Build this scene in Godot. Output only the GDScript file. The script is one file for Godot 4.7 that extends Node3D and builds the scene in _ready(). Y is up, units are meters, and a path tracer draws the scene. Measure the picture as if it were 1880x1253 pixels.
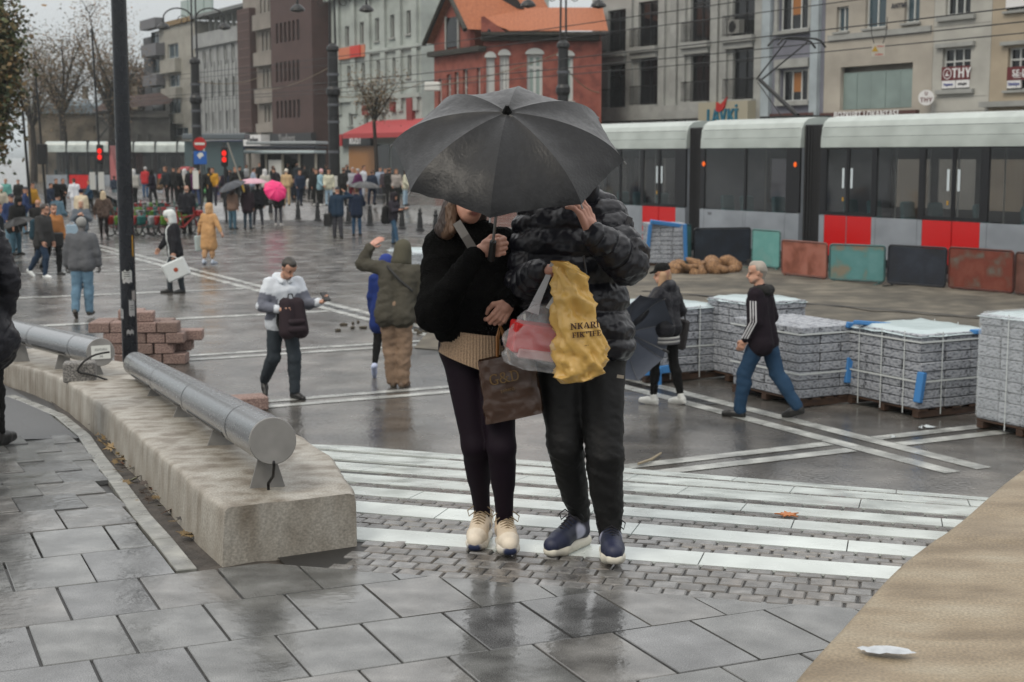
extends Node3D
# A rainy square: a couple under one umbrella on a stone crossing, wet plaza, tram and town houses behind.

var rng := RandomNumberGenerator.new()
var M := {}
var TX := {}
const S15 := 0.258819
const C15 := 0.965926
const S24 := 0.406737
const C24 := 0.913545

class MB:
	var v := PackedVector3Array()
	var n := PackedVector3Array()
	var c := PackedColorArray()
	var ix := PackedInt32Array()
	var col := Color.WHITE
	var tint := false

	func vert(p: Vector3, nn: Vector3) -> int:
		v.append(p)
		n.append(nn)
		c.append(col)
		return v.size() - 1

	func quad(a: Vector3, b: Vector3, d: Vector3, e: Vector3) -> void:  # counter-clockwise seen from outside
		var nn := (b - a).cross(d - a)
		if nn.length_squared() < 1e-16:
			nn = (d - a).cross(e - a)
		nn = nn.normalized()
		var i := vert(a, nn)
		vert(b, nn)
		vert(d, nn)
		vert(e, nn)
		ix.append_array([i, i + 2, i + 1, i, i + 3, i + 2])

	func tri(a: Vector3, b: Vector3, d: Vector3) -> void:
		var nn := (b - a).cross(d - a).normalized()
		var i := vert(a, nn)
		vert(b, nn)
		vert(d, nn)
		ix.append_array([i, i + 2, i + 1])

	func box(center: Vector3, size: Vector3, b := Basis.IDENTITY) -> void:
		var h := size * 0.5
		var p := []
		for i in 8:
			p.append(center + b * Vector3(h.x if i & 1 else -h.x, h.y if i & 2 else -h.y, h.z if i & 4 else -h.z))
		quad(p[4], p[5], p[7], p[6])
		quad(p[1], p[0], p[2], p[3])
		quad(p[5], p[1], p[3], p[7])
		quad(p[0], p[4], p[6], p[2])
		quad(p[6], p[7], p[3], p[2])
		quad(p[0], p[1], p[5], p[4])

	func bevel(center: Vector3, size: Vector3, w: float, b := Basis.IDENTITY) -> void:
		var h := size * 0.5
		var ring := []
		for k in 4:  # four rings from bottom to top
			var y: float = [-h.y, -h.y + w, h.y - w, h.y][k]
			var o: float = [w, 0.0, 0.0, w][k]
			var hx := h.x - o
			var hz := h.z - o
			var cut := w if k == 1 or k == 2 else w * 0.5
			var r := []
			for q in [[-hx, -hz + cut], [-hx + cut, -hz], [hx - cut, -hz], [hx, -hz + cut], [hx, hz - cut], [hx - cut, hz], [-hx + cut, hz], [-hx, hz - cut]]:
				r.append(center + b * Vector3(q[0], y, q[1]))
			ring.append(r)
		for k in 3:
			for i in 8:
				var j := (i + 1) % 8
				quad(ring[k][j], ring[k][i], ring[k + 1][i], ring[k + 1][j])
		for i in range(1, 7):
			tri(ring[3][0], ring[3][i + 1], ring[3][i])
			tri(ring[0][0], ring[0][i], ring[0][i + 1])

	func tube(pts: Array, radii: Array, seg := 10, caps := true, smooth_caps := false) -> void:
		var m := pts.size()
		var prev_u := Vector3.ZERO
		var start := v.size()
		for k in m:
			var t: Vector3 = (pts[mini(k + 1, m - 1)] - pts[maxi(k - 1, 0)]).normalized()
			var u := prev_u - t * prev_u.dot(t)
			if k == 0 or u.length() < 1e-4:
				u = t.cross(Vector3.UP if absf(t.y) < 0.9 else Vector3.RIGHT)
			u = u.normalized()
			prev_u = u
			var w := t.cross(u)
			for i in seg:
				var a := TAU * i / seg
				var d := u * cos(a) + w * sin(a)
				vert(pts[k] + d * radii[k], d)
		for k in m - 1:
			for i in seg:
				var a := start + k * seg + i
				var b := start + k * seg + (i + 1) % seg
				ix.append_array([a, a + seg, b, b, a + seg, b + seg])
		if caps:
			for e: int in [0, m - 1]:
				var t: Vector3 = (pts[1] - pts[0]).normalized() * -1.0 if e == 0 else (pts[m - 1] - pts[m - 2]).normalized()
				var base := start + e * seg
				var ci := vert(pts[e], t)
				for i in seg:
					vert(v[base + i], t)
				for i in seg:
					var j := (i + 1) % seg
					ix.append_array([ci, ci + 1 + i, ci + 1 + j] if e == 0 else [ci, ci + 1 + j, ci + 1 + i])

	func lathe(profile: Array, seg: int, at := Transform3D.IDENTITY, smooth := true) -> void:  # [radius, height] pairs from bottom to top
		var m := profile.size()
		for k in m - 1:
			var r0: float = profile[k][0]
			var r1: float = profile[k + 1][0]
			var y0: float = profile[k][1]
			var y1: float = profile[k + 1][1]
			var sl := Vector2(y1 - y0, r0 - r1).normalized()
			for i in seg:
				var a := TAU * i / seg
				var b := TAU * (i + 1) / seg
				var da := Vector3(cos(a), 0, sin(a))
				var db := Vector3(cos(b), 0, sin(b))
				var na := at.basis * (da * sl.x + Vector3.UP * sl.y)
				var nb := at.basis * (db * sl.x + Vector3.UP * sl.y)
				if not smooth:
					na = (na + nb).normalized()
					nb = na
				var i0 := vert(at * (da * r0 + Vector3.UP * y0), na.normalized())
				vert(at * (db * r0 + Vector3.UP * y0), nb.normalized())
				vert(at * (db * r1 + Vector3.UP * y1), nb.normalized())
				vert(at * (da * r1 + Vector3.UP * y1), na.normalized())
				ix.append_array([i0, i0 + 1, i0 + 2, i0, i0 + 2, i0 + 3])

	func prism(poly: PackedVector2Array, depth: float, at := Transform3D.IDENTITY) -> void:  # polygon in xy, from z=-depth/2 to depth/2
		if Geometry2D.is_polygon_clockwise(poly):
			poly.reverse()
		var h := depth * 0.5
		var t := Geometry2D.triangulate_polygon(poly)
		for i in range(0, t.size(), 3):
			var a := poly[t[i]]
			var b := poly[t[i + 1]]
			var d := poly[t[i + 2]]
			if (b - a).cross(d - a) < 0:
				var q := b
				b = d
				d = q
			tri(at * Vector3(a.x, a.y, h), at * Vector3(b.x, b.y, h), at * Vector3(d.x, d.y, h))
			tri(at * Vector3(a.x, a.y, -h), at * Vector3(d.x, d.y, -h), at * Vector3(b.x, b.y, -h))
		for i in poly.size():
			var a := poly[i]
			var b := poly[(i + 1) % poly.size()]
			quad(at * Vector3(a.x, a.y, h), at * Vector3(a.x, a.y, -h), at * Vector3(b.x, b.y, -h), at * Vector3(b.x, b.y, h))

	func grid(p: Array, nu: int, nv: int, flip := false) -> void:  # p[j * nu + i], smooth normals
		var s := v.size()
		for j in nv:
			for i in nu:
				var du: Vector3 = p[j * nu + mini(i + 1, nu - 1)] - p[j * nu + maxi(i - 1, 0)]
				var dv: Vector3 = p[mini(j + 1, nv - 1) * nu + i] - p[maxi(j - 1, 0) * nu + i]
				var nn := du.cross(dv).normalized()
				vert(p[j * nu + i], -nn if flip else nn)
		for j in nv - 1:
			for i in nu - 1:
				var a := s + j * nu + i
				if flip:
					ix.append_array([a, a + 1, a + nu, a + 1, a + nu + 1, a + nu])
				else:
					ix.append_array([a, a + nu, a + 1, a + 1, a + nu, a + nu + 1])

	func ball(at: Vector3, r: Vector3, seg := 10, rings := 6, b := Basis.IDENTITY) -> void:
		var s := v.size()
		for j in rings + 1:
			var f := PI * j / rings
			for i in seg:
				var a := TAU * i / seg
				var d := Vector3(sin(f) * cos(a), cos(f), sin(f) * sin(a))
				vert(at + b * (d * r), (b * (d / r)).normalized())
		for j in rings:
			for i in seg:
				var a := s + j * seg + i
				var e := s + j * seg + (i + 1) % seg
				ix.append_array([a, a + seg, e, e, a + seg, e + seg])

	func mesh(m: Material = null) -> ArrayMesh:
		var am := ArrayMesh.new()
		var ar := []
		ar.resize(Mesh.ARRAY_MAX)
		ar[Mesh.ARRAY_VERTEX] = v
		ar[Mesh.ARRAY_NORMAL] = n
		if tint:
			ar[Mesh.ARRAY_COLOR] = c
		ar[Mesh.ARRAY_INDEX] = ix
		am.add_surface_from_arrays(Mesh.PRIMITIVE_TRIANGLES, ar)
		if m:
			am.surface_set_material(0, m)
		return am

func tag(o: Node3D, label: String, category := "", group := "", kind := "") -> Node3D:
	if label:
		o.set_meta("label", label)
	if category:
		o.set_meta("category", category)
	if group:
		o.set_meta("group", group)
	if kind:
		o.set_meta("kind", kind)
	return o

func thing(called: String, label: String, category: String, at := Vector3.ZERO, turn := 0.0, group := "") -> Node3D:
	var o := Node3D.new()
	o.name = called
	add_child(o, true)
	o.position = at
	o.rotation.y = turn
	tag(o, label, category, group)
	return o

func put(called: String, mesh: Mesh, m: Material, parent: Node = null, at := Transform3D.IDENTITY) -> MeshInstance3D:
	var o := MeshInstance3D.new()
	o.name = called
	o.mesh = mesh
	if m:
		o.material_override = m
	o.transform = at
	(parent if parent else self).add_child(o, true)
	return o

func build(called: String, b: MB, m: Material, parent: Node = null) -> MeshInstance3D:
	return put(called, b.mesh(), m, parent)

func structure(called: String, b: MB, m: Material, label := "") -> MeshInstance3D:
	var o := put(called, b.mesh(), m)
	tag(o, label, "", "", "structure")
	return o

func lin(r: float, g: float, b: float) -> Color:
	return Color(r, g, b).linear_to_srgb()

func noise_tex(key: String, freq: float, lo: float, hi: float, octaves := 4, size := 512, seed_ := 1, kind := FastNoiseLite.TYPE_SIMPLEX_SMOOTH) -> NoiseTexture2D:
	if TX.has(key):
		return TX[key]
	var t := NoiseTexture2D.new()
	var f := FastNoiseLite.new()
	f.seed = seed_
	f.noise_type = kind
	f.frequency = freq
	f.fractal_octaves = octaves
	t.noise = f
	t.width = size
	t.height = size
	t.seamless = true
	var g := Gradient.new()
	g.set_color(0, Color(lo, lo, lo))
	g.set_color(1, Color(hi, hi, hi))
	t.color_ramp = g
	TX[key] = t
	return t

func bump_tex(key: String, freq: float, strength: float, octaves := 4, size := 512, seed_ := 2) -> NoiseTexture2D:
	if TX.has(key):
		return TX[key]
	var t := NoiseTexture2D.new()
	var f := FastNoiseLite.new()
	f.seed = seed_
	f.frequency = freq
	f.fractal_octaves = octaves
	t.noise = f
	t.width = size
	t.height = size
	t.seamless = true
	t.as_normal_map = true
	t.bump_strength = strength
	TX[key] = t
	return t

# a surface: sRGB colour, roughness, optional colour mottling, roughness mottling and relief (textures by key), all laid by position
func mat(key: String, col: Color, rough := 0.7, o := {}) -> StandardMaterial3D:
	if M.has(key):
		return M[key]
	var m := StandardMaterial3D.new()
	m.resource_name = key
	m.albedo_color = col
	m.roughness = rough
	m.metallic = o.get("metal", 0.0)
	m.metallic_specular = o.get("spec", 0.5)
	var sc: float = o.get("scale", 1.0)
	if o.has("tex") or o.has("rtex") or o.has("nrm"):
		m.uv1_triplanar = true
		m.uv1_world_triplanar = o.get("world", true)
		m.uv1_scale = o.get("scale3", Vector3(sc, sc, sc))
	if o.has("tex"):
		m.albedo_texture = o.tex
	if o.has("rtex"):
		m.roughness_texture = o.rtex
	if o.has("nrm"):
		m.normal_enabled = true
		m.normal_texture = o.nrm
		m.normal_scale = o.get("nscale", 1.0)
	if o.has("vc"):
		m.vertex_color_use_as_albedo = true
	if o.has("sheen"):
		m.rim_enabled = true
		m.rim = o.sheen
		m.rim_tint = 0.5
	if o.has("coat"):
		m.clearcoat_enabled = true
		m.clearcoat = o.coat
		m.clearcoat_roughness = o.get("coat_rough", 0.15)
	if o.has("detail"):
		m.detail_enabled = true
		m.detail_blend_mode = BaseMaterial3D.BLEND_MODE_MUL
		m.detail_albedo = o.detail
		m.detail_uv_layer = BaseMaterial3D.DETAIL_UV_2
		m.uv2_triplanar = true
		m.uv2_world_triplanar = o.get("world", true)
		m.uv2_scale = Vector3.ONE * (o.get("dscale", 1.0) as float)
	if o.has("back"):
		m.backlight_enabled = true
		m.backlight = o.back
	M[key] = m
	return m

func glow(key: String, col: Color, energy: float) -> StandardMaterial3D:
	if M.has(key):
		return M[key]
	var m := StandardMaterial3D.new()
	m.albedo_color = Color(0.05, 0.05, 0.05)
	m.emission_enabled = true
	m.emission = col
	m.emission_energy_multiplier = energy
	M[key] = m
	return m

func glass(key: String, col: Color, alpha: float) -> StandardMaterial3D:
	if M.has(key):
		return M[key]
	var m := StandardMaterial3D.new()
	m.albedo_color = Color(col.r, col.g, col.b, alpha)
	m.transparency = BaseMaterial3D.TRANSPARENCY_ALPHA
	m.roughness = 0.05
	M[key] = m
	return m

func fall(x: float, w := 1.0) -> float:
	return 0.0 if x < 0.0 else (x * x / (2.0 * w) if x < w else x - w * 0.5)

func along(x: float, z: float) -> float:
	return x * S15 - z * C15

func across(x: float, z: float) -> float:
	return x * C15 + z * S15

func level_left(x: float, z: float) -> float:  # the walkway beside the low wall
	return maxf(0.0, 1.15 - 0.085 * fall(along(x, z) - 5.9, 0.6) - 0.03 * fall(along(x, z) - 11.0))

func level(x: float, z: float) -> float:  # the raised crossing that falls to the plaza
	var s := along(x, z)
	var q := s + 0.28 * (clampf(across(x, z), -4.0, 3.0) + 3.03)
	return maxf(0.0, 1.15 - 0.13 * fall(s - 6.6) - 0.17 * fall(q - 9.65, 0.3))

func at_se(s: float, e: float, lift := 0.0) -> Vector3:  # from (along, across) to the world
	var x := s * S15 + e * C15
	var z := -s * C15 + e * S15
	return Vector3(x, level(x, z) + lift, z)

func text_mesh(t: String, size: float, depth := 0.01, bold := true, font := "Droid Sans") -> TextMesh:
	var tm := TextMesh.new()
	var f := SystemFont.new()
	f.font_names = PackedStringArray([font])
	f.font_weight = 700 if bold else 400
	tm.font = f
	tm.text = t
	tm.font_size = 64
	tm.pixel_size = size / 64.0
	tm.depth = depth
	return tm

func _ready() -> void:
	rng.seed = 7
	var cam := Camera3D.new()
	cam.name = "camera"
	cam.position = Vector3(0, 2.9, 0)
	cam.rotation_degrees = Vector3(-7.2, 0, 0)
	cam.fov = 26.13
	cam.near = 0.05
	cam.far = 2500.0
	var lens := CameraAttributesPhysical.new()
	lens.frustum_focal_length = 51.72
	lens.frustum_focus_distance = 6.45
	lens.exposure_aperture = 5.0
	lens.frustum_near = 0.05
	lens.frustum_far = 2500.0
	cam.attributes = lens
	add_child(cam)
	cam.current = true
	var we := WorldEnvironment.new()
	we.name = "world"
	var env := Environment.new()
	env.background_mode = Environment.BG_SKY
	env.tonemap_mode = Environment.TONE_MAPPER_LINEAR
	env.tonemap_exposure = 1.12
	env.fog_enabled = true
	env.fog_density = 0.00035
	env.fog_light_color = Color(0.82, 0.85, 0.86)
	env.sdfgi_enabled = true
	env.ssao_enabled = true
	env.ssil_enabled = true
	env.background_energy_multiplier = 1.25
	var sm := ProceduralSkyMaterial.new()
	sm.sky_top_color = Color(1.0, 1.0, 1.0)
	sm.sky_horizon_color = Color(0.52, 0.55, 0.56)
	sm.sky_curve = 0.20
	sm.ground_horizon_color = Color(0.45, 0.46, 0.46)
	sm.ground_bottom_color = Color(0.2, 0.2, 0.2)
	sm.sky_energy_multiplier = 1.0
	sm.sky_cover = cloud_cover()
	sm.sky_cover_modulate = Color(1, 1, 1, 0.10)
	var sky := Sky.new()
	sky.sky_material = sm
	env.sky = sky
	we.environment = env
	add_child(we)
	var sun := DirectionalLight3D.new()
	sun.name = "sun"
	sun.light_energy = 0.5
	sun.light_color = Color(1.0, 0.97, 0.92)
	sun.light_angular_distance = 25.0
	sun.rotation_degrees = Vector3(-48, -38, 0)
	sun.shadow_enabled = true
	add_child(sun)

	textures()
	ground()
	walls()
	lamps()
	paving_stock()
	barriers()
	trams()
	buildings()
	street_furniture()
	trees()
	couple()
	walkers()
	crowd()
	litter()

func cloud_cover() -> ImageTexture:
	var f := FastNoiseLite.new()
	f.seed = 11
	f.frequency = 1.3
	f.fractal_octaves = 5
	var im := Image.create(512, 256, false, Image.FORMAT_RGBA8)
	for y in 256:
		var up := PI * (0.5 - (y + 0.5) / 256.0)
		for x in 512:
			var a := TAU * x / 512.0
			var d := Vector3(cos(a) * cos(up), sin(up) * 2.2, sin(a) * cos(up))
			var k := clampf(f.get_noise_3dv(d * 1.2) * 0.9 + 0.5, 0.0, 1.0)
			im.set_pixel(x, y, Color(k, k, k, 1.0))
	return ImageTexture.create_from_image(im)

func textures() -> void:
	noise_tex("mottle", 0.008, 0.62, 1.0, 5)
	noise_tex("soft", 0.004, 0.82, 1.0, 3, 512, 5)
	noise_tex("grain", 0.06, 0.7, 1.0, 3, 512, 3)
	noise_tex("speck", 0.12, 0.55, 1.0, 2, 512, 9)
	noise_tex("wet", 0.006, 0.30, 1.0, 5, 512, 21)
	noise_tex("streak", 0.010, 0.7, 1.0, 4, 512, 31)
	bump_tex("bumps", 0.03, 4.0)
	bump_tex("fine", 0.10, 4.0, 3)
	bump_tex("cloth", 0.20, 5.0, 2, 256, 8)
	bump_tex("folds", 0.012, 9.0, 3, 512, 13)

func strip(b: MB, a: Vector3, d: Vector3, w: float, lift: float, step := 1.0) -> void:  # a painted or inlaid line that follows the ground
	var dir := Vector3(d.x - a.x, 0, d.z - a.z)
	var k := maxi(1, int(dir.length() / step))
	var side := Vector3(dir.z, 0, -dir.x).normalized() * w * 0.5
	var last := []
	for i in k + 1:
		var p := a.lerp(d, float(i) / k)
		var l := p - side
		var r := p + side
		l.y = lift
		r.y = lift
		if i > 0:
			b.quad(last[0], last[1], r, l)
		last = [l, r]

func ground() -> void:
	var plaza_m := mat("wet_plaza", Color(0.53, 0.515, 0.495), 0.33, {"tex": TX.mottle, "rtex": TX.wet, "nrm": TX.fine, "nscale": 0.10, "scale": 0.33, "detail": TX.mottle, "dscale": 0.061})
	var road_m := mat("wet_asphalt", Color(0.26, 0.26, 0.265), 0.46, {"tex": TX.mottle, "rtex": TX.wet, "nrm": TX.fine, "nscale": 0.15, "scale": 0.2})
	var slab_a := mat("slab_a", Color(0.61, 0.615, 0.61), 0.26, {"tex": TX.mottle, "rtex": TX.wet, "nrm": TX.bumps, "nscale": 0.10, "scale": 0.9, "detail": TX.speck, "dscale": 2.5})
	var slab_b := mat("slab_b", Color(0.57, 0.575, 0.58), 0.23, {"tex": TX.mottle, "rtex": TX.wet, "nrm": TX.bumps, "nscale": 0.10, "scale": 0.8, "detail": TX.speck, "dscale": 2.1})
	var slab_c := mat("slab_c", Color(0.64, 0.635, 0.625), 0.30, {"tex": TX.mottle, "rtex": TX.wet, "nrm": TX.bumps, "nscale": 0.12, "scale": 1.0, "detail": TX.speck, "dscale": 2.8})
	var joint_m := mat("joint", Color(0.17, 0.165, 0.16), 0.55, {"tex": TX.grain, "scale": 2.0})
	var cob_a := mat("cobble_a", Color(0.53, 0.525, 0.52), 0.42, {"tex": TX.mottle, "rtex": TX.wet, "nrm": TX.bumps, "nscale": 0.25, "scale": 2.3})
	var cob_b := mat("cobble_b", Color(0.45, 0.44, 0.43), 0.40, {"tex": TX.mottle, "rtex": TX.wet, "nrm": TX.bumps, "nscale": 0.25, "scale": 2.0})
	var cob_c := mat("cobble_c", Color(0.49, 0.47, 0.45), 0.42, {"tex": TX.mottle, "rtex": TX.wet, "nrm": TX.bumps, "nscale": 0.25, "scale": 2.6})
	var white_m := mat("white_stone", Color(0.80, 0.83, 0.82), 0.42, {"tex": TX.soft, "rtex": TX.wet, "nrm": TX.bumps, "nscale": 0.08, "scale": 0.8})
	var line_m := mat("line_stone", Color(0.74, 0.75, 0.735), 0.45, {"tex": TX.mottle, "rtex": TX.wet, "scale": 0.6})
	var sand_m := mat("sandy_bed", Color(0.52, 0.49, 0.43), 0.85, {"tex": TX.mottle, "nrm": TX.bumps, "nscale": 0.5, "scale": 0.35, "detail": TX.mottle, "dscale": 0.09})

	# the plaza, one sheet to the horizon
	var g := MB.new()
	g.quad(Vector3(-900, 0, 60), Vector3(900, 0, 60), Vector3(900, 0, -1500), Vector3(-900, 0, -1500))
	structure("ground", g, plaza_m)

	# raised crossing and walkway bed (joints show between the stones laid on it)
	var b := MB.new()
	var pts := []
	for j in 61:
		for i in 15:
			var s := -4.0 + j * 0.28
			var e := lerpf(-4.6 if s < 5.3 else maxf(-4.6, (1.62 - s * 0.629) / 0.777), 3.8, i / 14.0)
			var p := at_se(s, e, -0.009)
			pts.append(p)
	b.grid(pts, 15, 61)
	structure("crossing_bed", b, joint_m)
	var lw := MB.new()
	pts = []
	for j in 41:
		for i in 9:
			var a := 2.0 + j * 0.5
			var bb := -4.2 + i * 0.72
			var x := -a * S24 + bb * C24
			var z := -a * C24 - bb * S24
			pts.append(Vector3(x, level_left(x, z) - 0.026, z))
	lw.grid(pts, 9, 41)
	structure("walkway_bed", lw, joint_m)

	# asphalt apron that falls from the crossing's far edge to the plaza
	b = MB.new()
	pts = []
	for j in 29:
		for i in 15:
			var s := 8.5 + j * 0.18
			var e := lerpf((1.9 - s * 0.629) / 0.777, 4.2, i / 14.0)
			pts.append(at_se(s, e, -0.012))
	b.grid(pts, 15, 29)
	structure("road_apron", b, plaza_m)

	# foreground slabs, laid in a running bond
	var walk := Node3D.new()
	walk.name = "pavement"
	add_child(walk)
	tag(walk, "", "", "", "structure")
	var slabs := []
	for k in 4:
		var q := MB.new()
		q.bevel(Vector3.ZERO, Vector3(0.319, 0.03, 0.472), 0.003)
		slabs.append(q.mesh())
	var mats := [slab_a, slab_b, slab_c, slab_a]
	var count := 0
	var rest := MB.new()
	for r in range(-2, 18):
		var a0 := 4.656 + r * 0.478
		var first := -9
		for k in range(first, 14):
			var b0 := 1.66 + k * 0.329 + (0.165 if posmod(r, 2) == 1 else 0.0)
			var ac := a0 + 0.239
			var bc := b0 + 0.1645
			var trim := 0.0
			if a0 > 6.0:  # the strip along the gutter stops them here
				trim = maxf(0.0, b0 + 0.329 - 1.157 - maxf(0.0, ac - 7.1) * 0.062)
				if trim > 0.25:
					continue
				bc -= trim * 0.5
			if bc > 3.75 or bc < -1.6:
				continue
			var x := -ac * S24 + bc * C24
			var z := -ac * C24 - bc * S24
			var cut := PackedVector2Array()
			if a0 <= 6.0 and bc > 1.0 and along(x, z) > 5.3:
				var whole := PackedVector2Array()
				for cc: Array in [[-0.236, -0.1595], [0.236, -0.1595], [0.236, 0.1595], [-0.236, 0.1595]]:
					whole.append(Vector2(-(ac + cc[0]) * S24 + (bc + cc[1]) * C24, -(ac + cc[0]) * C24 - (bc + cc[1]) * S24))
				var side := PackedVector2Array()
				for se: Array in [[2.0, -9.0], [2.0, 9.0], [5.70, 9.0], [5.70, -9.0]]:
					side.append(Vector2(se[0] * S15 + se[1] * C15, -se[0] * C15 + se[1] * S15))
				var left := Geometry2D.intersect_polygons(whole, side)
				if left.is_empty():
					continue
				cut = left[0]
			var far := ac > 10.7
			if far:
				continue
			var y := level_left(x, z) - 0.015 + rng.randf_range(-0.0012, 0.0012)
			var y2 := level_left(x - 0.1 * S24, z - 0.1 * C24) - 0.015
			var y1 := level_left(x, z) - 0.015
			var t := Transform3D(Basis(Vector3.UP, deg_to_rad(24)) * Basis(Vector3.RIGHT, atan2(y2 - y1, 0.1)), Vector3(x, y, z))
			t.basis = t.basis * Basis.from_euler(Vector3(rng.randf_range(-0.003, 0.003), rng.randf_range(-0.004, 0.004), rng.randf_range(-0.003, 0.003)))
			if cut.size() > 2:
				var pm := MB.new()
				pm.prism(cut, 0.03, Transform3D(Basis(Vector3(1, 0, 0), Vector3(0, 0, 1), Vector3(0, -1, 0)), Vector3(0, y, 0)))
				put("paving_slab", pm.mesh(), mats[rng.randi() % 4], walk)
			elif trim > 0.01:
				var tm := MB.new()
				tm.bevel(Vector3.ZERO, Vector3(0.319 - trim, 0.03, 0.472), 0.003)
				put("paving_slab", tm.mesh(), mats[rng.randi() % 4], walk, t)
			else:
				put("paving_slab", slabs[0], mats[rng.randi() % 4], walk, t)
			count += 1
	# darker pebbled band further down the walkway
	var pb := MB.new()
	pts = []
	for j in 13:
		for i in 8:
			var a := 10.68 + j * 0.6
			var bb := -1.6 + i * 0.425
			var x := -a * S24 + bb * C24
			var z := -a * C24 - bb * S24
			pts.append(Vector3(x, level_left(x, z) + 0.002, z))
	pb.grid(pts, 8, 13)
	build("pebbled_band", pb, mat("pebbled", Color(0.33, 0.335, 0.34), 0.5, {"tex": TX.speck, "nrm": TX.bumps, "nscale": 0.8, "scale": 1.6}), walk)
	# pale strip stones beside the gutter
	var strip_m := mat("strip_stone", Color(0.60, 0.60, 0.575), 0.5, {"tex": TX.mottle, "rtex": TX.wet, "scale": 1.2})
	var border := [Vector2(1.207, 6.1), Vector2(1.211, 7.2), Vector2(1.277, 8.3), Vector2(1.34, 9.5), Vector2(1.426, 10.8), Vector2(1.44, 12.3), Vector2(1.25, 14.5)]
	for k in border.size() - 1:
		for h in 2:
			var p: Vector2 = border[k].lerp(border[k + 1], h * 0.5)
			var q: Vector2 = border[k].lerp(border[k + 1], h * 0.5 + 0.5)
			var u := Vector3(-p.y * S24 + p.x * C24, 0, -p.y * C24 - p.x * S24)
			var w := Vector3(-q.y * S24 + q.x * C24, 0, -q.y * C24 - q.x * S24)
			u.y = level_left(u.x, u.z) - 0.008
			w.y = level_left(w.x, w.z) - 0.008
			var m := MB.new()
			var f := (w - u)
			m.bevel(Vector3.ZERO, Vector3(0.088, 0.034, f.length() - 0.006), 0.004)
			var t := Transform3D(Basis.looking_at(f.normalized()), (u + w) * 0.5)
			put("strip_stone", m.mesh(), strip_m, walk, t)
	# gutter soil
	var gut := MB.new()
	pts = []
	for j in 30:
		for i in 5:
			var a := 5.9 + j * 0.4
			var bb := 1.20 + i * 0.14 + fall(a - 7.0) * 0.055
			var x := -a * S24 + bb * C24
			var z := -a * C24 - bb * S24
			pts.append(Vector3(x, level_left(x, z) - 0.018 + rng.randf_range(-0.008, 0.006), z))
	gut.grid(pts, 5, 30)
	structure("gutter_path", gut, mat("gutter", Color(0.30, 0.275, 0.25), 0.75, {"tex": TX.mottle, "nrm": TX.bumps, "nscale": 0.8, "scale": 1.5}))

	# the crossing: seven white stone bands and rows of setts between
	var cross := Node3D.new()
	cross.name = "crossing_path"
	add_child(cross)
	tag(cross, "", "", "", "structure")
	var bands := [[6.169, 6.384, 6.151, 6.352], [6.651, 6.885, 6.544, 6.741], [7.051, 7.298, 6.90, 7.107], [7.465, 7.858, 7.26, 7.545], [8.066, 8.511, 7.753, 8.224], [8.656, 9.108, 8.289, 8.654], [9.232, 9.63, 8.726, 9.02]]
	var lerp_s := func(l: float, r: float, e: float) -> float: return l + (r - l) * (e + 2.4) / 2.2
	for q in bands:
		var e: float = (1.72 + maxf(0.0, q[0] - 6.5) * 0.10 - q[0] * 0.629) / 0.777
		while e < 2.6:
			var e2 := e + 0.98
			var m := MB.new()
			var top := []
			for ee in [e + 0.003, e2 - 0.003]:
				top.append(at_se(lerp_s.call(q[0], q[2], ee), ee, 0.002))
				top.append(at_se(lerp_s.call(q[1], q[3], ee), ee, 0.002))
			var dn := Vector3(0, -0.03, 0)
			var md0: Vector3 = top[0]
			m.quad(top[0], top[2], top[3], top[1])
			m.quad(top[0] + dn, top[2] + dn, top[2], top[0])
			m.quad(top[2] + dn, top[3] + dn, top[3], top[2])
			m.quad(top[3] + dn, top[1] + dn, top[1], top[3])
			m.quad(top[1] + dn, top[0] + dn, top[0], top[1])
			if md0.x < 3.6:
				build("white_slab", m, white_m, cross)
			e = e2
	var cm := [cob_a, cob_b, cob_c, cob_a, cob_b]
	var shapes := []
	for k in 5:
		var q := MB.new()
		q.bevel(Vector3.ZERO, Vector3(0.097 + 0.003 * (k % 2), 0.04, 0.096 + 0.003 * (k % 3)), 0.006)
		shapes.append(q.mesh())
	var setts := []
	for row in 5:  # below the first band
		for k in 60:
			setts.append([5.733 + row * 0.1025, -2.3 + k * 0.103 + (0.05 if row % 2 else 0.0), 0.0])
	for gap in 6:
		var rows: int = [3, 2, 2, 1, 1, 1][gap]
		for row in rows:
			for k in 52:
				setts.append([-1.0 - gap, -2.9 + k * 0.103 + (0.05 if row % 2 else 0.0), (row + 0.5) / rows])
	setts.sort_custom(func(p, q): return absf(p[1] + 0.6) + (0.0 if p[0] > 0 else -p[0] * 0.5) < absf(q[1] + 0.6) + (0.0 if q[0] > 0 else -q[0] * 0.5))
	count = 0
	var many := MB.new()
	for q in setts:
		var s: float = q[0]
		var stretch := 1.0
		if s < 0:
			var gap := int(-s) - 1
			var lo: float = lerp_s.call(bands[gap][1], bands[gap][3], q[1])
			var hi: float = lerp_s.call(bands[gap + 1][0], bands[gap + 1][2], q[1])
			s = lerpf(lo, hi, q[2])
			stretch = (hi - lo) / [3, 2, 2, 1, 1, 1][gap] / 0.1
		var p := at_se(s, q[1], -0.020 + rng.randf_range(-0.002, 0.0015))
		var p2 := at_se(s + 0.1, q[1], -0.021)
		var p1 := at_se(s, q[1], -0.021)
		var bs := Basis(Vector3.UP, deg_to_rad(-15)) * Basis(Vector3.RIGHT, atan2(p2.y - p1.y, 0.1)) * Basis.from_euler(Vector3(rng.randf_range(-0.02, 0.02), rng.randf_range(-0.05, 0.05), rng.randf_range(-0.02, 0.02)))
		bs = bs.scaled_local(Vector3(rng.randf_range(0.94, 1.03), 1, stretch * rng.randf_range(0.94, 1.01)))
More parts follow.
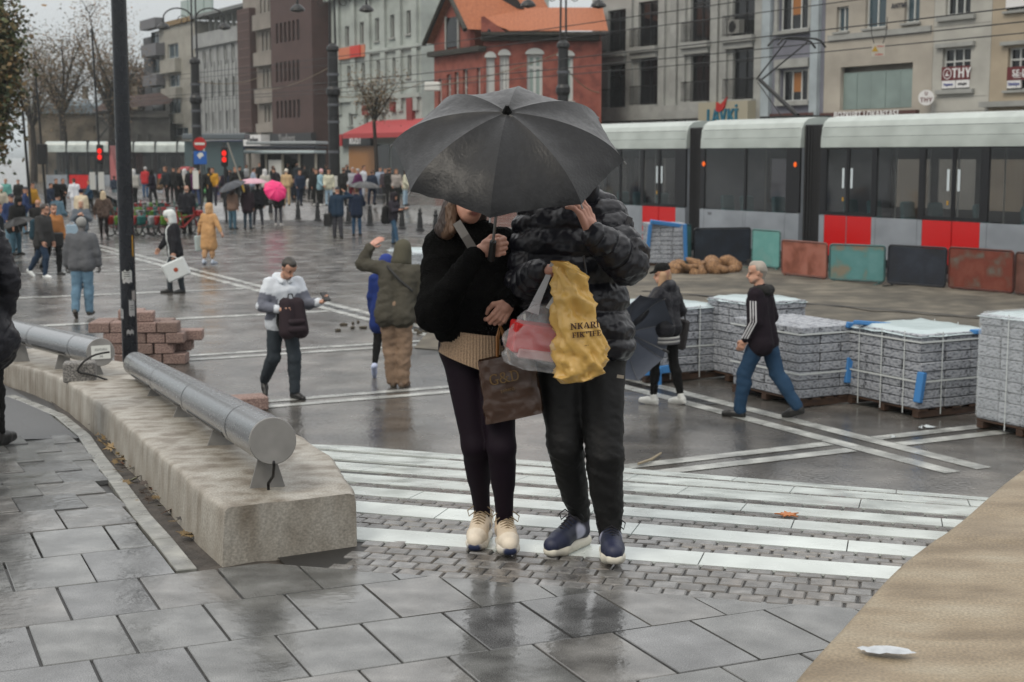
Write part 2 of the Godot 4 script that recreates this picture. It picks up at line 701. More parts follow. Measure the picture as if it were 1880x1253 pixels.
		if count < 298:
			put("sett", shapes[rng.randi() % 5], cm[rng.randi() % 5], cross, Transform3D(bs, p))
		else:
			many.bevel(p, Vector3(0.097, 0.04, 0.097), 0.006, bs)
		count += 1
	tag(build("remaining_setts", many, cob_b, cross), "", "", "", "stuff")

	# road beyond the bollards, and tram bed
	var road := MB.new()
	var d := Vector3(-0.4617, 0, -0.887)
	var w2 := Vector3(0.887, 0, -0.4617)
	var road_at := d * 44.0 + w2 * 12.0
	road_at = Vector3.ZERO
	var rq := [Vector3(-38.48, 0, -91.5), Vector3(-21.66, 0, -74.27), Vector3(-16.77, 0, -63.48), Vector3(-12.1, 0, -62.97), Vector3(-7.61, 0, -60.55), Vector3(-2.015, 0, -49.48)]
	var rf := [Vector3(-50.04, 0, -119.1), Vector3(-32.26, 0, -110.75), Vector3(-17.55, 0, -66.43), Vector3(-12.98, 0, -67.57), Vector3(-8.416, 0, -67), Vector3(-2.57, 0, -63.23)]
	for k in rq.size() - 1:
		for y in [0.006]:
			road.quad(rq[k] + Vector3(0, y, 0), rq[k + 1] + Vector3(0, y, 0), rf[k + 1] + Vector3(0, y, 0), rf[k] + Vector3(0, y, 0))
	structure("road", road, road_m)

	# raised pavement before the shops
	var fp := MB.new()
	var f0 := [Vector3(-17.33, 0, -65.6), Vector3(-12.82, 0, -66.71), Vector3(-8.31, 0, -66.15), Vector3(-2.54, 0, -62.47)]
	var f1 := [Vector3(-18.9, 0, -71.57), Vector3(-13.74, 0, -71.57), Vector3(-8.906, 0, -70.92), Vector3(-2.711, 0, -66.71)]
	var f2 := [Vector3(-39.24, 0, -133.13), Vector3(-25.51, 0, -133.13), Vector3(-14.24, 0, -128.79), Vector3(2.634, 0, -119.1)]
	for k in 3:
		var up := Vector3(0, 0.62, 0)
		fp.quad(f0[k], f0[k + 1], f1[k + 1] + up, f1[k] + up)
		fp.quad(f1[k] + up, f1[k + 1] + up, f2[k + 1] + up, f2[k] + up)
	structure("far_pavement", fp, plaza_m)

	# pale stone lines of the plaza's grid
	var lines := MB.new()
	for B: float in [9.73, 10.12]:
		var k0 := 9.9
		while k0 < 58.0:
			var p := d * k0 + w2 * B
			var q := d * (k0 + 4.0) + w2 * B
			var f: Vector3 = Vector3(0, 0, 0)
			strip(lines, p + f, q, 0.19, 0.005)
			k0 += 4.0
	for A: float in [11.15, 11.5]:
		for seg in [[6.3, 9.6], [10.22, 14.2]]:
			strip(lines, d * A + w2 * seg[0], d * A + w2 * seg[1], 0.18, 0.0065)
	for A: float in [16.25, 16.62, 20.55, 21.0, 25.9, 31.2, 37.6, 42.6, 47.5]:
		strip(lines, d * A + w2 * -14.0, d * A + w2 * 9.6, 0.17 if A < 22 else 0.26, 0.0065)
	structure("plaza_lines", lines, line_m)
	var dark := MB.new()
	strip(dark, d * 14.0 + w2 * 9.925, d * 30.0 + w2 * 9.925, 0.22, 0.0035)
	structure("plaza_inlay_lines", dark, mat("dark_inlay", Color(0.2, 0.205, 0.21), 0.4, {"tex": TX.mottle, "rtex": TX.wet, "scale": 0.5}))

	# sandy works strip behind the pallets
	var sand := MB.new()
	pts = []
	var c0 := Vector3(-1.484, 0, -22.07)
	var c1 := Vector3(6.722, 0, -17.06)
	var c2 := Vector3(14.78, 0, -35.86)
	var c3 := Vector3(-0.607, 0, -40.94)
	for j in 14:
		for i in 26:
			var p := c0.lerp(c1, i / 25.0).lerp(c3.lerp(c2, i / 25.0), j / 13.0)
			p.y = 0.010 + (0.02 + rng.randf_range(-0.01, 0.05) if j > 0 and i > 0 and j < 13 and i < 25 else 0.0)
			pts.append(p)
	sand.grid(pts, 26, 14)
	structure("works_ground", sand, sand_m)

func stain_tex(key: String, freq: float, a: Color, b: Color, c: Color, octaves := 5, seed_ := 4) -> NoiseTexture2D:
	if TX.has(key):
		return TX[key]
	var t := noise_tex(key, freq, 0, 1, octaves, 512, seed_)
	var g := Gradient.new()
	g.offsets = PackedFloat32Array([0.15, 0.5, 0.85])
	g.colors = PackedColorArray([a, b, c])
	t.color_ramp = g
	return t

func catmull(p: Array, per: int) -> Array:
	var out := []
	for i in p.size() - 1:
		for k in per:
			var a: Vector3 = p[maxi(i - 1, 0)]
			var b: Vector3 = p[i]
			out.append(b.cubic_interpolate(p[i + 1], a, p[mini(i + 2, p.size() - 1)], float(k) / per))
	out.append(p[p.size() - 1])
	return out

func parapet(called: String, label: String, near: Array, far: Array, drop_near: Array, drop_far: Array, m: Material) -> void:
	var b := MB.new()
	var f := FastNoiseLite.new()
	f.frequency = 1.7
	f.seed = 3
	var nu := 15
	var pts := []
	var n := near.size()
	for j in n:
		var a: Vector3 = near[j]
		var c: Vector3 = far[j]
		var side := (c - a).normalized()
		var row := [a + Vector3(0, -drop_near[j], 0) - side * 0.012, a + Vector3(0, -drop_near[j] * 0.6, 0) - side * 0.006, a + Vector3(0, -0.05, 0), a + Vector3(0, -0.02, 0) + side * 0.004, a + Vector3(0, -0.005, 0) + side * 0.014, a + side * 0.035]
		for k in 5:
			row.append(a.lerp(c, 0.12 + 0.18 * k))
		row.append(c - side * 0.03)
		row.append(c - side * 0.008 + Vector3(0, -0.012, 0))
		row.append(c + Vector3(0, -0.05, 0))
		row.append(c + Vector3(0, -drop_far[j], 0))
		for k in nu:
			var p: Vector3 = row[k]
			pts.append(p + (Vector3.UP * 0.006 + side * 0.004) * f.get_noise_3dv(p * 2.0) * 2.0)
	b.grid(pts, nu, n)
	# closing face at the near end
	for k in nu - 1:
		var mid: Vector3 = (near[0] + far[0]) * 0.5 + Vector3(0, -0.15, 0)
		b.tri(pts[k + 1], pts[k], mid)
	b.tri(pts[0], pts[nu - 1], (near[0] + far[0]) * 0.5 + Vector3(0, -0.15, 0))
	var o := build(called, b, m)
	tag(o, label, "wall")

func walls() -> void:
	var cream := mat("cream_concrete", Color(1, 1, 1), 0.62, {"tex": stain_tex("cream", 0.006, Color(0.49, 0.45, 0.395), Color(0.64, 0.615, 0.57), Color(0.73, 0.715, 0.68)), "nrm": TX.bumps, "nscale": 0.4, "scale3": Vector3(1.3, 0.4, 1.3), "rtex": TX.soft, "detail": TX.grain, "dscale": 2.3})
	var near := [Vector3(-1.242, 1.39, -6.186), Vector3(-1.446, 1.389, -6.596), Vector3(-1.653, 1.37, -7.097), Vector3(-2.126, 1.282, -8.306), Vector3(-2.757, 1.162, -9.932), Vector3(-3.159, 1.091, -10.909), Vector3(-4.143, 0.92, -13.17), Vector3(-5.315, 0.695, -15.53), Vector3(-6.861, 0.467, -18)]
	near = catmull(near, 8)
	var far := []
	var dn := []
	var df := []
	for i in near.size():
		var t: Vector3 = near[mini(i + 1, near.size() - 1)] - near[maxi(i - 1, 0)]
		var side := Vector3(-t.z, 0, t.x).normalized()
		if i < 3:
			side = side.lerp(Vector3(0.866, 0, -0.5), 1.0 - i * 0.33).normalized()
		var w := lerpf(0.62, 0.95, clampf(i / 30.0, 0, 1))
		far.append(near[i] + side * w)
		dn.append(near[i].y - level_left(near[i].x, near[i].z) + 0.05)
		df.append(far[i].y - minf(level(far[i].x, far[i].z), 1.1) + 0.06)
	parapet("parapet_wall", "low cream concrete wall curving back on the left under the steel tube lamps", near, far, dn, df, cream)
	var rn := [Vector3(0.523, 1.39, -3.46), Vector3(0.802, 1.39, -4.09), Vector3(1.06, 1.39, -4.6), Vector3(1.403, 1.39, -5.262), Vector3(1.623, 1.39, -5.622), Vector3(1.864, 1.39, -5.995), Vector3(2.708, 1.263, -7.635), Vector3(5.164, 0.24, -13.44)]
	rn = catmull(rn, 6)
	rn.reverse()
	var rf := []
	dn = []
	df = []
	for i in rn.size():
		var t: Vector3 = rn[mini(i + 1, rn.size() - 1)] - rn[maxi(i - 1, 0)]
		var side := Vector3(-t.z, 0, t.x).normalized()
		rf.append(rn[i] + Vector3(2.2, -0.02, 0.5))
		dn.append(rn[i].y - level(rn[i].x, rn[i].z) + 0.05)
		df.append(0.6)
	var buff := mat("buff_concrete", Color(1, 1, 1), 0.66, {"tex": stain_tex("buff", 0.005, Color(0.50, 0.44, 0.35), Color(0.60, 0.54, 0.445), Color(0.66, 0.615, 0.53), 5, 14), "nrm": TX.bumps, "nscale": 0.4, "scale3": Vector3(0.5, 1.0, 1.0), "rtex": TX.soft, "detail": TX.grain, "dscale": 2.3})
	parapet("ledge_wall", "broad buff concrete ledge filling the lower right corner", rn, rf, dn, df, buff)
	# paper scrap on the ledge
	var at := Vector3(1.141, 1.395, -4.324)
	var pb := MB.new()
	var pts := []
	for j in 5:
		for i in 9:
			var u := i / 8.0 - 0.5
			var w := j / 4.0 - 0.5
			pts.append(at + Vector3(u * 0.15 + w * 0.02, 0.006 + rng.randf_range(0, 0.008), w * 0.07 * (1.1 - absf(u)) + u * 0.01))
	pb.grid(pts, 9, 5, true)
	tag(build("paper_scrap", pb, mat("wet_paper", Color(0.72, 0.74, 0.76), 0.5, {"tex": TX.soft, "scale": 6.0})), "crumpled wet white paper scrap lying on the buff ledge", "litter")

func tube_lamp(label: String, a: Vector3, c: Vector3, r: float, feet: Array, cable: bool) -> void:
	var steel := mat("brushed_steel", Color(0.60, 0.61, 0.62), 0.30, {"metal": 0.9, "rtex": noise_tex("scratch", 0.03, 0.7, 1.0, 3), "nrm": TX.fine, "nscale": 0.06, "scale": 2.0})
	var grey := mat("lamp_grey", Color(0.52, 0.515, 0.505), 0.55, {"tex": TX.soft, "scale": 3.0})
	var black := mat("black_rubber", Color(0.03, 0.03, 0.03), 0.5)
	var t := thing("tube_lamp", label, "lamp", a, 0.0, "steel tube lamps on the low wall")
	var ax := (c - a)
	var L := ax.length()
	var dir := ax.normalized()
	var side := dir.cross(Vector3.UP).normalized()   # points to the right seen along dir
	var up := side.cross(dir).normalized()
	var cuts := [0.0, 0.11, 0.38, 0.66, 0.93, 1.0]
	for k in 5:
		var p0: Vector3 = dir * (L * cuts[k] + 0.006)
		var p1: Vector3 = dir * (L * cuts[k + 1] - 0.006)
		var b := MB.new()
		b.tube([p0, p0 + dir * 0.004, p1 - dir * 0.004, p1], [r - 0.004, r, r, r - 0.004], 40)
		build("tube_section", b, steel, t)
		var g := MB.new()
		g.tube([p1 - dir * 0.001, p1 + dir * 0.013], [r + 0.0015, r + 0.0015], 32, false)
		build("joint_ring", g, black, t)
		if k > 0 and k < 4:   # light slot low on the walkway side
			var s := MB.new()
			var lo := (-up * 0.50 - side * 0.86).normalized()
			var s0 := p0 + dir * 0.16
			var s1 := p1 - dir * 0.18
			var wv := dir.cross(lo).normalized()
			var m := 14
			s.box((s0 + s1) * 0.5 + lo * r, Vector3(0.030, 0.006, (s1 - s0).length()), Basis(wv, lo, dir))
			build("light_slot", s, black, t)
			var gl := MB.new()
			gl.box((s0 + s1) * 0.5 + lo * (r + 0.003) + dir * 0.12, Vector3(0.009, 0.004, (s1 - s0).length() - 0.30), Basis(wv, lo, dir))
			build("slot_glass", gl, mat("slot_glass", Color(0.22, 0.21, 0.20), 0.25), t)
	var cap := MB.new()
	cap.tube([dir * -0.010, dir * -0.006, dir * 0.004], [r - 0.002, r + 0.001, r + 0.001], 48)
	build("end_cap", cap, grey, t)
	for p: Vector3 in feet:
		var k := clampf((p - a).dot(dir) / L, 0.02, 0.98)
		var on := a + dir * L * k
		var base_y := p.y
		var h := on.y - r * 0.88 - base_y
		var b := MB.new()
		var w := r * 0.78
		b.prism(PackedVector2Array([Vector2(-w, 0), Vector2(w, 0), Vector2(w * 0.48, h), Vector2(-w * 0.48, h)]), 0.014)
		var flat := Vector3(dir.x, 0, dir.z).normalized()
		var bs := Basis(Vector3.UP.cross(-flat).normalized(), Vector3.UP, -flat)
		put("support_plate", b.mesh(), grey, t, Transform3D(bs, Vector3(on.x, base_y, on.z) - a))
	if cable:
		var p: Vector3 = feet[0]
		var cb := MB.new()
		var top := Vector3(0, -r * 0.86, 0) - dir * 0.012
		var foot := Vector3(p.x - a.x, p.y - a.y, p.z - a.z) - dir * 0.035
		cb.tube([top, top + Vector3(0, -0.02, 0) - dir * 0.012, top.lerp(foot, 0.5) - dir * 0.02 + side * 0.006, foot + Vector3(0, 0.03, 0), foot], [0.007, 0.007, 0.007, 0.007, 0.007], 8)
		build("cable", cb, black, t)

func lamps() -> void:
	var a := Vector3(-1.07, 1.634, -6.46)
	var c := Vector3(-3.231, 1.121, -12.5)
	tube_lamp("nearest steel tube lamp with a plain grey round end cap", a, c, 0.105, [Vector3(-1.121, 1.386, -6.589), Vector3(-1.63, 1.301, -7.909), Vector3(-2.182, 1.192, -9.395), Vector3(-2.758, 1.078, -10.939)], true)
	var a2 := Vector3(-3.644, 1.171, -12.9)
	var c2 := Vector3(-6.931, 0.819, -18.6)
	tube_lamp("farther steel tube lamp with a white paper notice on its end", a2, c2, 0.123, [Vector3(-3.619, 0.9, -13.2), Vector3(-4.326, 0.819, -14.13), Vector3(-5.171, 0.645, -15.93)], false)
	var note := MB.new()
	note.box(Vector3.ZERO, Vector3(0.17, 0.12, 0.003))
	var dir := (c2 - a2).normalized()
	var o := put("paper_notice", note.mesh(), mat("notice_paper", Color(0.78, 0.79, 0.77), 0.6), null, Transform3D(Basis.looking_at(dir), a2 - dir * 0.014))
	tag(o, "white paper notice stuck on the farther tube lamp's end cap", "notice")
	for k in 2:
		var tm := text_mesh(["DUYURU", "34"][k], 0.028, 0.002, false)
		put("notice_print", tm, mat("print_grey", Color(0.5, 0.5, 0.5), 0.7), o, Transform3D(Basis.IDENTITY, Vector3(0.0, 0.025 - 0.06 * k, 0.003)))
	# dark lettering on the farther tube
	# grey stone block with a loop of cable
	var blk := thing("stone_block", "grey rough stone block with a black cable loop under the farther lamp", "stone", Vector3(-3.72, 0.97, -12.52), deg_to_rad(12))
	var b := MB.new()
	b.bevel(Vector3(0, 0.085, 0), Vector3(0.27, 0.17, 0.18), 0.012)
	build("block", b, mat("rough_stone", Color(1, 1, 1), 0.8, {"tex": stain_tex("stone", 0.03, Color(0.22, 0.22, 0.22), Color(0.42, 0.41, 0.40), Color(0.58, 0.57, 0.55)), "nrm": TX.bumps, "scale": 3.0}), blk)
	var cb := MB.new()
	var pts := []
	for i in 14:
		var f := i / 13.0
		pts.append(Vector3(0.26 - 0.36 * sin(f * 2.6) + 0.16 * f, 0.26 - 0.25 * f + 0.02 * sin(f * 9.0), 0.11))
	var rr := []
	for i in 14:
		rr.append(0.009)
	cb.tube(pts, rr, 7)
	build("cable", cb, mat("black_rubber", Color(0.03, 0.03, 0.03), 0.5), blk)

func wood_pallet(parent: Node, w: float, dpt: float) -> void:
	var wood := mat("wet_wood", Color(0.30, 0.21, 0.15), 0.7, {"tex": TX.mottle, "nrm": TX.bumps, "scale3": Vector3(1.2, 6, 1.2)})
	for k in 3:
		var b := MB.new()
		b.box(Vector3(w * 0.5, 0.05, -0.06 - k * (dpt - 0.12) * 0.5), Vector3(w, 0.07, 0.09))
		build("bearer", b, wood, parent)
	for k in 5:
		var b := MB.new()
		b.box(Vector3(0.07 + k * (w - 0.14) / 4.0, 0.098, -dpt * 0.5), Vector3(0.12, 0.02, dpt))
		build("board", b, wood, parent)

func stone_stack(label: String, at: Vector3, turn: float, w: float, dpt: float, layers: int, lh: float, seed_: int, dress: Dictionary) -> Node3D:
	var t := thing("stone_pallet", label, "pallet", at, turn, "pallets of grey kerb stones")
	var r := RandomNumberGenerator.new()
	r.seed = seed_
	wood_pallet(t, w, dpt)
	var ms := []
	for k in 3:
		ms.append(mat("kerb_grey_%d" % k, Color(1, 1, 1), 0.72, {"tex": TX["kerbs%d" % k], "nrm": TX.bumps, "nscale": 0.5, "scale3": Vector3(1.0, 2.0, 1.0), "world": false}))
	var nx := 3
	var nz := 4
	var shapes := {}
	for y in layers:
		for i in nx:
			for j in nz:
				if i > 0 and i < nx - 1 and j > 0 and j < nz - 1 and y < layers - 1:
					continue
				var sx := w / nx
				var sz := dpt / nz
				var key := "%.3f" % sx
				if not shapes.has(key):
					var q := MB.new()
					q.bevel(Vector3.ZERO, Vector3(sx - 0.006, lh - 0.008, sz - 0.006), 0.008)
					shapes[key] = q.mesh()
				var jx := r.randf_range(-0.012, 0.012)
				var jz := r.randf_range(-0.012, 0.012)
				var p := Vector3(sx * (i + 0.5) + jx, 0.11 + lh * (y + 0.5), -sz * (j + 0.5) + jz)
				put("kerb_stone", shapes[key], ms[r.randi() % 3], t, Transform3D(Basis(Vector3.UP, r.randf_range(-0.02, 0.02)), p))
	var h := 0.11 + lh * layers
	var tape := mat("white_tape", Color(0.72, 0.74, 0.74), 0.4)
	var blue := mat("blue_foam", Color(0.20, 0.44, 0.66), 0.6)
	for x: float in dress.get("bands_x", []):
		var b := MB.new()
		b.box(Vector3(x, h * 0.5 + 0.03, 0.014), Vector3(0.014, h - 0.02, 0.003))
		b.box(Vector3(x, h + 0.004, -dpt * 0.5), Vector3(0.014, 0.003, dpt + 0.03))
		build("strap", b, tape, t)
	for z: float in dress.get("bands_z", []):
		var b := MB.new()
		b.box(Vector3(-0.014, h * 0.5 + 0.03, z), Vector3(0.003, h - 0.02, 0.014))
		b.box(Vector3(w + 0.014, h * 0.5 + 0.03, z), Vector3(0.003, h - 0.02, 0.014))
		build("strap", b, tape, t)
	for y: float in dress.get("bands_y", []):
		var b := MB.new()
		b.box(Vector3(w * 0.5, y, 0.016), Vector3(w + 0.03, 0.02, 0.003))
		b.box(Vector3(-0.016, y, -dpt * 0.5), Vector3(0.003, 0.02, dpt + 0.03))
		b.box(Vector3(w + 0.016, y, -dpt * 0.5), Vector3(0.003, 0.02, dpt + 0.03))
		build("strap", b, tape, t)
	for p: Array in dress.get("blue", []):
		var b := MB.new()
		b.bevel(p[0], p[1], 0.008, Basis.from_euler(Vector3(r.randf_range(-0.15, 0.15), r.randf_range(-0.2, 0.2), r.randf_range(-0.15, 0.15))))
		build("foam_guard", b, blue, t)
	if dress.has("sheet"):
		var b := MB.new()
		var pts := []
		for j in 9:
			for i in 9:
				pts.append(Vector3(w * (i / 8.0) * 1.04 - 0.02 * w, h + 0.012 + r.randf_range(0, 0.02) - (0.05 if i == 0 or i == 8 or j == 0 or j == 8 else 0.0), -dpt * (j / 8.0) * 1.04 + 0.02))
		b.grid(pts, 9, 9)
		build("plastic_sheet", b, mat("milky_plastic", Color(0.62, 0.68, 0.69), 0.3), t)
	if dress.has("wrap"):
		var f := StandardMaterial3D.new()
		f.albedo_color = Color(0.85, 0.88, 0.9, 0.22)
		f.transparency = BaseMaterial3D.TRANSPARENCY_ALPHA
		f.roughness = 0.3
		f.normal_enabled = true
		f.normal_texture = TX.folds
		f.uv1_triplanar = true
		f.uv1_scale = Vector3(0.6, 3.0, 0.6)
		var b := MB.new()
		b.bevel(Vector3(w * 0.5, h * 0.5 + 0.06, -dpt * 0.5), Vector3(w + 0.06, h - 0.08, dpt + 0.06), 0.05)
		build("stretch_film", b, f, t)
	return t

func paving_stock() -> void:
	for k in 3:
		stain_tex("kerbs%d" % k, 0.022 + 0.004 * k, Color(0.13, 0.135, 0.15), Color(0.50 - 0.03 * k, 0.515 - 0.03 * k, 0.545 - 0.03 * k), Color(0.62 - 0.02 * k, 0.635 - 0.02 * k, 0.655 - 0.02 * k), 3, 40 + k)
		var g: Gradient = TX["kerbs%d" % k].color_ramp
		g.offsets = PackedFloat32Array([0.16, 0.30, 0.75])
	var turn := deg_to_rad(27.5)
	stone_stack("banded pallet of grey kerb stones with blue foam corner guards, right of the striding man", Vector3(4.5, 0, -16.02), turn, 1.12, 1.22, 8, 0.104, 1, {"bands_x": [0.3, 0.85], "bands_z": [-0.25, -0.62, -1.0], "bands_y": [0.86, 0.42], "blue": [[Vector3(0, 0.36, 0.0), Vector3(0.07, 0.34, 0.09)], [Vector3(-0.02, 0.40, -1.18), Vector3(0.07, 0.30, 0.07)], [Vector3(0.95, 0.93, -0.02), Vector3(0.4, 0.05, 0.10)], [Vector3(0.2, 0.955, -1.0), Vector3(0.6, 0.05, 0.08)]], "sheet": true})
	stone_stack("pallet of grey kerb stones wrapped in clear film at the right edge", Vector3(5.53, 0, -14.43), turn, 1.2, 1.22, 10, 0.113, 2, {"bands_z": [-0.42, -0.80], "bands_x": [0.3, 0.8], "wrap": true, "sheet": true})
	stone_stack("pallet of grey kerb stones behind the striding man's back leg", Vector3(3.30, 0, -16.72), turn, 0.92, 1.3, 8, 0.104, 3, {"bands_y": [0.86, 0.40], "blue": [[Vector3(0.80, 0.40, 0.02), Vector3(0.11, 0.24, 0.07)], [Vector3(0.75, 0.93, 0), Vector3(0.14, 0.07, 0.05)]]})
	stone_stack("tall pallet of grey kerb stones between the capped woman and the striding man", Vector3(2.98, 0, -18.35), turn, 0.9, 0.9, 9, 0.106, 4, {"sheet": true})
	stone_stack("pallet of grey kerb stones behind the capped woman's legs", Vector3(1.72, 0, -18.55), turn, 1.18, 1.25, 8, 0.106, 5, {"bands_x": [0.35, 0.8], "bands_y": [0.45], "blue": [[Vector3(0.0, 0.17, 0.03), Vector3(0.8, 0.10, 0.05)], [Vector3(0.1, 0.09, 0.12), Vector3(0.07, 0.26, 0.05)]], "sheet": true})
	stone_stack("far pallet of pale kerb stones edged with blue foam before the tram", Vector3(3.55, 0, -38.3), deg_to_rad(5), 0.98, 0.9, 9, 0.115, 6, {"blue": [[Vector3(0.0, 0.65, 0.02), Vector3(0.09, 0.95, 0.08)], [Vector3(0.97, 0.65, 0.02), Vector3(0.09, 0.95, 0.08)], [Vector3(0.5, 1.13, 0.0), Vector3(0.95, 0.10, 0.10)]]})
	stone_stack("pale film wrapped kerb stone pallet behind the olive jacket man", Vector3(-1.62, 0, -25.2), turn, 1.3, 1.3, 9, 0.125, 7, {"bands_x": [0.35, 0.8], "wrap": true, "sheet": true})
	# loose heap of pinkish blocks behind the pole
	var heap := thing("block_heap", "uneven heap of pinkish paving blocks stacked behind the dark pole", "blocks", Vector3(-5.272, 0, -20.43), 0.05)
	var pm := []
	for k in 3:
		pm.append(mat("pink_block_%d" % k, Color(1, 1, 1), 0.8, {"tex": stain_tex("pink%d" % k, 0.03, Color(0.30, 0.23, 0.21), Color(0.52 - 0.04 * k, 0.43 - 0.03 * k, 0.40 - 0.03 * k), Color(0.63 - 0.04 * k, 0.55 - 0.04 * k, 0.52 - 0.04 * k), 3, 60 + k), "nrm": TX.bumps, "scale": 2.5}))
	var rows := [[-0.28, 0.56, 6], [-0.52, 0.56, 7], [-0.42, 0.66, 6], [-0.62, 0.50, 6]]
	for y in 4:
		for j in 2:
			var x: float = rows[y][0]
			while x < rows[y][1] - 0.1:
				var w := rng.randf_range(0.26, 0.44)
				var b := MB.new()
				b.bevel(Vector3.ZERO, Vector3(w - 0.012, 0.145, 0.3), 0.012)
				put("paving_block", b.mesh(), pm[rng.randi() % 3], heap, Transform3D(Basis(Vector3.UP, rng.randf_range(-0.06, 0.06)), Vector3(x + w * 0.5, 0.075 + y * 0.15, -0.32 * j + rng.randf_range(-0.03, 0.03))))
				x += w
	for q in [[Vector3(0.12, 0.67, 0), 0.3], [Vector3(-0.1, 0.67, -0.3), 0.36]]:
		var b := MB.new()
		b.bevel(Vector3.ZERO, Vector3(q[1], 0.14, 0.28), 0.012)
		put("paving_block", b.mesh(), pm[0], heap, Transform3D(Basis(Vector3.UP, 0.1), q[0]))
	# single pinkish block by the near lamp's end
	var lone := MB.new()
	lone.bevel(Vector3(0, 0.08, 0), Vector3(0.42, 0.16, 0.3), 0.015)
	tag(put("paving_block", lone.mesh(), pm[0], null, Transform3D(Basis(Vector3.UP, 0.4), Vector3(-3.038, 0, -16.68))), "single pinkish paving block lying behind the near tube lamp", "block")

func barriers() -> void:
	var list := [
		[Vector3(6.513, 0, -35.37), Vector3(7.295, 0, -33.98), 0.80, Color(0.56, 0.34, 0.28), Color(0.44, 0.24, 0.17), "salmon rusted metal barrier panel, left of the teal one by the tram", 0.02],
		[Vector3(7.295, 0, -33.69), Vector3(8.38, 0, -32.98), 0.80, Color(0.28, 0.47, 0.47), Color(0.45, 0.42, 0.36), "weathered teal barrier panel between the salmon and the navy panels", 0.02],
		[Vector3(8.371, 0, -32.7), Vector3(9.348, 0, -31.63), 0.84, Color(0.05, 0.08, 0.13), Color(0.04, 0.06, 0.09), "navy barrier panel between the weathered teal and the rusty panels", -0.03],
		[Vector3(9.43, 0, -31.63), Vector3(10.359, 0, -30.28), 0.86, Color(0.40, 0.17, 0.11), Color(0.36, 0.33, 0.30), "rust red barrier panel with a grey patch near the right edge", 0.03],
		[Vector3(10.393, 0, -30.28), Vector3(10.8, 0, -29.47), 0.84, Color(0.36, 0.22, 0.18), Color(0.28, 0.17, 0.13), "brown barrier panel cut by the right edge of the picture", 0.0],
		[Vector3(6.24, 0, -38.14), Vector3(6.751, 0, -37.05), 0.92, Color(0.36, 0.57, 0.55), Color(0.42, 0.58, 0.56), "pale turquoise barrier panel above the striding man's head", 0.0],
		[Vector3(4.819, 0, -38.9), Vector3(6.368, 0, -39.29), 0.90, Color(0.045, 0.09, 0.14), Color(0.04, 0.08, 0.11), "wide dark navy barrier panel above the brown rubble heap", 0.0],
		[Vector3(4.43, 0, -39.69), Vector3(4.877, 0, -40.1), 0.95, Color(0.18, 0.38, 0.39), Color(0.2, 0.35, 0.35), "narrow green teal barrier panel beside the far pallet", 0.0]]
	var i := 0
	for q in list:
		var a: Vector3 = q[0]
		var c: Vector3 = q[1]
		var h: float = q[2]
		var w := Vector2(c.x - a.x, c.z - a.z).length()
		var t := thing("metal_barrier", q[5], "barrier", a, atan2(-(c.z - a.z), c.x - a.x), "metal barrier panels along the tram bed")
		var m := mat("barrier_%d" % i, Color(1, 1, 1), 0.55, {"tex": stain_tex("barrier%d" % i, 0.004, q[4], q[3], Color(q[3]).lightened(0.06), 4, 70 + i), "nrm": TX.bumps, "nscale": 0.2, "scale": 0.6, "world": false})
		var fm := mat("barrier_frame_%d" % i, Color(q[3]).darkened(0.12), 0.5, {"tex": TX.mottle, "scale": 2.0})
		var b := MB.new()
		b.box(Vector3(w * 0.5, 0.08 + h * 0.5, 0), Vector3(w - 0.05, h - 0.05, 0.012))
		build("sheet", b, m, t)
		b = MB.new()
		var r := 0.07
		var ring := []
		for k in 4:
			var cx: float = [w - r, r, r, w - r][k]
			var cy: float = [0.08 + h - r, 0.08 + h - r, 0.08 + r, 0.08 + r][k]
			for s in 5:
				var ang := PI * 0.5 * (k + s / 4.0)
				ring.append(Vector3(cx + cos(ang) * r, cy + sin(ang) * r, 0))
		ring.append(ring[0])
		var rad := []
		for k in ring.size():
			rad.append(0.022)
		b.tube(ring, rad, 8, false)
		build("frame", b, fm, t)
		for k in 2:
			b = MB.new()
			b.box(Vector3(0.12 + k * (w - 0.24), 0.05, 0.0), Vector3(0.04, 0.10, 0.04))
			b.box(Vector3(0.12 + k * (w - 0.24), 0.02, 0.08), Vector3(0.05, 0.03, 0.5))
			build("foot", b, fm, t)
		t.rotation.x = q[6]
		i += 1
	# rubble against the barriers
	var rb := thing("rubble_heap", "heap of tan sacks and broken stone below the navy barrier panel", "rubble", Vector3(4.702, 0, -36.19))
	var sack := mat("tan_rubble", Color(1, 1, 1), 0.85, {"tex": stain_tex("tan", 0.02, Color(0.28, 0.20, 0.14), Color(0.50, 0.37, 0.25), Color(0.60, 0.48, 0.34), 4, 33), "nrm": TX.bumps, "scale": 1.5})
	for k in 16:
		var b := MB.new()
		b.ball(Vector3.ZERO, Vector3(rng.randf_range(0.14, 0.42), rng.randf_range(0.08, 0.20), rng.randf_range(0.12, 0.3)), 9, 6)
		for n in b.v.size():
			b.v[n] *= 1.0 + 0.25 * sin(b.v[n].x * 17.0 + k) * cos(b.v[n].z * 13.0)
		put("rubble_lump", b.mesh(), sack, rb, Transform3D(Basis.from_euler(Vector3(rng.randf_range(-0.4, 0.4), rng.randf() * 6.0, rng.randf_range(-0.5, 0.5))), Vector3(rng.randf_range(-0.75, 0.95), 0.06 + 0.20 * rng.randf(), rng.randf_range(-0.3, 0.4))))
	var edge := MB.new()
	strip(edge, Vector3(2.756, 0, -30.88), Vector3(8.753, 0, -25.25), 0.16, 0.075)
	tag(build("trench_edge", edge, mat("dark_trench", Color(0.2, 0.19, 0.18), 0.8, {"tex": TX.mottle, "scale": 0.7})), "", "", "", "structure")

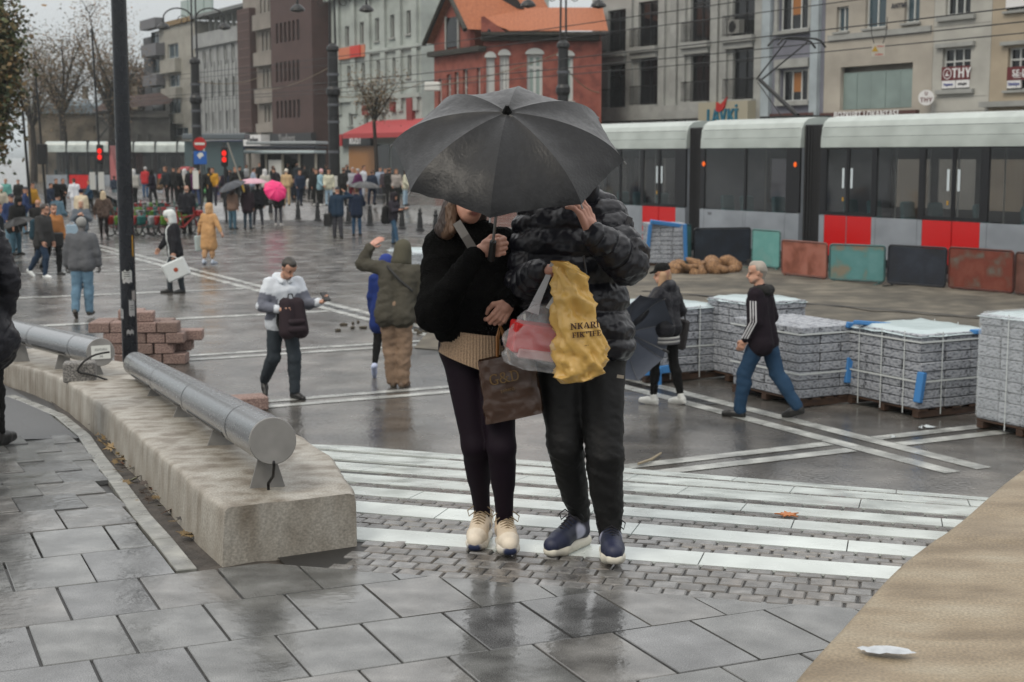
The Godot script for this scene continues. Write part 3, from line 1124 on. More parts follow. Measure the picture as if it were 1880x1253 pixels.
func tram_panel(t: Node3D, called: String, x0: float, x1: float, y0: float, y1: float, z: float, m: Material, label := "") -> MeshInstance3D:
	var b := MB.new()
	b.box(Vector3((x0 + x1) * 0.5, (y0 + y1) * 0.5, z - 0.03), Vector3(x1 - x0 - 0.012, y1 - y0 - 0.008, 0.06))
	var o := build(called, b, m, t)
	if label:
		o.set_meta("label", label)
	return o

func roof_run(t: Node3D, x0: float, x1: float, m: Material) -> void:
	var prof := [Vector2(0.0, 3.1), Vector2(-0.012, 3.36), Vector2(-0.02, 3.375), Vector2(-0.045, 3.60), Vector2(-0.055, 3.612), Vector2(-0.12, 3.75), Vector2(-0.26, 3.85), Vector2(-0.6, 3.90), Vector2(-1.9, 3.90), Vector2(-2.3, 3.8), Vector2(-2.45, 3.5), Vector2(-2.5, 3.1)]
	var b := MB.new()
	for k in prof.size() - 1:
		var p: Vector2 = prof[k]
		var q: Vector2 = prof[k + 1]
		b.quad(Vector3(x0, p.y, p.x), Vector3(x1, p.y, p.x), Vector3(x1, q.y, q.x), Vector3(x0, q.y, q.x))
	for x: float in [x0, x1]:
		for k in prof.size() - 2:
			b.tri(Vector3(x, prof[0].y, prof[0].x), Vector3(x, prof[k + 1].y, prof[k + 1].x), Vector3(x, prof[k + 2].y, prof[k + 2].x))
	build("roof", b, m, t)
	var g := MB.new()
	for y: float in [3.367, 3.606]:
		g.box(Vector3((x0 + x1) * 0.5, y, -0.02 if y < 3.5 else -0.052), Vector3(x1 - x0 - 0.1, 0.012, 0.012))
	build("roof_seam", g, M.dark_seam, t)

func tram_bay(t: Node3D, x0: float, x1: float, kind: String, w: Array) -> void:
	# kind: window or door
	var y0 := 1.40
	var y1 := 3.09
	var pane := MB.new()
	pane.box(Vector3((x0 + x1) * 0.5, (y0 + y1) * 0.5, -0.03), Vector3(x1 - x0 - 0.03, y1 - y0 - 0.02, 0.008))
	if kind == "door":
		var leaf := tram_panel(t, "door", x0, x1, 0.36, 1.385, -0.004, M.tram_red, "red lower door leaf")
		var o := build("pane", pane, M.tram_glass, leaf)
		var f := MB.new()
		for x: float in [x0 + 0.022, x1 - 0.022]:
			f.box(Vector3(x, (y0 + y1) * 0.5, -0.022), Vector3(0.045, y1 - y0, 0.03))
		f.box(Vector3((x0 + x1) * 0.5, y1 - 0.02, -0.022), Vector3(x1 - x0 - 0.09, 0.04, 0.03))
		f.box(Vector3((x0 + x1) * 0.5, y0 + 0.04, -0.022), Vector3(x1 - x0 - 0.09, 0.08, 0.03))
		build("door_frame", f, M.tram_black, leaf)
		if w.size():
			var s := MB.new()
			s.box(Vector3(w[0], 2.33, -0.012), Vector3(0.075, 0.50, 0.006))
			build("white_notice", s, mat("notice_white", Color(0.74, 0.78, 0.80), 0.5), leaf)
			if w.size() > 1:
				s = MB.new()
				s.box(Vector3(w[0], 1.80, -0.012), Vector3(0.055, 0.10, 0.006))
				build("door_button", s, mat("button_yellow", Color(0.65, 0.5, 0.18), 0.5), leaf)
	else:
		var o := build("window", pane, M.tram_glass, t)

func tram_interior(t: Node3D, x0: float, x1: float, seed_: int) -> void:
	var r := RandomNumberGenerator.new()
	r.seed = seed_
	var b := MB.new()
	b.quad(Vector3(x0, 0.5, -2.44), Vector3(x1, 0.5, -2.44), Vector3(x1, 1.55, -2.44), Vector3(x0, 1.55, -2.44))
	b.quad(Vector3(x0, 2.8, -2.44), Vector3(x1, 2.8, -2.44), Vector3(x1, 3.1, -2.44), Vector3(x0, 3.1, -2.44))
	b.quad(Vector3(x0, 0.62, -0.1), Vector3(x1, 0.62, -0.1), Vector3(x1, 0.62, -2.44), Vector3(x0, 0.62, -2.44))
	b.quad(Vector3(x0, 3.08, -2.44), Vector3(x1, 3.08, -2.44), Vector3(x1, 3.08, -0.1), Vector3(x0, 3.08, -0.1))
	build("interior", b, mat("tram_inside", Color(0.30, 0.31, 0.315), 0.7), t)
	# far side windows seen through the car
	var x := x0
	while x < x1 - 0.1:
		var w := minf(1.5, x1 - x)
		var g := MB.new()
		g.box(Vector3(x + w * 0.5 + 0.1, 2.175, -2.42), Vector3(w - 0.2, 1.25, 0.01))
		build("far_window", g, M.tram_glass, t)
		g = MB.new()
		g.box(Vector3(x + 0.1, 2.175, -2.43), Vector3(0.25, 1.3, 0.05))
		build("far_post", g, M.tram_inside, t)
		x += 1.5
	x = x0 + 0.6
	while x < x1 - 0.5:
		var s := MB.new()
		s.bevel(Vector3(x, 1.42, -0.55), Vector3(0.12, 0.72, 0.46), 0.04, Basis(Vector3.FORWARD, -0.12))
		build("seat_back", s, mat("seat_teal", Color(0.25, 0.40, 0.42), 0.4), t)
		var p := MB.new()
		p.tube([Vector3(x + 0.35, 0.62, -0.9), Vector3(x + 0.35, 3.05, -0.9)], [0.018, 0.018], 6, false)
		build("grab_pole", p, mat("pole_pale", Color(0.6, 0.62, 0.6), 0.4), t)
		x += r.randf_range(0.8, 1.4)

func bellows(t: Node3D, x0: float, x1: float) -> void:
	var n := 9
	for k in n:
		var f := (k + 0.5) / n
		var x := lerpf(x0, x1, f)
		var dip := 0.06 + 0.10 * sin(PI * f)
		var b := MB.new()
		var w := (x1 - x0) / n * 0.68
		b.bevel(Vector3(x, 2.02, -1.25), Vector3(w, 3.35, 2.44 - 2.0 * dip), 0.02)
		build("bellows_fold", b, M.bellows, t)
	var c := MB.new()
	c.box(Vector3((x0 + x1) * 0.5, 2.0, -1.25), Vector3(x1 - x0, 3.2, 2.05))
	build("bellows_core", c, M.tram_black, t)

func pantograph(t: Node3D, x: float, k := 1.0) -> void:
	# a single-arm collector: lower arm leans left, upper arm returns right
	var m := mat("pantograph_black", Color(0.045, 0.045, 0.05), 0.5)
	var foot := Vector3(x, 3.98, -1.25)
	var knee := foot + Vector3(-1.65 * k, 1.05, 0)
	var head := knee + Vector3(1.55 * k, 0.95, 0)
	var b := MB.new()
	b.box(foot + Vector3(-0.1 * k, -0.05, 0), Vector3(1.9, 0.08, 0.9))
	build("pantograph_base", b, m, t)
	b = MB.new()
	b.tube([foot, knee], [0.07, 0.05], 8)
	build("lower_arm", b, m, t)
	for s: float in [-1.0, 1.0]:
		b = MB.new()
		b.tube([knee + Vector3(0, 0, 0.1 * s), head + Vector3(0, 0, 0.38 * s)], [0.025, 0.02], 6)
		build("upper_arm", b, m, t)
	b = MB.new()
	b.tube([foot + Vector3(-0.45 * k, 0.0, 0.2), knee + Vector3(0.05, -0.08, 0.1)], [0.014, 0.014], 5)
	build("guide_rod", b, m, t)
	for s: float in [-1.0, 1.0]:
		b = MB.new()
		var pts := []
		var rr := []
		for i in 11:
			var f := i / 5.0 - 1.0
			pts.append(head + Vector3(s * 0.2, 0.08 - 0.22 * pow(absf(f), 6.0), f * 0.85))
			rr.append(0.03)
		b.tube(pts, rr, 6)
		build("contact_strip", b, m, t)

func trams() -> void:
	mat("tram_white", Color(0.70, 0.735, 0.72), 0.35, {"tex": TX.soft, "scale": 0.5})
	mat("tram_panel", Color(0.56, 0.585, 0.615), 0.35, {"tex": TX.soft, "scale": 0.5})
	mat("tram_red", Color(0.72, 0.055, 0.06), 0.3)
	mat("tram_black", Color(0.06, 0.06, 0.075), 0.3)
	mat("dark_seam", Color(0.08, 0.08, 0.08), 0.6)
	mat("bellows", Color(0.085, 0.085, 0.095), 0.6)
	glass("tram_glass", Color(0.03, 0.033, 0.038), 0.28)
	var t := thing("tram", "white articulated tram with red doors passing behind the barriers", "tram", Vector3(7.93, 0.0, -38.0), deg_to_rad(-59.5))
	var red := [[0.98 - 0.81, 0.97], [0.99, 1.86], [3.54, 4.45], [4.47, 5.24], [-7.84, -7.02], [-7.0, -6.17], [11.0, 11.85], [11.87, 12.7]]
	# module by module: [x0, x1, bays]
	var mods := [[-13.4, -5.70, [[-13.2, -11.9, "w"], [-11.8, -10.4, "w"], [-10.3, -9.1, "w"], [-9.0, -7.95, "w"], [-7.84, -7.02, "d", -7.12, 1], [-7.0, -6.17, "d", -6.88]]],
		[-5.02, -0.80, [[-4.82, -3.08, "w"], [-2.98, -1.35, "w"]]],
		[-0.03, 14.0, [[0.17, 0.97, "d", 0.82, 1], [0.99, 1.86, "d", 1.12], [2.0, 3.38, "w"], [3.54, 4.45, "d", 4.30, 1], [4.47, 5.30, "d", 4.62], [5.5, 7.4, "w"], [7.5, 9.3, "w"], [9.4, 10.9, "w"], [11.0, 11.85, "d", 11.7], [11.87, 12.7, "d", 12.0]]]]
	for md in mods:
		var x0: float = md[0]
		var x1: float = md[1]
		roof_run(t, x0, x1, M.tram_white)
		var edge := x0
		for q in md[2]:
			if q[0] - edge > 0.02:
				tram_panel(t, "window_post", edge, q[0], 1.40, 3.09, -0.006, M.tram_black)
				tram_panel(t, "side_panel", edge, q[0], 0.36, 1.385, -0.0, M.tram_panel)
			if q[2] == "d":
				tram_bay(t, q[0], q[1], "door", q.slice(3))
			else:
				tram_bay(t, q[0], q[1], "window", [])
				tram_panel(t, "side_panel", q[0], q[1], 0.36, 1.385, 0.0, M.tram_panel)
			edge = q[1]
		if x1 - edge > 0.02:
			tram_panel(t, "window_post", edge, x1, 1.40, 3.09, -0.006, M.tram_black)
			tram_panel(t, "side_panel", edge, x1, 0.36, 1.385, 0.0, M.tram_panel)
		tram_interior(t, x0, x1, int(x0 * 10) + 200)
		for x: float in [x0 + 0.05, x1 - 0.05]:
			var e := MB.new()
			e.box(Vector3(x, 1.75, -1.27), Vector3(0.09, 2.7, 2.4))
			build("end_wall", e, M.tram_panel, t)
		var under := MB.new()
		under.box(Vector3((x0 + x1) * 0.5, 0.25, -1.25), Vector3(x1 - x0 - 0.2, 0.28, 2.2))
		build("undercarriage", under, M.tram_black, t)
	bellows(t, -0.78, -0.05)
	bellows(t, -5.68, -5.04)
	for q in [[-4.86, 2.66], [-0.98, 2.66]]:
		var b := MB.new()
		b.ball(Vector3(q[0], q[1], 0.0), Vector3(0.05, 0.07, 0.04), 8, 6)
		build("side_marker_lamp", b, glow("amber", Color(1.0, 0.42, 0.12), 0.9), t)
	var num := text_mesh("808", 0.11, 0.004, false)
	put("fleet_number", num, mat("print_dark", Color(0.2, 0.2, 0.22), 0.6), t, Transform3D(Basis.IDENTITY, Vector3(-4.55, 1.26, 0.002)))
	pantograph(t, -2.35)
	# faint trackside bed
	var bed := MB.new()
	bed.box(Vector3(0, 0.07, -1.2), Vector3(40, 0.14, 4.0))
	var o := put("tram_road", bed.mesh(), mat("track_bed", Color(0.27, 0.27, 0.27), 0.7, {"tex": TX.mottle, "scale": 0.3}), null, t.transform)
	tag(o, "", "", "", "structure")
	# two far trams
	for k in 2:
		var f := thing("tram", ["far white tram at left with a pink nose, its pantograph raised", "far white tram stretching right from the dark pole to the no entry sign"][k], "tram", [Vector3(-35.3, 1.076, -112), Vector3(-31.35, 1.011, -116)][k] * Vector3(1, 0, 1), deg_to_rad(-2.5 + k), "far trams at the stop")
		f.position.y = 0.05
		var L: float = [4.9, 8.6][k]
		var bays: int = [3, 5][k]
		var wide := L / bays
		roof_run(f, 0, L, M.tram_white)
		tram_interior(f, 0, L, 90 + k)
		for i in bays:
			var x0 := i * wide
			tram_panel(f, "window_post", x0, x0 + 0.14, 1.4, 3.09, 0.0, M.tram_black)
			if i == bays / 2:
				tram_bay(f, x0 + 0.15, x0 + wide * 0.5, "door", [])
				tram_bay(f, x0 + wide * 0.5, x0 + wide - 0.02, "door", [])
			else:
				tram_bay(f, x0 + 0.15, x0 + wide - 0.02, "window", [])
				tram_panel(f, "side_panel", x0, x0 + wide, 0.36, 1.385, 0.0, M.tram_panel)
			var s := MB.new()
			s.box(Vector3(x0 + wide - 0.01, 3.45, -1.2), Vector3(0.07, 0.9, 2.5))
			build("bellows_fold", s, M.bellows, f)
		if k == 0:
			var n := MB.new()
			var poly := PackedVector2Array([Vector2(L, 0.4), Vector2(L + 0.55, 0.5), Vector2(L + 0.5, 1.4), Vector2(L + 0.1, 3.5), Vector2(L - 0.25, 3.85), Vector2(L, 3.0)])
			n.prism(poly, 2.3, Transform3D(Basis.IDENTITY, Vector3(0, 0, -1.25)))
			build("nose", n, mat("nose_pink", Color(0.62, 0.36, 0.36), 0.4), f)
			pantograph(f, 3.6, -0.55)

# a wall with real openings in its local plane (x right, y up, z out); returns the mesh builder
func pierced(x0: float, x1: float, y0: float, y1: float, holes: Array, deep := 0.28) -> MB:
	var b := MB.new()
	var xs := [x0, x1]
	var ys := [y0, y1]
	for h: Rect2 in holes:
		for x in [h.position.x, h.end.x]:
			if x > x0 and x < x1:
				xs.append(x)
		for y in [h.position.y, h.end.y]:
			if y > y0 and y < y1:
				ys.append(y)
	xs.sort()
	ys.sort()
	for j in ys.size() - 1:
		if ys[j + 1] - ys[j] < 1e-4:
			continue
		var run := INF
		for i in xs.size() - 1:
			var c := Vector2((xs[i] + xs[i + 1]) * 0.5, (ys[j] + ys[j + 1]) * 0.5)
			var open := false
			for h: Rect2 in holes:
				if h.has_point(c):
					open = true
					break
			if not open and run == INF:
				run = xs[i]
			if run != INF and (open or i == xs.size() - 2):
				var e: float = xs[i] if open else xs[i + 1]
				if e - run > 1e-4:
					b.quad(Vector3(run, ys[j], 0), Vector3(e, ys[j], 0), Vector3(e, ys[j + 1], 0), Vector3(run, ys[j + 1], 0))
				run = INF
	for h: Rect2 in holes:
		var a := h.position
		var c := h.end
		b.quad(Vector3(a.x, a.y, -deep), Vector3(c.x, a.y, -deep), Vector3(c.x, a.y, 0), Vector3(a.x, a.y, 0))
		b.quad(Vector3(a.x, c.y, 0), Vector3(c.x, c.y, 0), Vector3(c.x, c.y, -deep), Vector3(a.x, c.y, -deep))
		b.quad(Vector3(a.x, a.y, 0), Vector3(a.x, c.y, 0), Vector3(a.x, c.y, -deep), Vector3(a.x, a.y, -deep))
		b.quad(Vector3(c.x, a.y, -deep), Vector3(c.x, c.y, -deep), Vector3(c.x, c.y, 0), Vector3(c.x, a.y, 0))
	return b

func window_in(parent: Node, h: Rect2, o := {}) -> MeshInstance3D:
	var z: float = o.get("z", 0.0) - 0.2
	var w: float = o.get("bar", 0.07)
	var cols: int = o.get("cols", 2)
	var f := MB.new()
	var c := h.get_center()
	f.box(Vector3(c.x, h.position.y + w * 0.5, z), Vector3(h.size.x, w, 0.08))
	f.box(Vector3(c.x, h.end.y - w * 0.5, z), Vector3(h.size.x, w, 0.08))
	for k in cols + 1:
		f.box(Vector3(h.position.x + w * 0.5 + (h.size.x - w) * k / cols, c.y, z - 0.004), Vector3(w, h.size.y - w * 2.0, 0.07))
	if o.has("rail"):
		f.box(Vector3(c.x, h.position.y + h.size.y * o.rail, z + 0.004), Vector3(h.size.x - w * 2.0, w, 0.07))
	var win := build("window", f, o.get("frame", M.window_white), parent)
	var p := MB.new()
	p.box(Vector3(c.x, c.y, z - 0.03), Vector3(h.size.x, h.size.y, 0.012))
	build("pane", p, o.get("glass", M.window_dark), win)
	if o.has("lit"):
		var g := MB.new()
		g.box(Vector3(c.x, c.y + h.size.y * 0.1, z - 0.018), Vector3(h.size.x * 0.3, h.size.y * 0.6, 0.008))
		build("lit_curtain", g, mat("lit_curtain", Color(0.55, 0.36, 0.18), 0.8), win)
	if o.get("sill", true):
		var s := MB.new()
		s.box(Vector3(c.x, h.position.y - 0.05, 0.06 + o.get("z", 0.0)), Vector3(h.size.x + 0.24, 0.1, 0.2))
		build("sill", s, o.get("sill_m", M.trim_pale), win)
	return win

func house(called: String, label: String, x0: float, x1: float, y1: float, holes: Array, wall_m: Material, o := {}) -> Node3D:
	var t := thing(called, label, "building", Vector3(19.6, 0, -65.0), deg_to_rad(-59.48))
	t.translate_object_local(Vector3(0, 0, o.get("out", 0.0)))
	build("wall", pierced(x0 + 0.01, x1 - 0.01, 0.0, y1, holes), wall_m, t)
	var body := MB.new()
	var dpt: float = o.get("deep", 11.0)
	for x: float in [x0 + 0.01, x1 - 0.01]:
		var s := 1.0 if x > (x0 + x1) * 0.5 else -1.0
		if s > 0:
			body.quad(Vector3(x, 0, 0), Vector3(x, 0, -dpt), Vector3(x, y1, -dpt), Vector3(x, y1, 0))
		else:
			body.quad(Vector3(x, 0, -dpt), Vector3(x, 0, 0), Vector3(x, y1, 0), Vector3(x, y1, -dpt))
	body.quad(Vector3(x0, 0, -dpt), Vector3(x0, y1, -dpt), Vector3(x1, y1, -dpt), Vector3(x1, 0, -dpt))
	body.quad(Vector3(x0, y1, 0), Vector3(x1, y1, 0), Vector3(x1, y1, -dpt), Vector3(x0, y1, -dpt))
	body.quad(Vector3(x0, 0.5, -0.6), Vector3(x1, 0.5, -0.6), Vector3(x1, y1 - 0.3, -0.6), Vector3(x0, y1 - 0.3, -0.6))
	build("side_walls", body, o.get("side_m", wall_m), t)
	return t

func band(t: Node3D, called: String, x0: float, x1: float, y0: float, y1: float, proud: float, m: Material, z0 := 0.0) -> MeshInstance3D:
	var b := MB.new()
	b.box(Vector3((x0 + x1) * 0.5, (y0 + y1) * 0.5, z0 + proud * 0.5 - 0.02), Vector3(x1 - x0, y1 - y0, proud + 0.04))
	return build(called, b, m, t)

func lettering(t: Node3D, called: String, words: String, size: float, at: Vector3, m: Material, bold := true, depth := 0.03) -> MeshInstance3D:
	return put(called, text_mesh(words, size, depth, bold), m, t, Transform3D(Basis.IDENTITY, at))

func balcony_rail(parent: Node, x0: float, x1: float, y: float, h: float, m: Material, out := 0.35) -> void:
	var b := MB.new()
	var n := int((x1 - x0) / 0.13)
	for k in n + 1:
		b.box(Vector3(lerpf(x0, x1, float(k) / n), y + h * 0.5, out), Vector3(0.022, h, 0.022))
	b.box(Vector3((x0 + x1) * 0.5, y + h, out), Vector3(x1 - x0 + 0.04, 0.05, 0.05))
	b.box(Vector3((x0 + x1) * 0.5, y + 0.06, out), Vector3(x1 - x0, 0.03, 0.03))
	for x: float in [x0, x1]:
		b.box(Vector3(x, y + h, out * 0.5), Vector3(0.04, 0.05, out))
	tag(build("balcony_rail", b, m, parent), "", "", "", "")

func awning(t: Node3D, x0: float, x1: float, y0: float, y1: float, out: float, m: Material) -> void:
	var b := MB.new()
	b.quad(Vector3(x0, y0, out), Vector3(x1, y0, out), Vector3(x1, y1, 0.05), Vector3(x0, y1, 0.05))
	b.quad(Vector3(x0, y0 - 0.35, out), Vector3(x1, y0 - 0.35, out), Vector3(x1, y0, out), Vector3(x0, y0, out))
	b.tri(Vector3(x0, y0, 0.05), Vector3(x0, y0, out), Vector3(x0, y1, 0.05))
	b.tri(Vector3(x1, y0, out), Vector3(x1, y0, 0.05), Vector3(x1, y1, 0.05))
	build("awning", b, m, t)

func shopfront(t: Node3D, x0: float, x1: float, y1: float, n: int, glass_m: Material) -> void:
	var w := (x1 - x0) / n
	for k in n:
		var p := MB.new()
		p.box(Vector3(x0 + w * (k + 0.5), y1 * 0.5, 0.03), Vector3(w - 0.25, y1 - 0.3, 0.04))
		build("shop_window", p, glass_m, t)

func buildings() -> void:
	mat("window_white", Color(0.70, 0.71, 0.70), 0.5)
	mat("window_black", Color(0.08, 0.085, 0.09), 0.4)
	mat("window_dark", Color(0.075, 0.08, 0.09), 0.12)
	mat("window_pale", Color(0.52, 0.58, 0.56), 0.2)
	mat("window_blue", Color(0.22, 0.28, 0.31), 0.12)
	mat("trim_pale", Color(0.60, 0.605, 0.59), 0.7, {"tex": TX.soft, "scale": 0.5})
	mat("iron", Color(0.075, 0.075, 0.08), 0.5)
	mat("shop_dark", Color(0.10, 0.10, 0.10), 0.15)
	mat("shop_lit", Color(0.55, 0.38, 0.2), 0.5)
	var wl := func(key: String, c: Color) -> StandardMaterial3D: return mat(key, c, 0.8, {"tex": noise_tex("plaster", 0.006, 0.80, 1.0, 5, 512, 51), "nrm": TX.bumps, "nscale": 0.12, "scale": 0.18})
	var letter_white := mat("letter_white", Color(0.8, 0.8, 0.8), 0.5)

	# --- right edge house with the maroon hire sign
	var h0: Array = [Rect2(2.49, 5.61, 1.55, 1.77), Rect2(2.32, 8.90, 1.55, 1.62)]
	var e0 := Vector2(1.56, 1.86)
	var t := house("town_house", "sand coloured house front with a maroon agency sign at the right edge", e0.x, 6.5, 13.5, h0, wl.call("sand_wall", Color(0.66, 0.61, 0.53)))
	for h in h0:
		window_in(t, h, {"cols": 3, "rail": 0.72})
	var s0: Rect2 = Rect2(2.53, 6.02, 1.53, 0.56)
	band(t, "agency_sign", s0.position.x, s0.end.x, s0.position.y, s0.end.y, 0.06, mat("maroon", Color(0.34, 0.06, 0.08), 0.5))
	lettering(t, "sign_lettering", "SE-DAYI", 0.36, Vector3(s0.position.x + 0.95, s0.end.y - 0.26, 0.065), letter_white)
	lettering(t, "sign_lettering", "TEL: 458", 0.22, Vector3(s0.position.x + 0.75, s0.position.y + 0.17, 0.065), letter_white)
	var s1: Rect2 = Rect2(2.55, 5.70, 0.71, 0.33)
	band(t, "small_sign", s1.position.x, s1.end.x, s1.position.y, s1.end.y, 0.05, letter_white)
	lettering(t, "small_lettering", "Türkiye", 0.17, Vector3(s1.get_center().x, s1.get_center().y, 0.055), mat("letter_blue", Color(0.12, 0.2, 0.5), 0.5))
	var s2: Rect2 = Rect2(2.31, 9.03, 1.58, 0.53)
	band(t, "upper_sign", s2.position.x, s2.end.x, s2.position.y, s2.end.y, 0.05, letter_white)
	lettering(t, "upper_lettering", "CAN DO", 0.3, Vector3(s2.position.x + 0.85, s2.position.y + 0.45, 0.055), mat("print_dark", Color(0.2, 0.2, 0.22), 0.6))
	var ledge: Rect2 = Rect2(1.45, 4.93, 2.67, 0.23)
	band(t, "ledge", ledge.position.x, ledge.end.x, ledge.position.y, ledge.end.y, 0.5, M.trim_pale)
	var head: Rect2 = Rect2(2.20, 7.48, 1.79, 0.16)
	band(t, "window_hood", head.position.x, head.end.x, head.position.y, head.end.y, 0.2, M.trim_pale)

	# --- pale house with the airline sign
	var e1 := Vector2(-1.72, 1.82)
	var h1: Array = [Rect2(-1.15, 5.77, 1.62, 1.79), Rect2(-1.08, 8.98, 1.43, 1.79)]
	t = house("town_house", "narrow off-white house with coursed joints and a round hanging sign", e1.x, e0.x, 13.8, h1, wl.call("offwhite_wall", Color(0.69, 0.685, 0.655)))
	for h in h1:
		window_in(t, h, {"cols": 3, "rail": 0.68})
	var sg: Rect2 = Rect2(-1.11, 6.17, 1.59, 0.59)
	band(t, "airline_sign", sg.position.x, sg.end.x, sg.position.y, sg.end.y, 0.06, M.maroon)
	lettering(t, "sign_lettering", "THY", 0.58, Vector3(sg.position.x + 1.15, sg.get_center().y, 0.065), letter_white)
	var em := MB.new()
	em.tube([Vector3(0, 0, 0), Vector3(0, 0, 0.02)], [0.24, 0.24], 24)
	put("sign_emblem", em.mesh(), letter_white, t, Transform3D(Basis.IDENTITY, Vector3(sg.position.x + 0.34, sg.get_center().y, 0.05)))
	em = MB.new()
	em.tube([Vector3(0, 0, 0.02), Vector3(0, 0, 0.026)], [0.20, 0.20], 24)
	put("emblem_ground", em.mesh(), M.maroon, t, Transform3D(Basis.IDENTITY, Vector3(sg.position.x + 0.34, sg.get_center().y, 0.05)))
	em = MB.new()
	em.prism(PackedVector2Array([Vector2(-0.12, -0.1), Vector2(0.14, -0.1), Vector2(0.08, -0.04), Vector2(0.0, -0.03), Vector2(0.05, 0.14), Vector2(-0.04, 0.02)]), 0.008)
	put("emblem_bird", em.mesh(), letter_white, t, Transform3D(Basis.IDENTITY, Vector3(sg.position.x + 0.34, sg.get_center().y, 0.08)))
	for k in 2:
		var q: Rect2 = [Rect2(-1.08, 5.83, 0.76, 0.33), Rect2(-0.27, 5.83, 0.74, 0.33)][k]
		band(t, "small_sign", q.position.x, q.end.x, q.position.y, q.end.y, 0.05, letter_white)
		lettering(t, "small_lettering", ["Pegasus", "atlasjet"][k], 0.14, Vector3(q.get_center().x, q.get_center().y, 0.055), [M.letter_blue, M.print_dark][k])
	for q: Rect2 in [Rect2(-1.46, 7.60, 2.18, 0.19), Rect2(-1.36, 5.58, 2.12, 0.19), Rect2(-1.45, 8.75, 2.14, 0.19)]:
		band(t, "window_hood", q.position.x, q.end.x, q.position.y, q.end.y, 0.18, M.trim_pale)
	for k in 16:
		var y := 4.2 + k * 0.62
		var b := MB.new()
		b.box(Vector3((e1.x + e0.x) * 0.5, y, 0.0), Vector3(e0.x - e1.x - 0.1, 0.02, 0.012))
		var hit := false
		for h: Rect2 in h1:
			hit = hit or (y > h.position.y - 0.1 and y < h.end.y + 0.1)
		if not hit:
			build("wall_joint", b, mat("joint_grey", Color(0.42, 0.42, 0.4), 0.8), t)
	var rs := Vector2(-1.54, 5.44)
	var disc := MB.new()
	disc.tube([Vector3(-0.06, 0, 0), Vector3(0.06, 0, 0)], [0.34, 0.34], 28)
	var hang := put("hanging_sign", disc.mesh(), letter_white, t, Transform3D(Basis(Vector3.UP, deg_to_rad(-50)), Vector3(rs.x, rs.y, 0.5)))
	put("hanging_lettering", text_mesh("THY", 0.28, 0.01), M.maroon, hang, Transform3D(Basis(Vector3.UP, PI * 0.5), Vector3(0.065, -0.1, 0)))
	put("hanging_emblem", text_mesh("U", 0.22, 0.01), M.maroon, hang, Transform3D(Basis(Vector3.UP, PI * 0.5), Vector3(0.065, 0.18, 0)))

	# --- house with the wide shuttered window
	var e2 := Vector2(-8.73, 1.72)
	var h2: Array = [Rect2(-7.57, 5.05, 4.67, 2.03), Rect2(-7.96, 8.76, 0.82, 1.18), Rect2(-6.02, 8.78, 1.34, 2.75), Rect2(-3.53, 8.85, 0.93, 2.43)]
	t = house("town_house", "beige house front with a very wide milky glass window", e2.x, e1.x, 13.8, h2, wl.call("beige_wall", Color(0.67, 0.645, 0.60)))
	var big: Rect2 = h2[0]
	for k in 5:
		var w := big.size.x / 5.0
		var p := MB.new()
		p.box(Vector3(big.position.x + w * (k + 0.5), big.get_center().y - 0.12, -0.22 - 0.012 * (k % 2)), Vector3(w - 0.02, big.size.y - 0.3, 0.03))
		build("milky_pane", p, mat("milky_glass", Color(0.50, 0.565, 0.55), 0.35, {"tex": TX.soft, "scale": 0.3}), t)
	for k in 3:
		window_in(t, h2[k + 1], {"cols": 2, "glass": M.window_blue})
	var rim: Rect2 = Rect2(-8.16, 8.38, 6.16, 0.15)
	band(t, "string_course", e2.x + 0.3, e1.x - 0.1, rim.position.y, rim.end.y + 0.1, 0.12, M.trim_pale)
	var sb: Rect2 = Rect2(-8.69, 4.66, 6.28, 0.28)
	band(t, "shop_sign", sb.position.x, sb.end.x, sb.position.y, sb.end.y, 0.25, mat("shop_brown", Color(0.28, 0.16, 0.14), 0.6))
	lettering(t, "shop_lettering", "BOZKURT LOKANTASI", 0.42, Vector3(sb.get_center().x, sb.get_center().y, 0.26), letter_white)
	lettering(t, "wall_lettering", "ANTMI", 0.3, Vector3(Vector2(-3.84, 9.67).x, Vector2(-3.84, 9.67).y, 0.02), M.print_dark)

	# --- lavender house with pale pilasters
	var e3 := Vector2(-13.05, 1.66)
	var h3: Array = [Rect2(-12.09, 9.09, 2.18, 2.52), Rect2(-11.86, 5.58, 2.06, 1.56)]
	t = house("town_house", "lavender grey house between pale blue pilasters, lamps lit inside", e3.x, e2.x, 13.5, h3, wl.call("lavender_wall", Color(0.47, 0.475, 0.52)))
	for h in h3:
		window_in(t, h, {"cols": 3, "lit": true, "frame": M.window_white})
	for q: Rect2 in [Rect2(-13.19, 4.57, 0.63, 7.78), Rect2(-9.53, 4.76, 0.54, 7.20)]:
		band(t, "pilaster", q.position.x, q.end.x, 0.2, 13.4, 0.22, mat("pale_blue", Color(0.62, 0.66, 0.68), 0.7, {"tex": TX.soft, "scale": 0.4}))
	for q: Rect2 in [Rect2(-12.15, 7.24, 2.51, 0.43), Rect2(-12.08, 5.37, 2.51, 0.22), Rect2(-12.29, 8.87, 2.66, 0.21)]:
		band(t, "window_hood", q.position.x, q.end.x, q.position.y, q.end.y, 0.25, M.trim_pale)
	for q: Rect2 in [Rect2(-12.20, 5.51, 0.29, 1.79), Rect2(-9.76, 5.49, 0.24, 1.75), Rect2(-12.37, 9.04, 0.25, 2.43), Rect2(-9.86, 8.97, 0.20, 2.25)]:
		band(t, "window_jamb", q.position.x, q.end.x, q.position.y, q.end.y, 0.12, M.trim_pale)
	var sign3: Rect2 = Rect2(-12.40, 4.72, 3.24, 0.27)
	band(t, "shop_sign", sign3.position.x, sign3.end.x, sign3.position.y, sign3.end.y, 0.25, M.shop_brown)

	# --- grey stone hotel with balconies
	var e4 := Vector2(-28.88, 1.44)
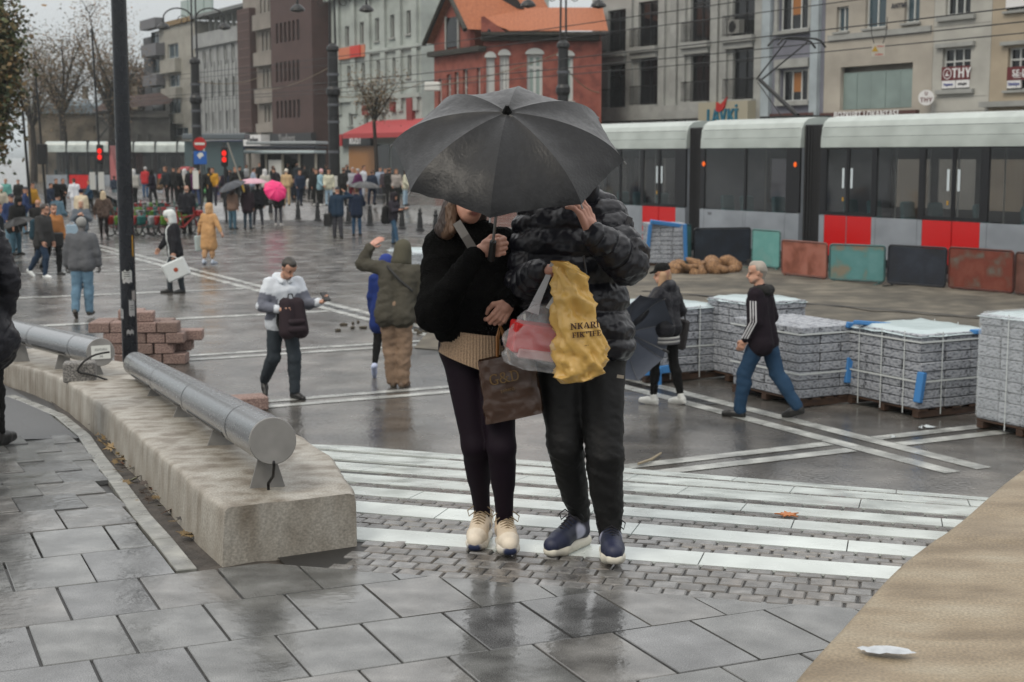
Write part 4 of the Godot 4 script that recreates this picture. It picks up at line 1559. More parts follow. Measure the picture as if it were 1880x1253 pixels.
	var cols: Array = [Rect2(-27.37, 5.68, 1.97, 2.50), Rect2(-24.26, 5.75, 1.91, 2.67), Rect2(-19.34, 5.79, 1.72, 2.59), Rect2(-15.73, 5.79, 1.81, 2.66), Rect2(-27.42, 8.91, 1.96, 2.45), Rect2(-24.32, 9.03, 1.90, 2.55), Rect2(-19.42, 8.99, 1.72, 2.80), Rect2(-15.83, 9.06, 1.81, 2.80)]
	t = house("hotel", "grey stone hotel front with iron balconies above a turquoise lettered sign", e4.x, e3.x, 14.5, cols, wl.call("stone_wall", Color(0.63, 0.635, 0.62)))
	for h: Rect2 in cols:
		window_in(t, h, {"cols": 2, "frame": M.window_black, "rail": 0.75, "sill": false})
		balcony_rail(t, h.position.x - 0.35, h.end.x + 0.15, h.position.y + 0.05, 1.02, M.iron)
		band(t, "balcony_slab", h.position.x - 0.5, h.end.x + 0.3, h.position.y - 0.30, h.position.y, 0.45, M.trim_pale)
		band(t, "slab_moulding", h.position.x - 0.35, h.end.x + 0.15, h.position.y - 0.62, h.position.y - 0.31, 0.28, M.trim_pale)
	for px: Vector2 in [Vector2(-28.58, 10.19), Vector2(-25.07, 9.94), Vector2(-21.89, 9.72), Vector2(-20.78, 9.64), Vector2(-19.99, 9.59), Vector2(-17.16, 9.39), Vector2(-16.38, 9.33), Vector2(-13.55, 9.14)]:
		band(t, "pilaster", px.x - 0.28, px.x + 0.28, 4.4, 14.3, 0.16, M.trim_pale)
	var cor: Rect2 = Rect2(-28.52, 5.10, 10.76, 0.55)
	band(t, "cornice", e4.x + 0.1, Vector2(-17.76, 5.39).x, cor.position.y - 0.2, cor.end.y, 0.5, M.trim_pale)
	var ac: Rect2 = Rect2(-15.85, 9.21, 0.98, 0.70)
	band(t, "air_conditioner", ac.position.x, ac.end.x, ac.position.y, ac.end.y, 0.3, mat("ac_white", Color(0.6, 0.6, 0.58), 0.6))
	var fan := MB.new()
	fan.tube([Vector3(0, 0, 0.28), Vector3(0, 0, 0.30)], [0.3, 0.3], 20)
	put("fan_grille", fan.mesh(), M.window_black, t, Transform3D(Basis.IDENTITY, Vector3(ac.get_center().x - 0.1, ac.get_center().y, 0.0)))
	var hs: Rect2 = Rect2(-17.70, 4.59, 4.11, 1.11)
	band(t, "sign_board", hs.position.x, hs.end.x, hs.position.y - 1.0, hs.end.y, 0.7, mat("cream_board", Color(0.58, 0.56, 0.49), 0.6))
	lettering(t, "sign_lettering", "LAVKİ", 0.95, Vector3(Vector2(-15.62, 4.94).x, Vector2(-15.62, 4.96).y, 0.73), mat("letter_turquoise", Color(0.02, 0.36, 0.45), 0.4), true, 0.08)
	var bird := MB.new()
	bird.prism(PackedVector2Array([Vector2(-0.45, -0.2), Vector2(-0.1, -0.3), Vector2(0.25, -0.1), Vector2(0.5, 0.5), Vector2(0.1, 0.2), Vector2(-0.05, 0.1), Vector2(-0.4, 0.25)]), 0.06)
	put("sign_emblem", bird.mesh(), mat("letter_red", Color(0.62, 0.10, 0.07), 0.5), t, Transform3D(Basis.IDENTITY, Vector3(Vector2(-15.68, 5.42).x, Vector2(-15.68, 5.45).y, 0.75)))
	awning(t, Vector2(-28.27, 5.02).x, Vector2(-25.42, 4.97).x, 3.4, 4.6, 2.2, mat("awning_red", Color(0.46, 0.08, 0.12), 0.7))
	shopfront(t, Vector2(-25.42, 4.65).x, Vector2(-17.73, 4.52).x, 3.6, 4, M.shop_dark)

	red_house()

	# --- white classical front
	var e5 := Vector2(-51.68, 1.12)
	var e6 := Vector2(-67.96, 0.89)
	var ws: Array = [Rect2(-65.23, 11.60, 0.85, 1.64), Rect2(-62.39, 11.64, 0.82, 1.73), Rect2(-59.56, 11.67, 0.78, 1.78), Rect2(-56.85, 11.74, 0.75, 1.74), Rect2(-54.07, 11.83, 0.81, 1.74), Rect2(-64.91, 8.69, 0.74, 1.39), Rect2(-62.17, 8.70, 0.72, 1.49), Rect2(-59.35, 8.67, 0.69, 1.54), Rect2(-56.55, 8.71, 0.66, 1.51), Rect2(-53.95, 8.67, 0.81, 1.63), Rect2(-64.71, 5.24, 0.85, 1.05), Rect2(-61.77, 5.36, 0.82, 1.07), Rect2(-58.85, 5.43, 0.78, 1.09)]
	t = house("classical_building", "white classical building with tall narrow windows and a red awning", e6.x, e5.x, 17.0, ws, wl.call("white_wall", Color(0.66, 0.69, 0.67)))
	for h: Rect2 in ws:
		window_in(t, h, {"cols": 2, "frame": M.trim_pale, "bar": 0.1})
	for px: Vector2 in [Vector2(-66.45, 11.53), Vector2(-63.36, 11.34), Vector2(-60.60, 11.17), Vector2(-57.85, 11.01), Vector2(-55.12, 10.84), Vector2(-52.49, 10.68)]:
		band(t, "pilaster", px.x - 0.4, px.x + 0.4, 6.2, 16.0, 0.22, M.white_wall)
	var cc: Rect2 = Rect2(-66.98, 14.22, 15.07, 0.37)
	band(t, "cornice", e6.x, e5.x, 15.4, 16.1, 0.7, M.white_wall)
	band(t, "string_course", e6.x, e5.x, Vector2(-59.41, 11.02).y - 0.25, Vector2(-59.41, 11.02).y + 0.05, 0.25, M.white_wall)
	band(t, "string_course", e6.x, e5.x, Vector2(-59.51, 7.43).y - 0.25, Vector2(-59.51, 7.43).y + 0.05, 0.25, M.white_wall)
	var os: Rect2 = Rect2(-65.92, 10.62, 5.01, 0.90)
	band(t, "orange_sign", os.position.x, os.end.x, os.position.y, os.end.y, 0.3, mat("sign_pale_orange", Color(0.72, 0.42, 0.30), 0.5))
	var ot: Rect2 = Rect2(-63.47, 10.65, 1.86, 0.89)
	band(t, "orange_disc", ot.position.x, ot.end.x, ot.position.y, ot.end.y, 0.4, mat("sign_red_orange", Color(0.72, 0.17, 0.09), 0.5))
	var ks: Rect2 = Rect2(-65.84, 3.65, 6.25, 0.95)
	band(t, "shop_sign", ks.position.x, ks.end.x, ks.position.y, ks.end.y, 0.5, mat("sign_black", Color(0.06, 0.065, 0.075), 0.5))
	lettering(t, "shop_lettering", "ROST", 0.95, Vector3(ks.get_center().x + 0.3, ks.get_center().y, 0.5), letter_white)
	band(t, "sign_badge", ks.position.x, ks.position.x + 0.9, ks.position.y, ks.end.y, 0.56, mat("badge_red", Color(0.62, 0.16, 0.17), 0.5))
	awning(t, Vector2(-60.18, 4.83).x, Vector2(-49.46, 4.68).x, 4.55, 5.6, 2.6, mat("awning_coral", Color(0.60, 0.20, 0.21), 0.7))
	shopfront(t, Vector2(-64.83, 2.26).x, Vector2(-59.65, 2.28).x, 3.9, 1, M.shop_lit)
	shopfront(t, Vector2(-59.45, 2.28).x, Vector2(-52.11, 2.32).x, 3.9, 3, M.shop_dark)
	for q: Rect2 in [Rect2(-61.55, 6.04, 1.01, 0.77), Rect2(-53.65, 5.13, 0.90, 2.00), Rect2(-56.52, 6.21, 0.66, 0.74)]:
		band(t, "red_banner", q.position.x, q.end.x, q.position.y, q.end.y, 0.3, mat("banner_red", Color(0.46, 0.13, 0.12), 0.6))

	# --- dark brown office
	var e7 := Vector2(-77.44, 0.75)
	var slits: Array = []
	for r: Rect2 in [Rect2(-76.43, 12.52, 5.64, 1.69), Rect2(-76.59, 9.20, 5.67, 1.70), Rect2(-76.63, 6.10, 5.70, 1.49)]:
		for k in 6:
			slits.append(Rect2(r.position.x + r.size.x * (k + 0.2) / 6.0, r.position.y, r.size.x * 0.6 / 6.0, r.size.y))
	t = house("office_building", "dark brown office block with rows of narrow slit windows", e7.x, e6.x - 0.3, 17.5, slits, wl.call("brown_wall", Color(0.30, 0.215, 0.20)), {"out": 1.6})
	for h: Rect2 in slits:
		window_in(t, h, {"cols": 1, "frame": M.window_black, "sill": false})
	var sb8: Rect2 = Rect2(-77.14, 3.75, 9.31, 1.02)
	band(t, "shop_sign", sb8.position.x, sb8.end.x, sb8.position.y, sb8.end.y, 0.4, mat("sign_slate", Color(0.115, 0.12, 0.13), 0.5))
	lettering(t, "shop_lettering", "Tudors", 1.15, Vector3(sb8.position.x + 4.0, sb8.get_center().y, 0.42), mat("letter_grey", Color(0.5, 0.5, 0.5), 0.5))

	# --- stepped beige and brown tower
	var e8 := Vector2(-86.38, 0.63)
	var bays: Array = []
	for r: Rect2 in [Rect2(-81.89, 12.23, 4.81, 1.62), Rect2(-81.81, 8.96, 4.82, 1.68), Rect2(-81.59, 5.87, 4.69, 1.49), Rect2(-82.24, 15.59, 4.94, 1.61)]:
		for k in 5:
			bays.append(Rect2(r.position.x + r.size.x * (k + 0.2) / 5.0, r.position.y, r.size.x * 0.6 / 5.0, r.size.y))
	var mid := Vector2(-83.15, 0.67)
	t = house("office_building", "pale beige office bays beside a strip of brown tiles", e8.x, e7.x, 18.5, bays, wl.call("pale_beige", Color(0.53, 0.505, 0.475)), {"out": 0.8})
	for h: Rect2 in bays:
		window_in(t, h, {"cols": 1, "frame": M.trim_pale, "sill": false})
	band(t, "brown_strip", e8.x + 0.02, mid.x, 5.0, 16.2, 0.6, M.brown_wall)
	for k in 14:
		band(t, "tile_joint", e8.x + 0.05, mid.x - 0.1, 5.4 + k * 0.8, 5.46 + k * 0.8, 0.63, mat("tile_joint", Color(0.38, 0.31, 0.29), 0.8))
	for r: Rect2 in [Rect2(-82.66, 10.83, 4.86, 1.25), Rect2(-82.58, 7.54, 5.00, 1.25), Rect2(-82.33, 4.96, 5.12, 0.78), Rect2(-82.74, 14.05, 4.85, 1.38)]:
		band(t, "spandrel_panel", r.position.x, r.end.x, r.position.y, r.end.y, 0.5, M.pale_beige)
	var ss: Rect2 = Rect2(-83.77, 3.76, 4.44, 0.98)
	band(t, "white_sign", ss.position.x, ss.end.x, ss.position.y, ss.end.y, 1.2, letter_white)
	lettering(t, "sign_lettering", "Corben", 0.75, Vector3(ss.get_center().x + 0.3, ss.get_center().y, 1.24), M.print_dark)

	# --- white concrete block
	var e9 := Vector2(-102.64, 0.40)
	var w10: Array = [Rect2(-100.46, 11.51, 1.00, 1.89), Rect2(-98.29, 11.62, 0.81, 1.87), Rect2(-96.17, 11.68, 0.79, 1.90), Rect2(-94.11, 11.67, 0.93, 1.92), Rect2(-91.94, 11.77, 0.91, 1.90), Rect2(-100.20, 8.45, 1.00, 1.79), Rect2(-98.04, 8.55, 0.81, 1.77), Rect2(-96.09, 8.59, 0.95, 1.75), Rect2(-94.03, 8.57, 0.93, 1.83), Rect2(-91.86, 8.61, 0.91, 1.86), Rect2(-99.95, 5.34, 0.83, 1.80), Rect2(-97.78, 5.41, 0.81, 1.78), Rect2(-95.68, 5.44, 0.79, 1.81), Rect2(-93.78, 5.46, 0.93, 1.79), Rect2(-91.62, 5.53, 0.91, 1.77)]
	t = house("concrete_block", "white concrete block with three rows of tall slot windows", e9.x, e8.x, 14.9, w10, wl.call("concrete_white", Color(0.60, 0.61, 0.61)))
	for h: Rect2 in w10:
		window_in(t, h, {"cols": 1, "frame": M.window_white, "sill": false, "bar": 0.12})
	for k in 13:
		var x := lerpf(e9.x + 0.6, Vector2(-89.73, 9.88).x, k / 12.0)
		band(t, "wall_rib", x - 0.12, x + 0.12, 4.6, 12.2, 0.1, M.concrete_white)
	band(t, "parapet_band", e9.x, e8.x, 13.7, 15.1, 0.3, M.concrete_white)
	var bb: Rect2 = Rect2(-93.49, 3.49, 7.73, 0.83)
	band(t, "blue_fascia", Vector2(-95.53, 3.99).x, e8.x, bb.position.y, bb.end.y, 1.2, mat("fascia_blue", Color(0.05, 0.12, 0.30), 0.5))
	shopfront(t, e9.x + 1, e8.x - 1, 4.2, 6, M.shop_dark)
	for k in 9:
		var x := e9.x + 2.0 + k * 1.7
		var b := MB.new()
		b.box(Vector3(x, 15.9, -1.0), Vector3(0.3, 1.6, 0.3))
		build("terrace_post", b, M.trim_pale, t)
	var tr := MB.new()
	tr.box(Vector3((e9.x + e8.x) * 0.5, 16.85, -2.0), Vector3(e8.x - e9.x, 0.3, 5.0))
	build("terrace_roof", tr, mat("terrace_grey", Color(0.4, 0.41, 0.41), 0.7), t)

	# --- white bay tower
	var e10 := Vector2(-114.69, 0.23)
	var w11: Array = [Rect2(-111.79, 13.20, 3.72, 1.54), Rect2(-111.71, 10.16, 3.73, 1.37), Rect2(-111.59, 7.39, 3.73, 1.50), Rect2(-109.96, 4.93, 4.39, 0.92)]
	t = house("apartment_block", "tall white apartment block with stacked bay windows", e10.x, e9.x, 16.6, w11, wl.call("warm_white", Color(0.62, 0.61, 0.575)))
	for h: Rect2 in w11:
		window_in(t, h, {"cols": 2, "frame": M.window_white, "glass": M.window_blue})
	for r: Rect2 in [Rect2(-112.52, 11.65, 5.22, 1.37), Rect2(-112.42, 8.95, 5.22, 1.09), Rect2(-112.30, 6.23, 5.23, 1.04)]:
		band(t, "bay_panel", r.position.x, r.end.x, r.position.y, r.end.y, 0.7, M.warm_white)
	var top := MB.new()
	for k in 4:
		top.box(Vector3(e9.x - 9.0 + k * 2.6, 18.3, -2.0), Vector3(2.2, 2.4, 0.2))
	build("roof_terrace_glazing", top, M.window_pale, t)
	band(t, "roof_fascia", e10.x, e9.x, 16.6, 17.1, 0.3, mat("gold_lattice", Color(0.45, 0.36, 0.2), 0.6))

	# --- dark grey oriel house
	var e11 := Vector2(-120.60, 0.15)
	var w12: Array = [Rect2(-117.52, 15.09, 4.52, 1.34), Rect2(-117.23, 11.90, 4.33, 1.58)]
	t = house("oriel_house", "dark grey house with stacked oriels at the end of the row", e11.x, e10.x, 16.0, w12, wl.call("slate_wall", Color(0.25, 0.255, 0.27)))
	for h: Rect2 in w12:
		window_in(t, h, {"cols": 3, "frame": M.window_black, "glass": M.window_blue})
	for r: Rect2 in [Rect2(-118.38, 16.64, 5.52, 1.05), Rect2(-118.27, 13.69, 5.53, 1.29), Rect2(-118.00, 10.49, 5.14, 1.18)]:
		band(t, "oriel_panel", r.position.x, r.end.x, r.position.y, r.end.y, 1.0, mat("oriel_grey", Color(0.36, 0.36, 0.375), 0.7))
	var dk: Rect2 = Rect2(-117.15, 4.72, 3.96, 5.63)
	band(t, "dark_stair", dk.position.x, dk.end.x, dk.position.y, dk.end.y, 0.2, M.shop_dark)

	old_row()

func red_house() -> void:
	# brick house with an orange tiled roof: a gabled wing turned to the street and a long wing facing the square
	var brick := mat("red_brick", Color(1, 1, 1), 0.85, {"tex": stain_tex("brick", 0.010, Color(0.40, 0.20, 0.17), Color(0.50, 0.265, 0.22), Color(0.54, 0.31, 0.26), 4, 55), "nrm": TX.fine, "nscale": 0.2, "scale": 0.25})
	var tile := mat("roof_tile", Color(1, 1, 1), 0.8, {"tex": stain_tex("tiles", 0.02, Color(0.46, 0.27, 0.17), Color(0.60, 0.345, 0.215), Color(0.66, 0.42, 0.28), 4, 57), "nrm": TX.bumps, "nscale": 0.4, "scale3": Vector3(0.6, 0.6, 0.6)})
	var stone := mat("dark_cornice", Color(0.23, 0.22, 0.19), 0.8, {"tex": TX.mottle, "scale": 0.4})
	var t := thing("brick_house", "red brick house with arched windows under a bright orange tiled roof", "building", Vector3(-1.606, 2.453, -84) * Vector3(1, 0, 1), 0.0)
	var X := func(px: float) -> float: return (px - 888.0) / 31.9
	var Y := func(py: float) -> float: return 2.9 + (287.0 - py) / 31.9
	var holes := []
	for q in [[893, 908, 113, 190], [917, 934, 109, 190], [966, 994, 107, 190], [1022, 1049, 110, 190], [1064, 1080, 240, 300], [966, 994, 230, 300]]:
		holes.append(Rect2(X.call(q[0]), Y.call(q[3]), (q[1] - q[0]) / 31.9, (q[3] - q[2]) / 31.9))
	build("wall", pierced(0.0, X.call(1100), 0.0, Y.call(84), holes), brick, t)
	for h: Rect2 in holes:
		window_in(t, h, {"cols": 2, "rail": 0.72, "bar": 0.16, "glass": M.window_pale if h.size.x > 0.8 else M.window_dark})
		var arch := MB.new()
		var poly := PackedVector2Array()
		for k in 9:
			var a := PI * k / 8.0
			poly.append(Vector2(cos(a) * (h.size.x * 0.5 + 0.1), sin(a) * 0.34))
		arch.prism(poly, 0.12, Transform3D(Basis.IDENTITY, Vector3(h.get_center().x, h.end.y, 0.02)))
		build("window_arch", arch, M.window_white, t)
	var c := MB.new()
	c.box(Vector3(X.call(990), Y.call(79), 0.16), Vector3(X.call(1100), 0.30, 0.5))
	c.box(Vector3(X.call(990), Y.call(72), 0.32), Vector3(X.call(1100), 0.16, 0.9))
	build("cornice", c, stone, t)
	# long wing roof, courses of tiles as ribs
	var ridge_y: float = Y.call(12)
	var eave_y: float = Y.call(68)
	var b := MB.new()
	var pts := []
	var nu := 96
	var nv := 14
	for j in nv:
		for i in nu:
			var f := j / (nv - 1.0)
			var x := lerpf(X.call(936.0 - 105.0 * f), X.call(1110), i / (nu - 1.0))
			pts.append(Vector3(x, lerpf(eave_y, ridge_y, f) + (0.05 if i % 2 else 0.0) + (0.02 if j % 2 else 0.0), lerpf(0.6, -4.6, f)))
	b.grid(pts, nu, nv)
	build("roof", b, tile, t)
	var core := MB.new()
	core.box(Vector3(X.call(995), eave_y * 0.5, -3.0), Vector3(6.5, eave_y - 0.2, 5.2))
	core.quad(Vector3(X.call(1095), 0, 0), Vector3(X.call(1095), 0, -6), Vector3(X.call(1095), eave_y, -6), Vector3(X.call(1095), eave_y, 0))
	build("side_walls", core, brick, t)
	var ch := MB.new()
	ch.prism(PackedVector2Array([Vector2(-1.0, 0), Vector2(0.75, 0), Vector2(0.2, 0.75), Vector2(-0.4, 0.75)]), 0.6, Transform3D(Basis.IDENTITY, Vector3(X.call(938), Y.call(14), -4.4)))
	build("chimney", ch, mat("chimney_black", Color(0.09, 0.085, 0.09), 0.8), t)
	# stepped brick shoulder under the roof slope
	var sh := MB.new()
	sh.prism(PackedVector2Array([Vector2(X.call(884), Y.call(84)), Vector2(X.call(938), Y.call(74)), Vector2(X.call(925), Y.call(66)), Vector2(X.call(890), Y.call(41)), Vector2(X.call(884), Y.call(41))]), 0.3, Transform3D(Basis.IDENTITY, Vector3(0, 0, 0.02)))
	build("shoulder_wall", sh, brick, t)
	var ov := MB.new()
	ov.prism(PackedVector2Array([Vector2(-0.09, -0.2), Vector2(0.09, -0.2), Vector2(0.11, 0.1), Vector2(0, 0.24), Vector2(-0.11, 0.1)]), 0.1, Transform3D(Basis.IDENTITY, Vector3(X.call(898), Y.call(70), 0.16)))
	build("oval_window", ov, M.window_dark, t)
	# gabled wing running back along the street
	var w := Node3D.new()
	w.name = "gabled_wing"
	t.add_child(w)
	w.rotation.y = deg_to_rad(-59)
	w.scale = Vector3.ONE
	var L := 5.9
	var gh := []
	for q in [[0.5, 0.42, 4.9, 7.4], [1.55, 0.5, 4.6, 7.6], [2.5, 0.5, 4.6, 7.7], [3.5, 0.55, 4.4, 7.8], [5.1, 0.42, 4.6, 7.8]]:
		gh.append(Rect2(-L + q[0], q[2], q[1], q[3] - q[2]))
	build("wall", pierced(-L, 0.0, 0.0, 8.95, gh), brick, w)
	for h: Rect2 in gh:
		var o := {"cols": 1, "rail": 0.7, "bar": 0.08, "sill": false}
		window_in(w, h, o)
	var gb := MB.new()
	gb.prism(PackedVector2Array([Vector2(-L, 8.9), Vector2(-1.5, 8.9), Vector2(-1.5, 10.0), Vector2(-3.35, 12.1), Vector2(-L, 9.6)]), 0.3, Transform3D(Basis.IDENTITY, Vector3(0, 0, -0.15)))
	build("gable", gb, brick, w)
	var gw := MB.new()
	gw.box(Vector3(-3.5, 10.0, 0.06), Vector3(1.4, 1.7, 0.06))
	build("gable_window", gw, M.window_dark, w)
	for q: float in [-4.25, -2.75]:
		var fr := MB.new()
		fr.box(Vector3(q, 10.0, 0.08), Vector3(0.14, 1.9, 0.1))
		build("gable_frame", fr, M.trim_pale, w)
	var rf := MB.new()
	rf.quad(Vector3(-L - 0.3, 9.5, 0.5), Vector3(-3.35, 12.35, 0.5), Vector3(-3.35, 12.35, -6), Vector3(-L - 0.3, 9.5, -6))
	rf.quad(Vector3(-3.35, 12.35, 0.5), Vector3(-1.2, 10.0, 0.5), Vector3(-1.2, 10.0, -6), Vector3(-3.35, 12.35, -6))
	build("gable_roof", rf, tile, w)
	var bg := MB.new()
	bg.tube([Vector3(-L - 0.35, 9.45, 0.5), Vector3(-3.35, 12.35, 0.5), Vector3(-1.2, 9.95, 0.5)], [0.16, 0.16, 0.16], 6)
	build("barge_board", bg, stone, w)
	var cw := MB.new()
	cw.box(Vector3(-L * 0.5, 8.85, 0.15), Vector3(L + 0.3, 0.3, 0.5))
	build("cornice", cw, stone, w)

func old_row() -> void:
	# low old buildings at the far left, under the plane trees
	var t := thing("old_hall", "low sand stone hall with pale blue lead domes behind the far tram", "building", Vector3(-52.86, 0.212, -165) * Vector3(1, 0, 1), deg_to_rad(-4))
	var wall := mat("hall_wall", Color(1, 1, 1), 0.85, {"tex": stain_tex("hall", 0.006, Color(0.34, 0.31, 0.27), Color(0.48, 0.44, 0.38), Color(0.53, 0.49, 0.43), 4, 81), "scale": 0.12})
	var w := 9.0
	build("wall", pierced(-1.0, w, 0.0, 7.3, [Rect2(6.5, 5.4, 1.7, 0.7)]), wall, t)
	var core := MB.new()
	core.box(Vector3(4, 3.5, -4.2), Vector3(w, 7.0, 8.0))
	build("side_walls", core, wall, t)
	band(t, "brick_patch", 6.9, 9.0, 2.0, 6.4, 0.06, mat("old_brick", Color(0.34, 0.22, 0.18), 0.85, {"tex": TX.mottle, "scale": 0.4}))
	band(t, "cornice", -1.1, w, 7.3, 7.5, 0.3, M.dark_cornice)
	var lead := mat("lead_blue", Color(0.50, 0.55, 0.58), 0.55, {"tex": TX.soft, "scale": 0.3})
	var r := MB.new()
	r.box(Vector3(4, 7.9, -4.0), Vector3(w + 0.4, 0.8, 8.0))
	build("roof", r, lead, t)
	for k in 5:
		var d := MB.new()
		d.ball(Vector3(0.6 + k * 1.9, 8.1, -2.5 - (k % 2)), Vector3(1.2, 1.15, 1.2), 16, 10)
		build("dome", d, lead, t)
	for k in 3:
		var p := MB.new()
		p.box(Vector3(3.9 + k * 2.9, 9.4, -5.0), Vector3(0.7 if k else 0.45, 2.6, 0.7))
		build("chimney", p, wall, t)
	t = thing("tiled_hall", "low grey hall with a worn red tile roof beside the oriel house", "building", Vector3(-41.19, 0.326, -158) * Vector3(1, 0, 1), deg_to_rad(-8))
	var gw := mat("hall_grey", Color(0.43, 0.42, 0.40), 0.85, {"tex": TX.mottle, "scale": 0.15})
	build("wall", pierced(-3.0, 5.0, 0.0, 7.6, [Rect2(0.2, 3.6, 0.5, 1.5), Rect2(1.4, 3.6, 0.5, 1.5), Rect2(2.6, 3.6, 0.5, 1.5)]), gw, t)
	core = MB.new()
	core.box(Vector3(1, 3.6, -3.2), Vector3(7.6, 7.2, 6.0))
	build("side_walls", core, gw, t)
	var rf := MB.new()
	rf.quad(Vector3(-3.4, 7.5, 0.6), Vector3(5.2, 8.3, 0.6), Vector3(5.2, 9.9, -4), Vector3(-3.4, 9.1, -4))
	build("roof", rf, mat("worn_tile", Color(0.30, 0.20, 0.17), 0.85, {"tex": TX.mottle, "scale": 0.3}), t)
	band(t, "cornice", -3.1, 5.0, 6.9, 7.2, 0.4, gw)

# ---- bodies: a field of tapered capsules, smoothly joined, meshed as surface nets ----
# a bone is [from, to, radius, radius, colour number]
func blob(out: MB, bones: Array, cell: float, k: float, palette: Array, warp: Variant = null, spots := []) -> void:
	var lo := Vector3.INF
	var hi := -Vector3.INF
	for b: Array in bones:
		var r: float = maxf(b[2], b[3]) + cell * 2.5
		lo = lo.min((b[0] as Vector3).min(b[1]) - Vector3(r, r, r))
		hi = hi.max((b[0] as Vector3).max(b[1]) + Vector3(r, r, r))
	var nx := int((hi.x - lo.x) / cell) + 2
	var ny := int((hi.y - lo.y) / cell) + 2
	var nz := int((hi.z - lo.z) / cell) + 2
	var f := PackedFloat32Array()
	f.resize(nx * ny * nz)
	f.fill(9.0)
	var sy := nx
	var sz := nx * ny
	for b: Array in bones:
		var a: Vector3 = b[0]
		var e: Vector3 = b[1]
		var ra: float = b[2]
		var rb: float = b[3]
		var m := maxf(ra, rb) + k + cell * 1.6
		var l := ((a.min(e) - Vector3(m, m, m)) - lo) / cell
		var h := ((a.max(e) + Vector3(m, m, m)) - lo) / cell
		var x0 := maxi(0, int(l.x))
		var x1 := mini(nx - 1, int(h.x) + 1)
		var y0 := maxi(0, int(l.y))
		var y1 := mini(ny - 1, int(h.y) + 1)
		var z0 := maxi(0, int(l.z))
		var z1 := mini(nz - 1, int(h.z) + 1)
		var ab := e - a
		var l2 := maxf(ab.length_squared(), 1e-9)
		var dr := rb - ra
		var q := ab / l2
		for z in range(z0, z1 + 1):
			for y in range(y0, y1 + 1):
				var i := z * sz + y * sy + x0
				var p := Vector3(lo.x + x0 * cell, lo.y + y * cell, lo.z + z * cell) - a
				for x in range(x0, x1 + 1):
					var t := clampf(p.dot(q), 0.0, 1.0)
					var d := (p - ab * t).length() - ra - dr * t
					var c := f[i]
					if d < c + k:
						var g := k - absf(d - c)
						f[i] = minf(d, c) - (g * g * 0.25 / k if g > 0.0 else 0.0)
					i += 1
					p.x += cell
	var vid := PackedInt32Array()
	vid.resize(nx * ny * nz)
	vid.fill(-1)
	var start := out.v.size()
	var cells := PackedInt32Array()
	var lim := cell * 2.3
	for z in nz - 1:
		for y in ny - 1:
			var i := z * sz + y * sy - 1
			for x in nx - 1:
				i += 1
				var c0 := f[i]
				if c0 > lim or c0 < -lim:
					continue
				var c1 := f[i + 1]
				var c2 := f[i + sy]
				var c3 := f[i + sy + 1]
				var c4 := f[i + sz]
				var c5 := f[i + sz + 1]
				var c6 := f[i + sz + sy]
				var c7 := f[i + sz + sy + 1]
				var n := int(c0 < 0) + int(c1 < 0) + int(c2 < 0) + int(c3 < 0) + int(c4 < 0) + int(c5 < 0) + int(c6 < 0) + int(c7 < 0)
				if n == 0 or n == 8:
					continue
				var g := Vector3(c1 + c3 + c5 + c7 - c0 - c2 - c4 - c6, c2 + c3 + c6 + c7 - c0 - c1 - c4 - c5, c4 + c5 + c6 + c7 - c0 - c1 - c2 - c3) / (4.0 * cell)
				var av := (c0 + c1 + c2 + c3 + c4 + c5 + c6 + c7) * 0.125
				var gl := maxf(g.length(), 0.05)
				var off := -g * (av / (gl * gl))
				var hc := cell * 0.5
				off = off.clamp(Vector3(-hc, -hc, -hc), Vector3(hc, hc, hc))
				var p := lo + Vector3(x + 0.5, y + 0.5, z + 0.5) * cell + off
				vid[i] = out.v.size()
				out.v.append(p)
				out.n.append(g / gl)
				cells.append(i)
	for i in cells:
		var s0 := f[i] < 0.0
		if (f[i + 1] < 0.0) != s0:
			_face(out, vid[i - sy - sz], vid[i - sz], vid[i], vid[i - sy], s0)
		if (f[i + sy] < 0.0) != s0:
			_face(out, vid[i - 1 - sz], vid[i - 1], vid[i], vid[i - sz], s0)
		if (f[i + sz] < 0.0) != s0:
			_face(out, vid[i - 1 - sy], vid[i - sy], vid[i], vid[i - 1], s0)
	out.tint = true
	for n in range(start, out.v.size()):
		var p := out.v[n]
		var best := INF
		var who := 0
		for b: Array in bones:
			var a: Vector3 = b[0]
			var ab: Vector3 = b[1] - a
			var t := clampf((p - a).dot(ab) / maxf(ab.length_squared(), 1e-9), 0.0, 1.0)
			var d: float = (p - a - ab * t).length() - b[2] - (b[3] - b[2]) * t
			if d < best:
				best = d
				who = b[4]
		var col: Color = palette[who]
		for s: Array in spots:
			var d := p.distance_to(s[0])
			if d < s[1]:
				col = col.lerp(s[2], clampf((s[1] - d) / (s[1] * 0.35), 0.0, 1.0))
		out.c.append(col)
		if warp != null:
			out.v[n] = p + out.n[n] * float(warp.call(p, who))
	if warp != null:
		for n in range(start, out.v.size()):
			out.n[n] = Vector3.ZERO
		var tri0 := out.ix.size()
		for t in range(0, out.ix.size(), 3):
			var a := out.ix[t]
			if a < start:
				continue
			var b := out.ix[t + 1]
			var c := out.ix[t + 2]
			var nn := (out.v[c] - out.v[a]).cross(out.v[b] - out.v[a])
			out.n[a] += nn
			out.n[b] += nn
			out.n[c] += nn
		for n in range(start, out.v.size()):
			out.n[n] = out.n[n].normalized()

func _face(out: MB, a: int, b: int, c: int, d: int, s: bool) -> void:
	if a < 0 or b < 0 or c < 0 or d < 0:
		return
	if s:
		out.ix.append_array([a, c, b, a, d, c])
	else:
		out.ix.append_array([a, b, c, a, c, d])

func sk(k := 0) -> Color:
	return [Color(0.44, 0.24, 0.165), Color(0.50, 0.29, 0.21), Color(0.36, 0.19, 0.125)][k]

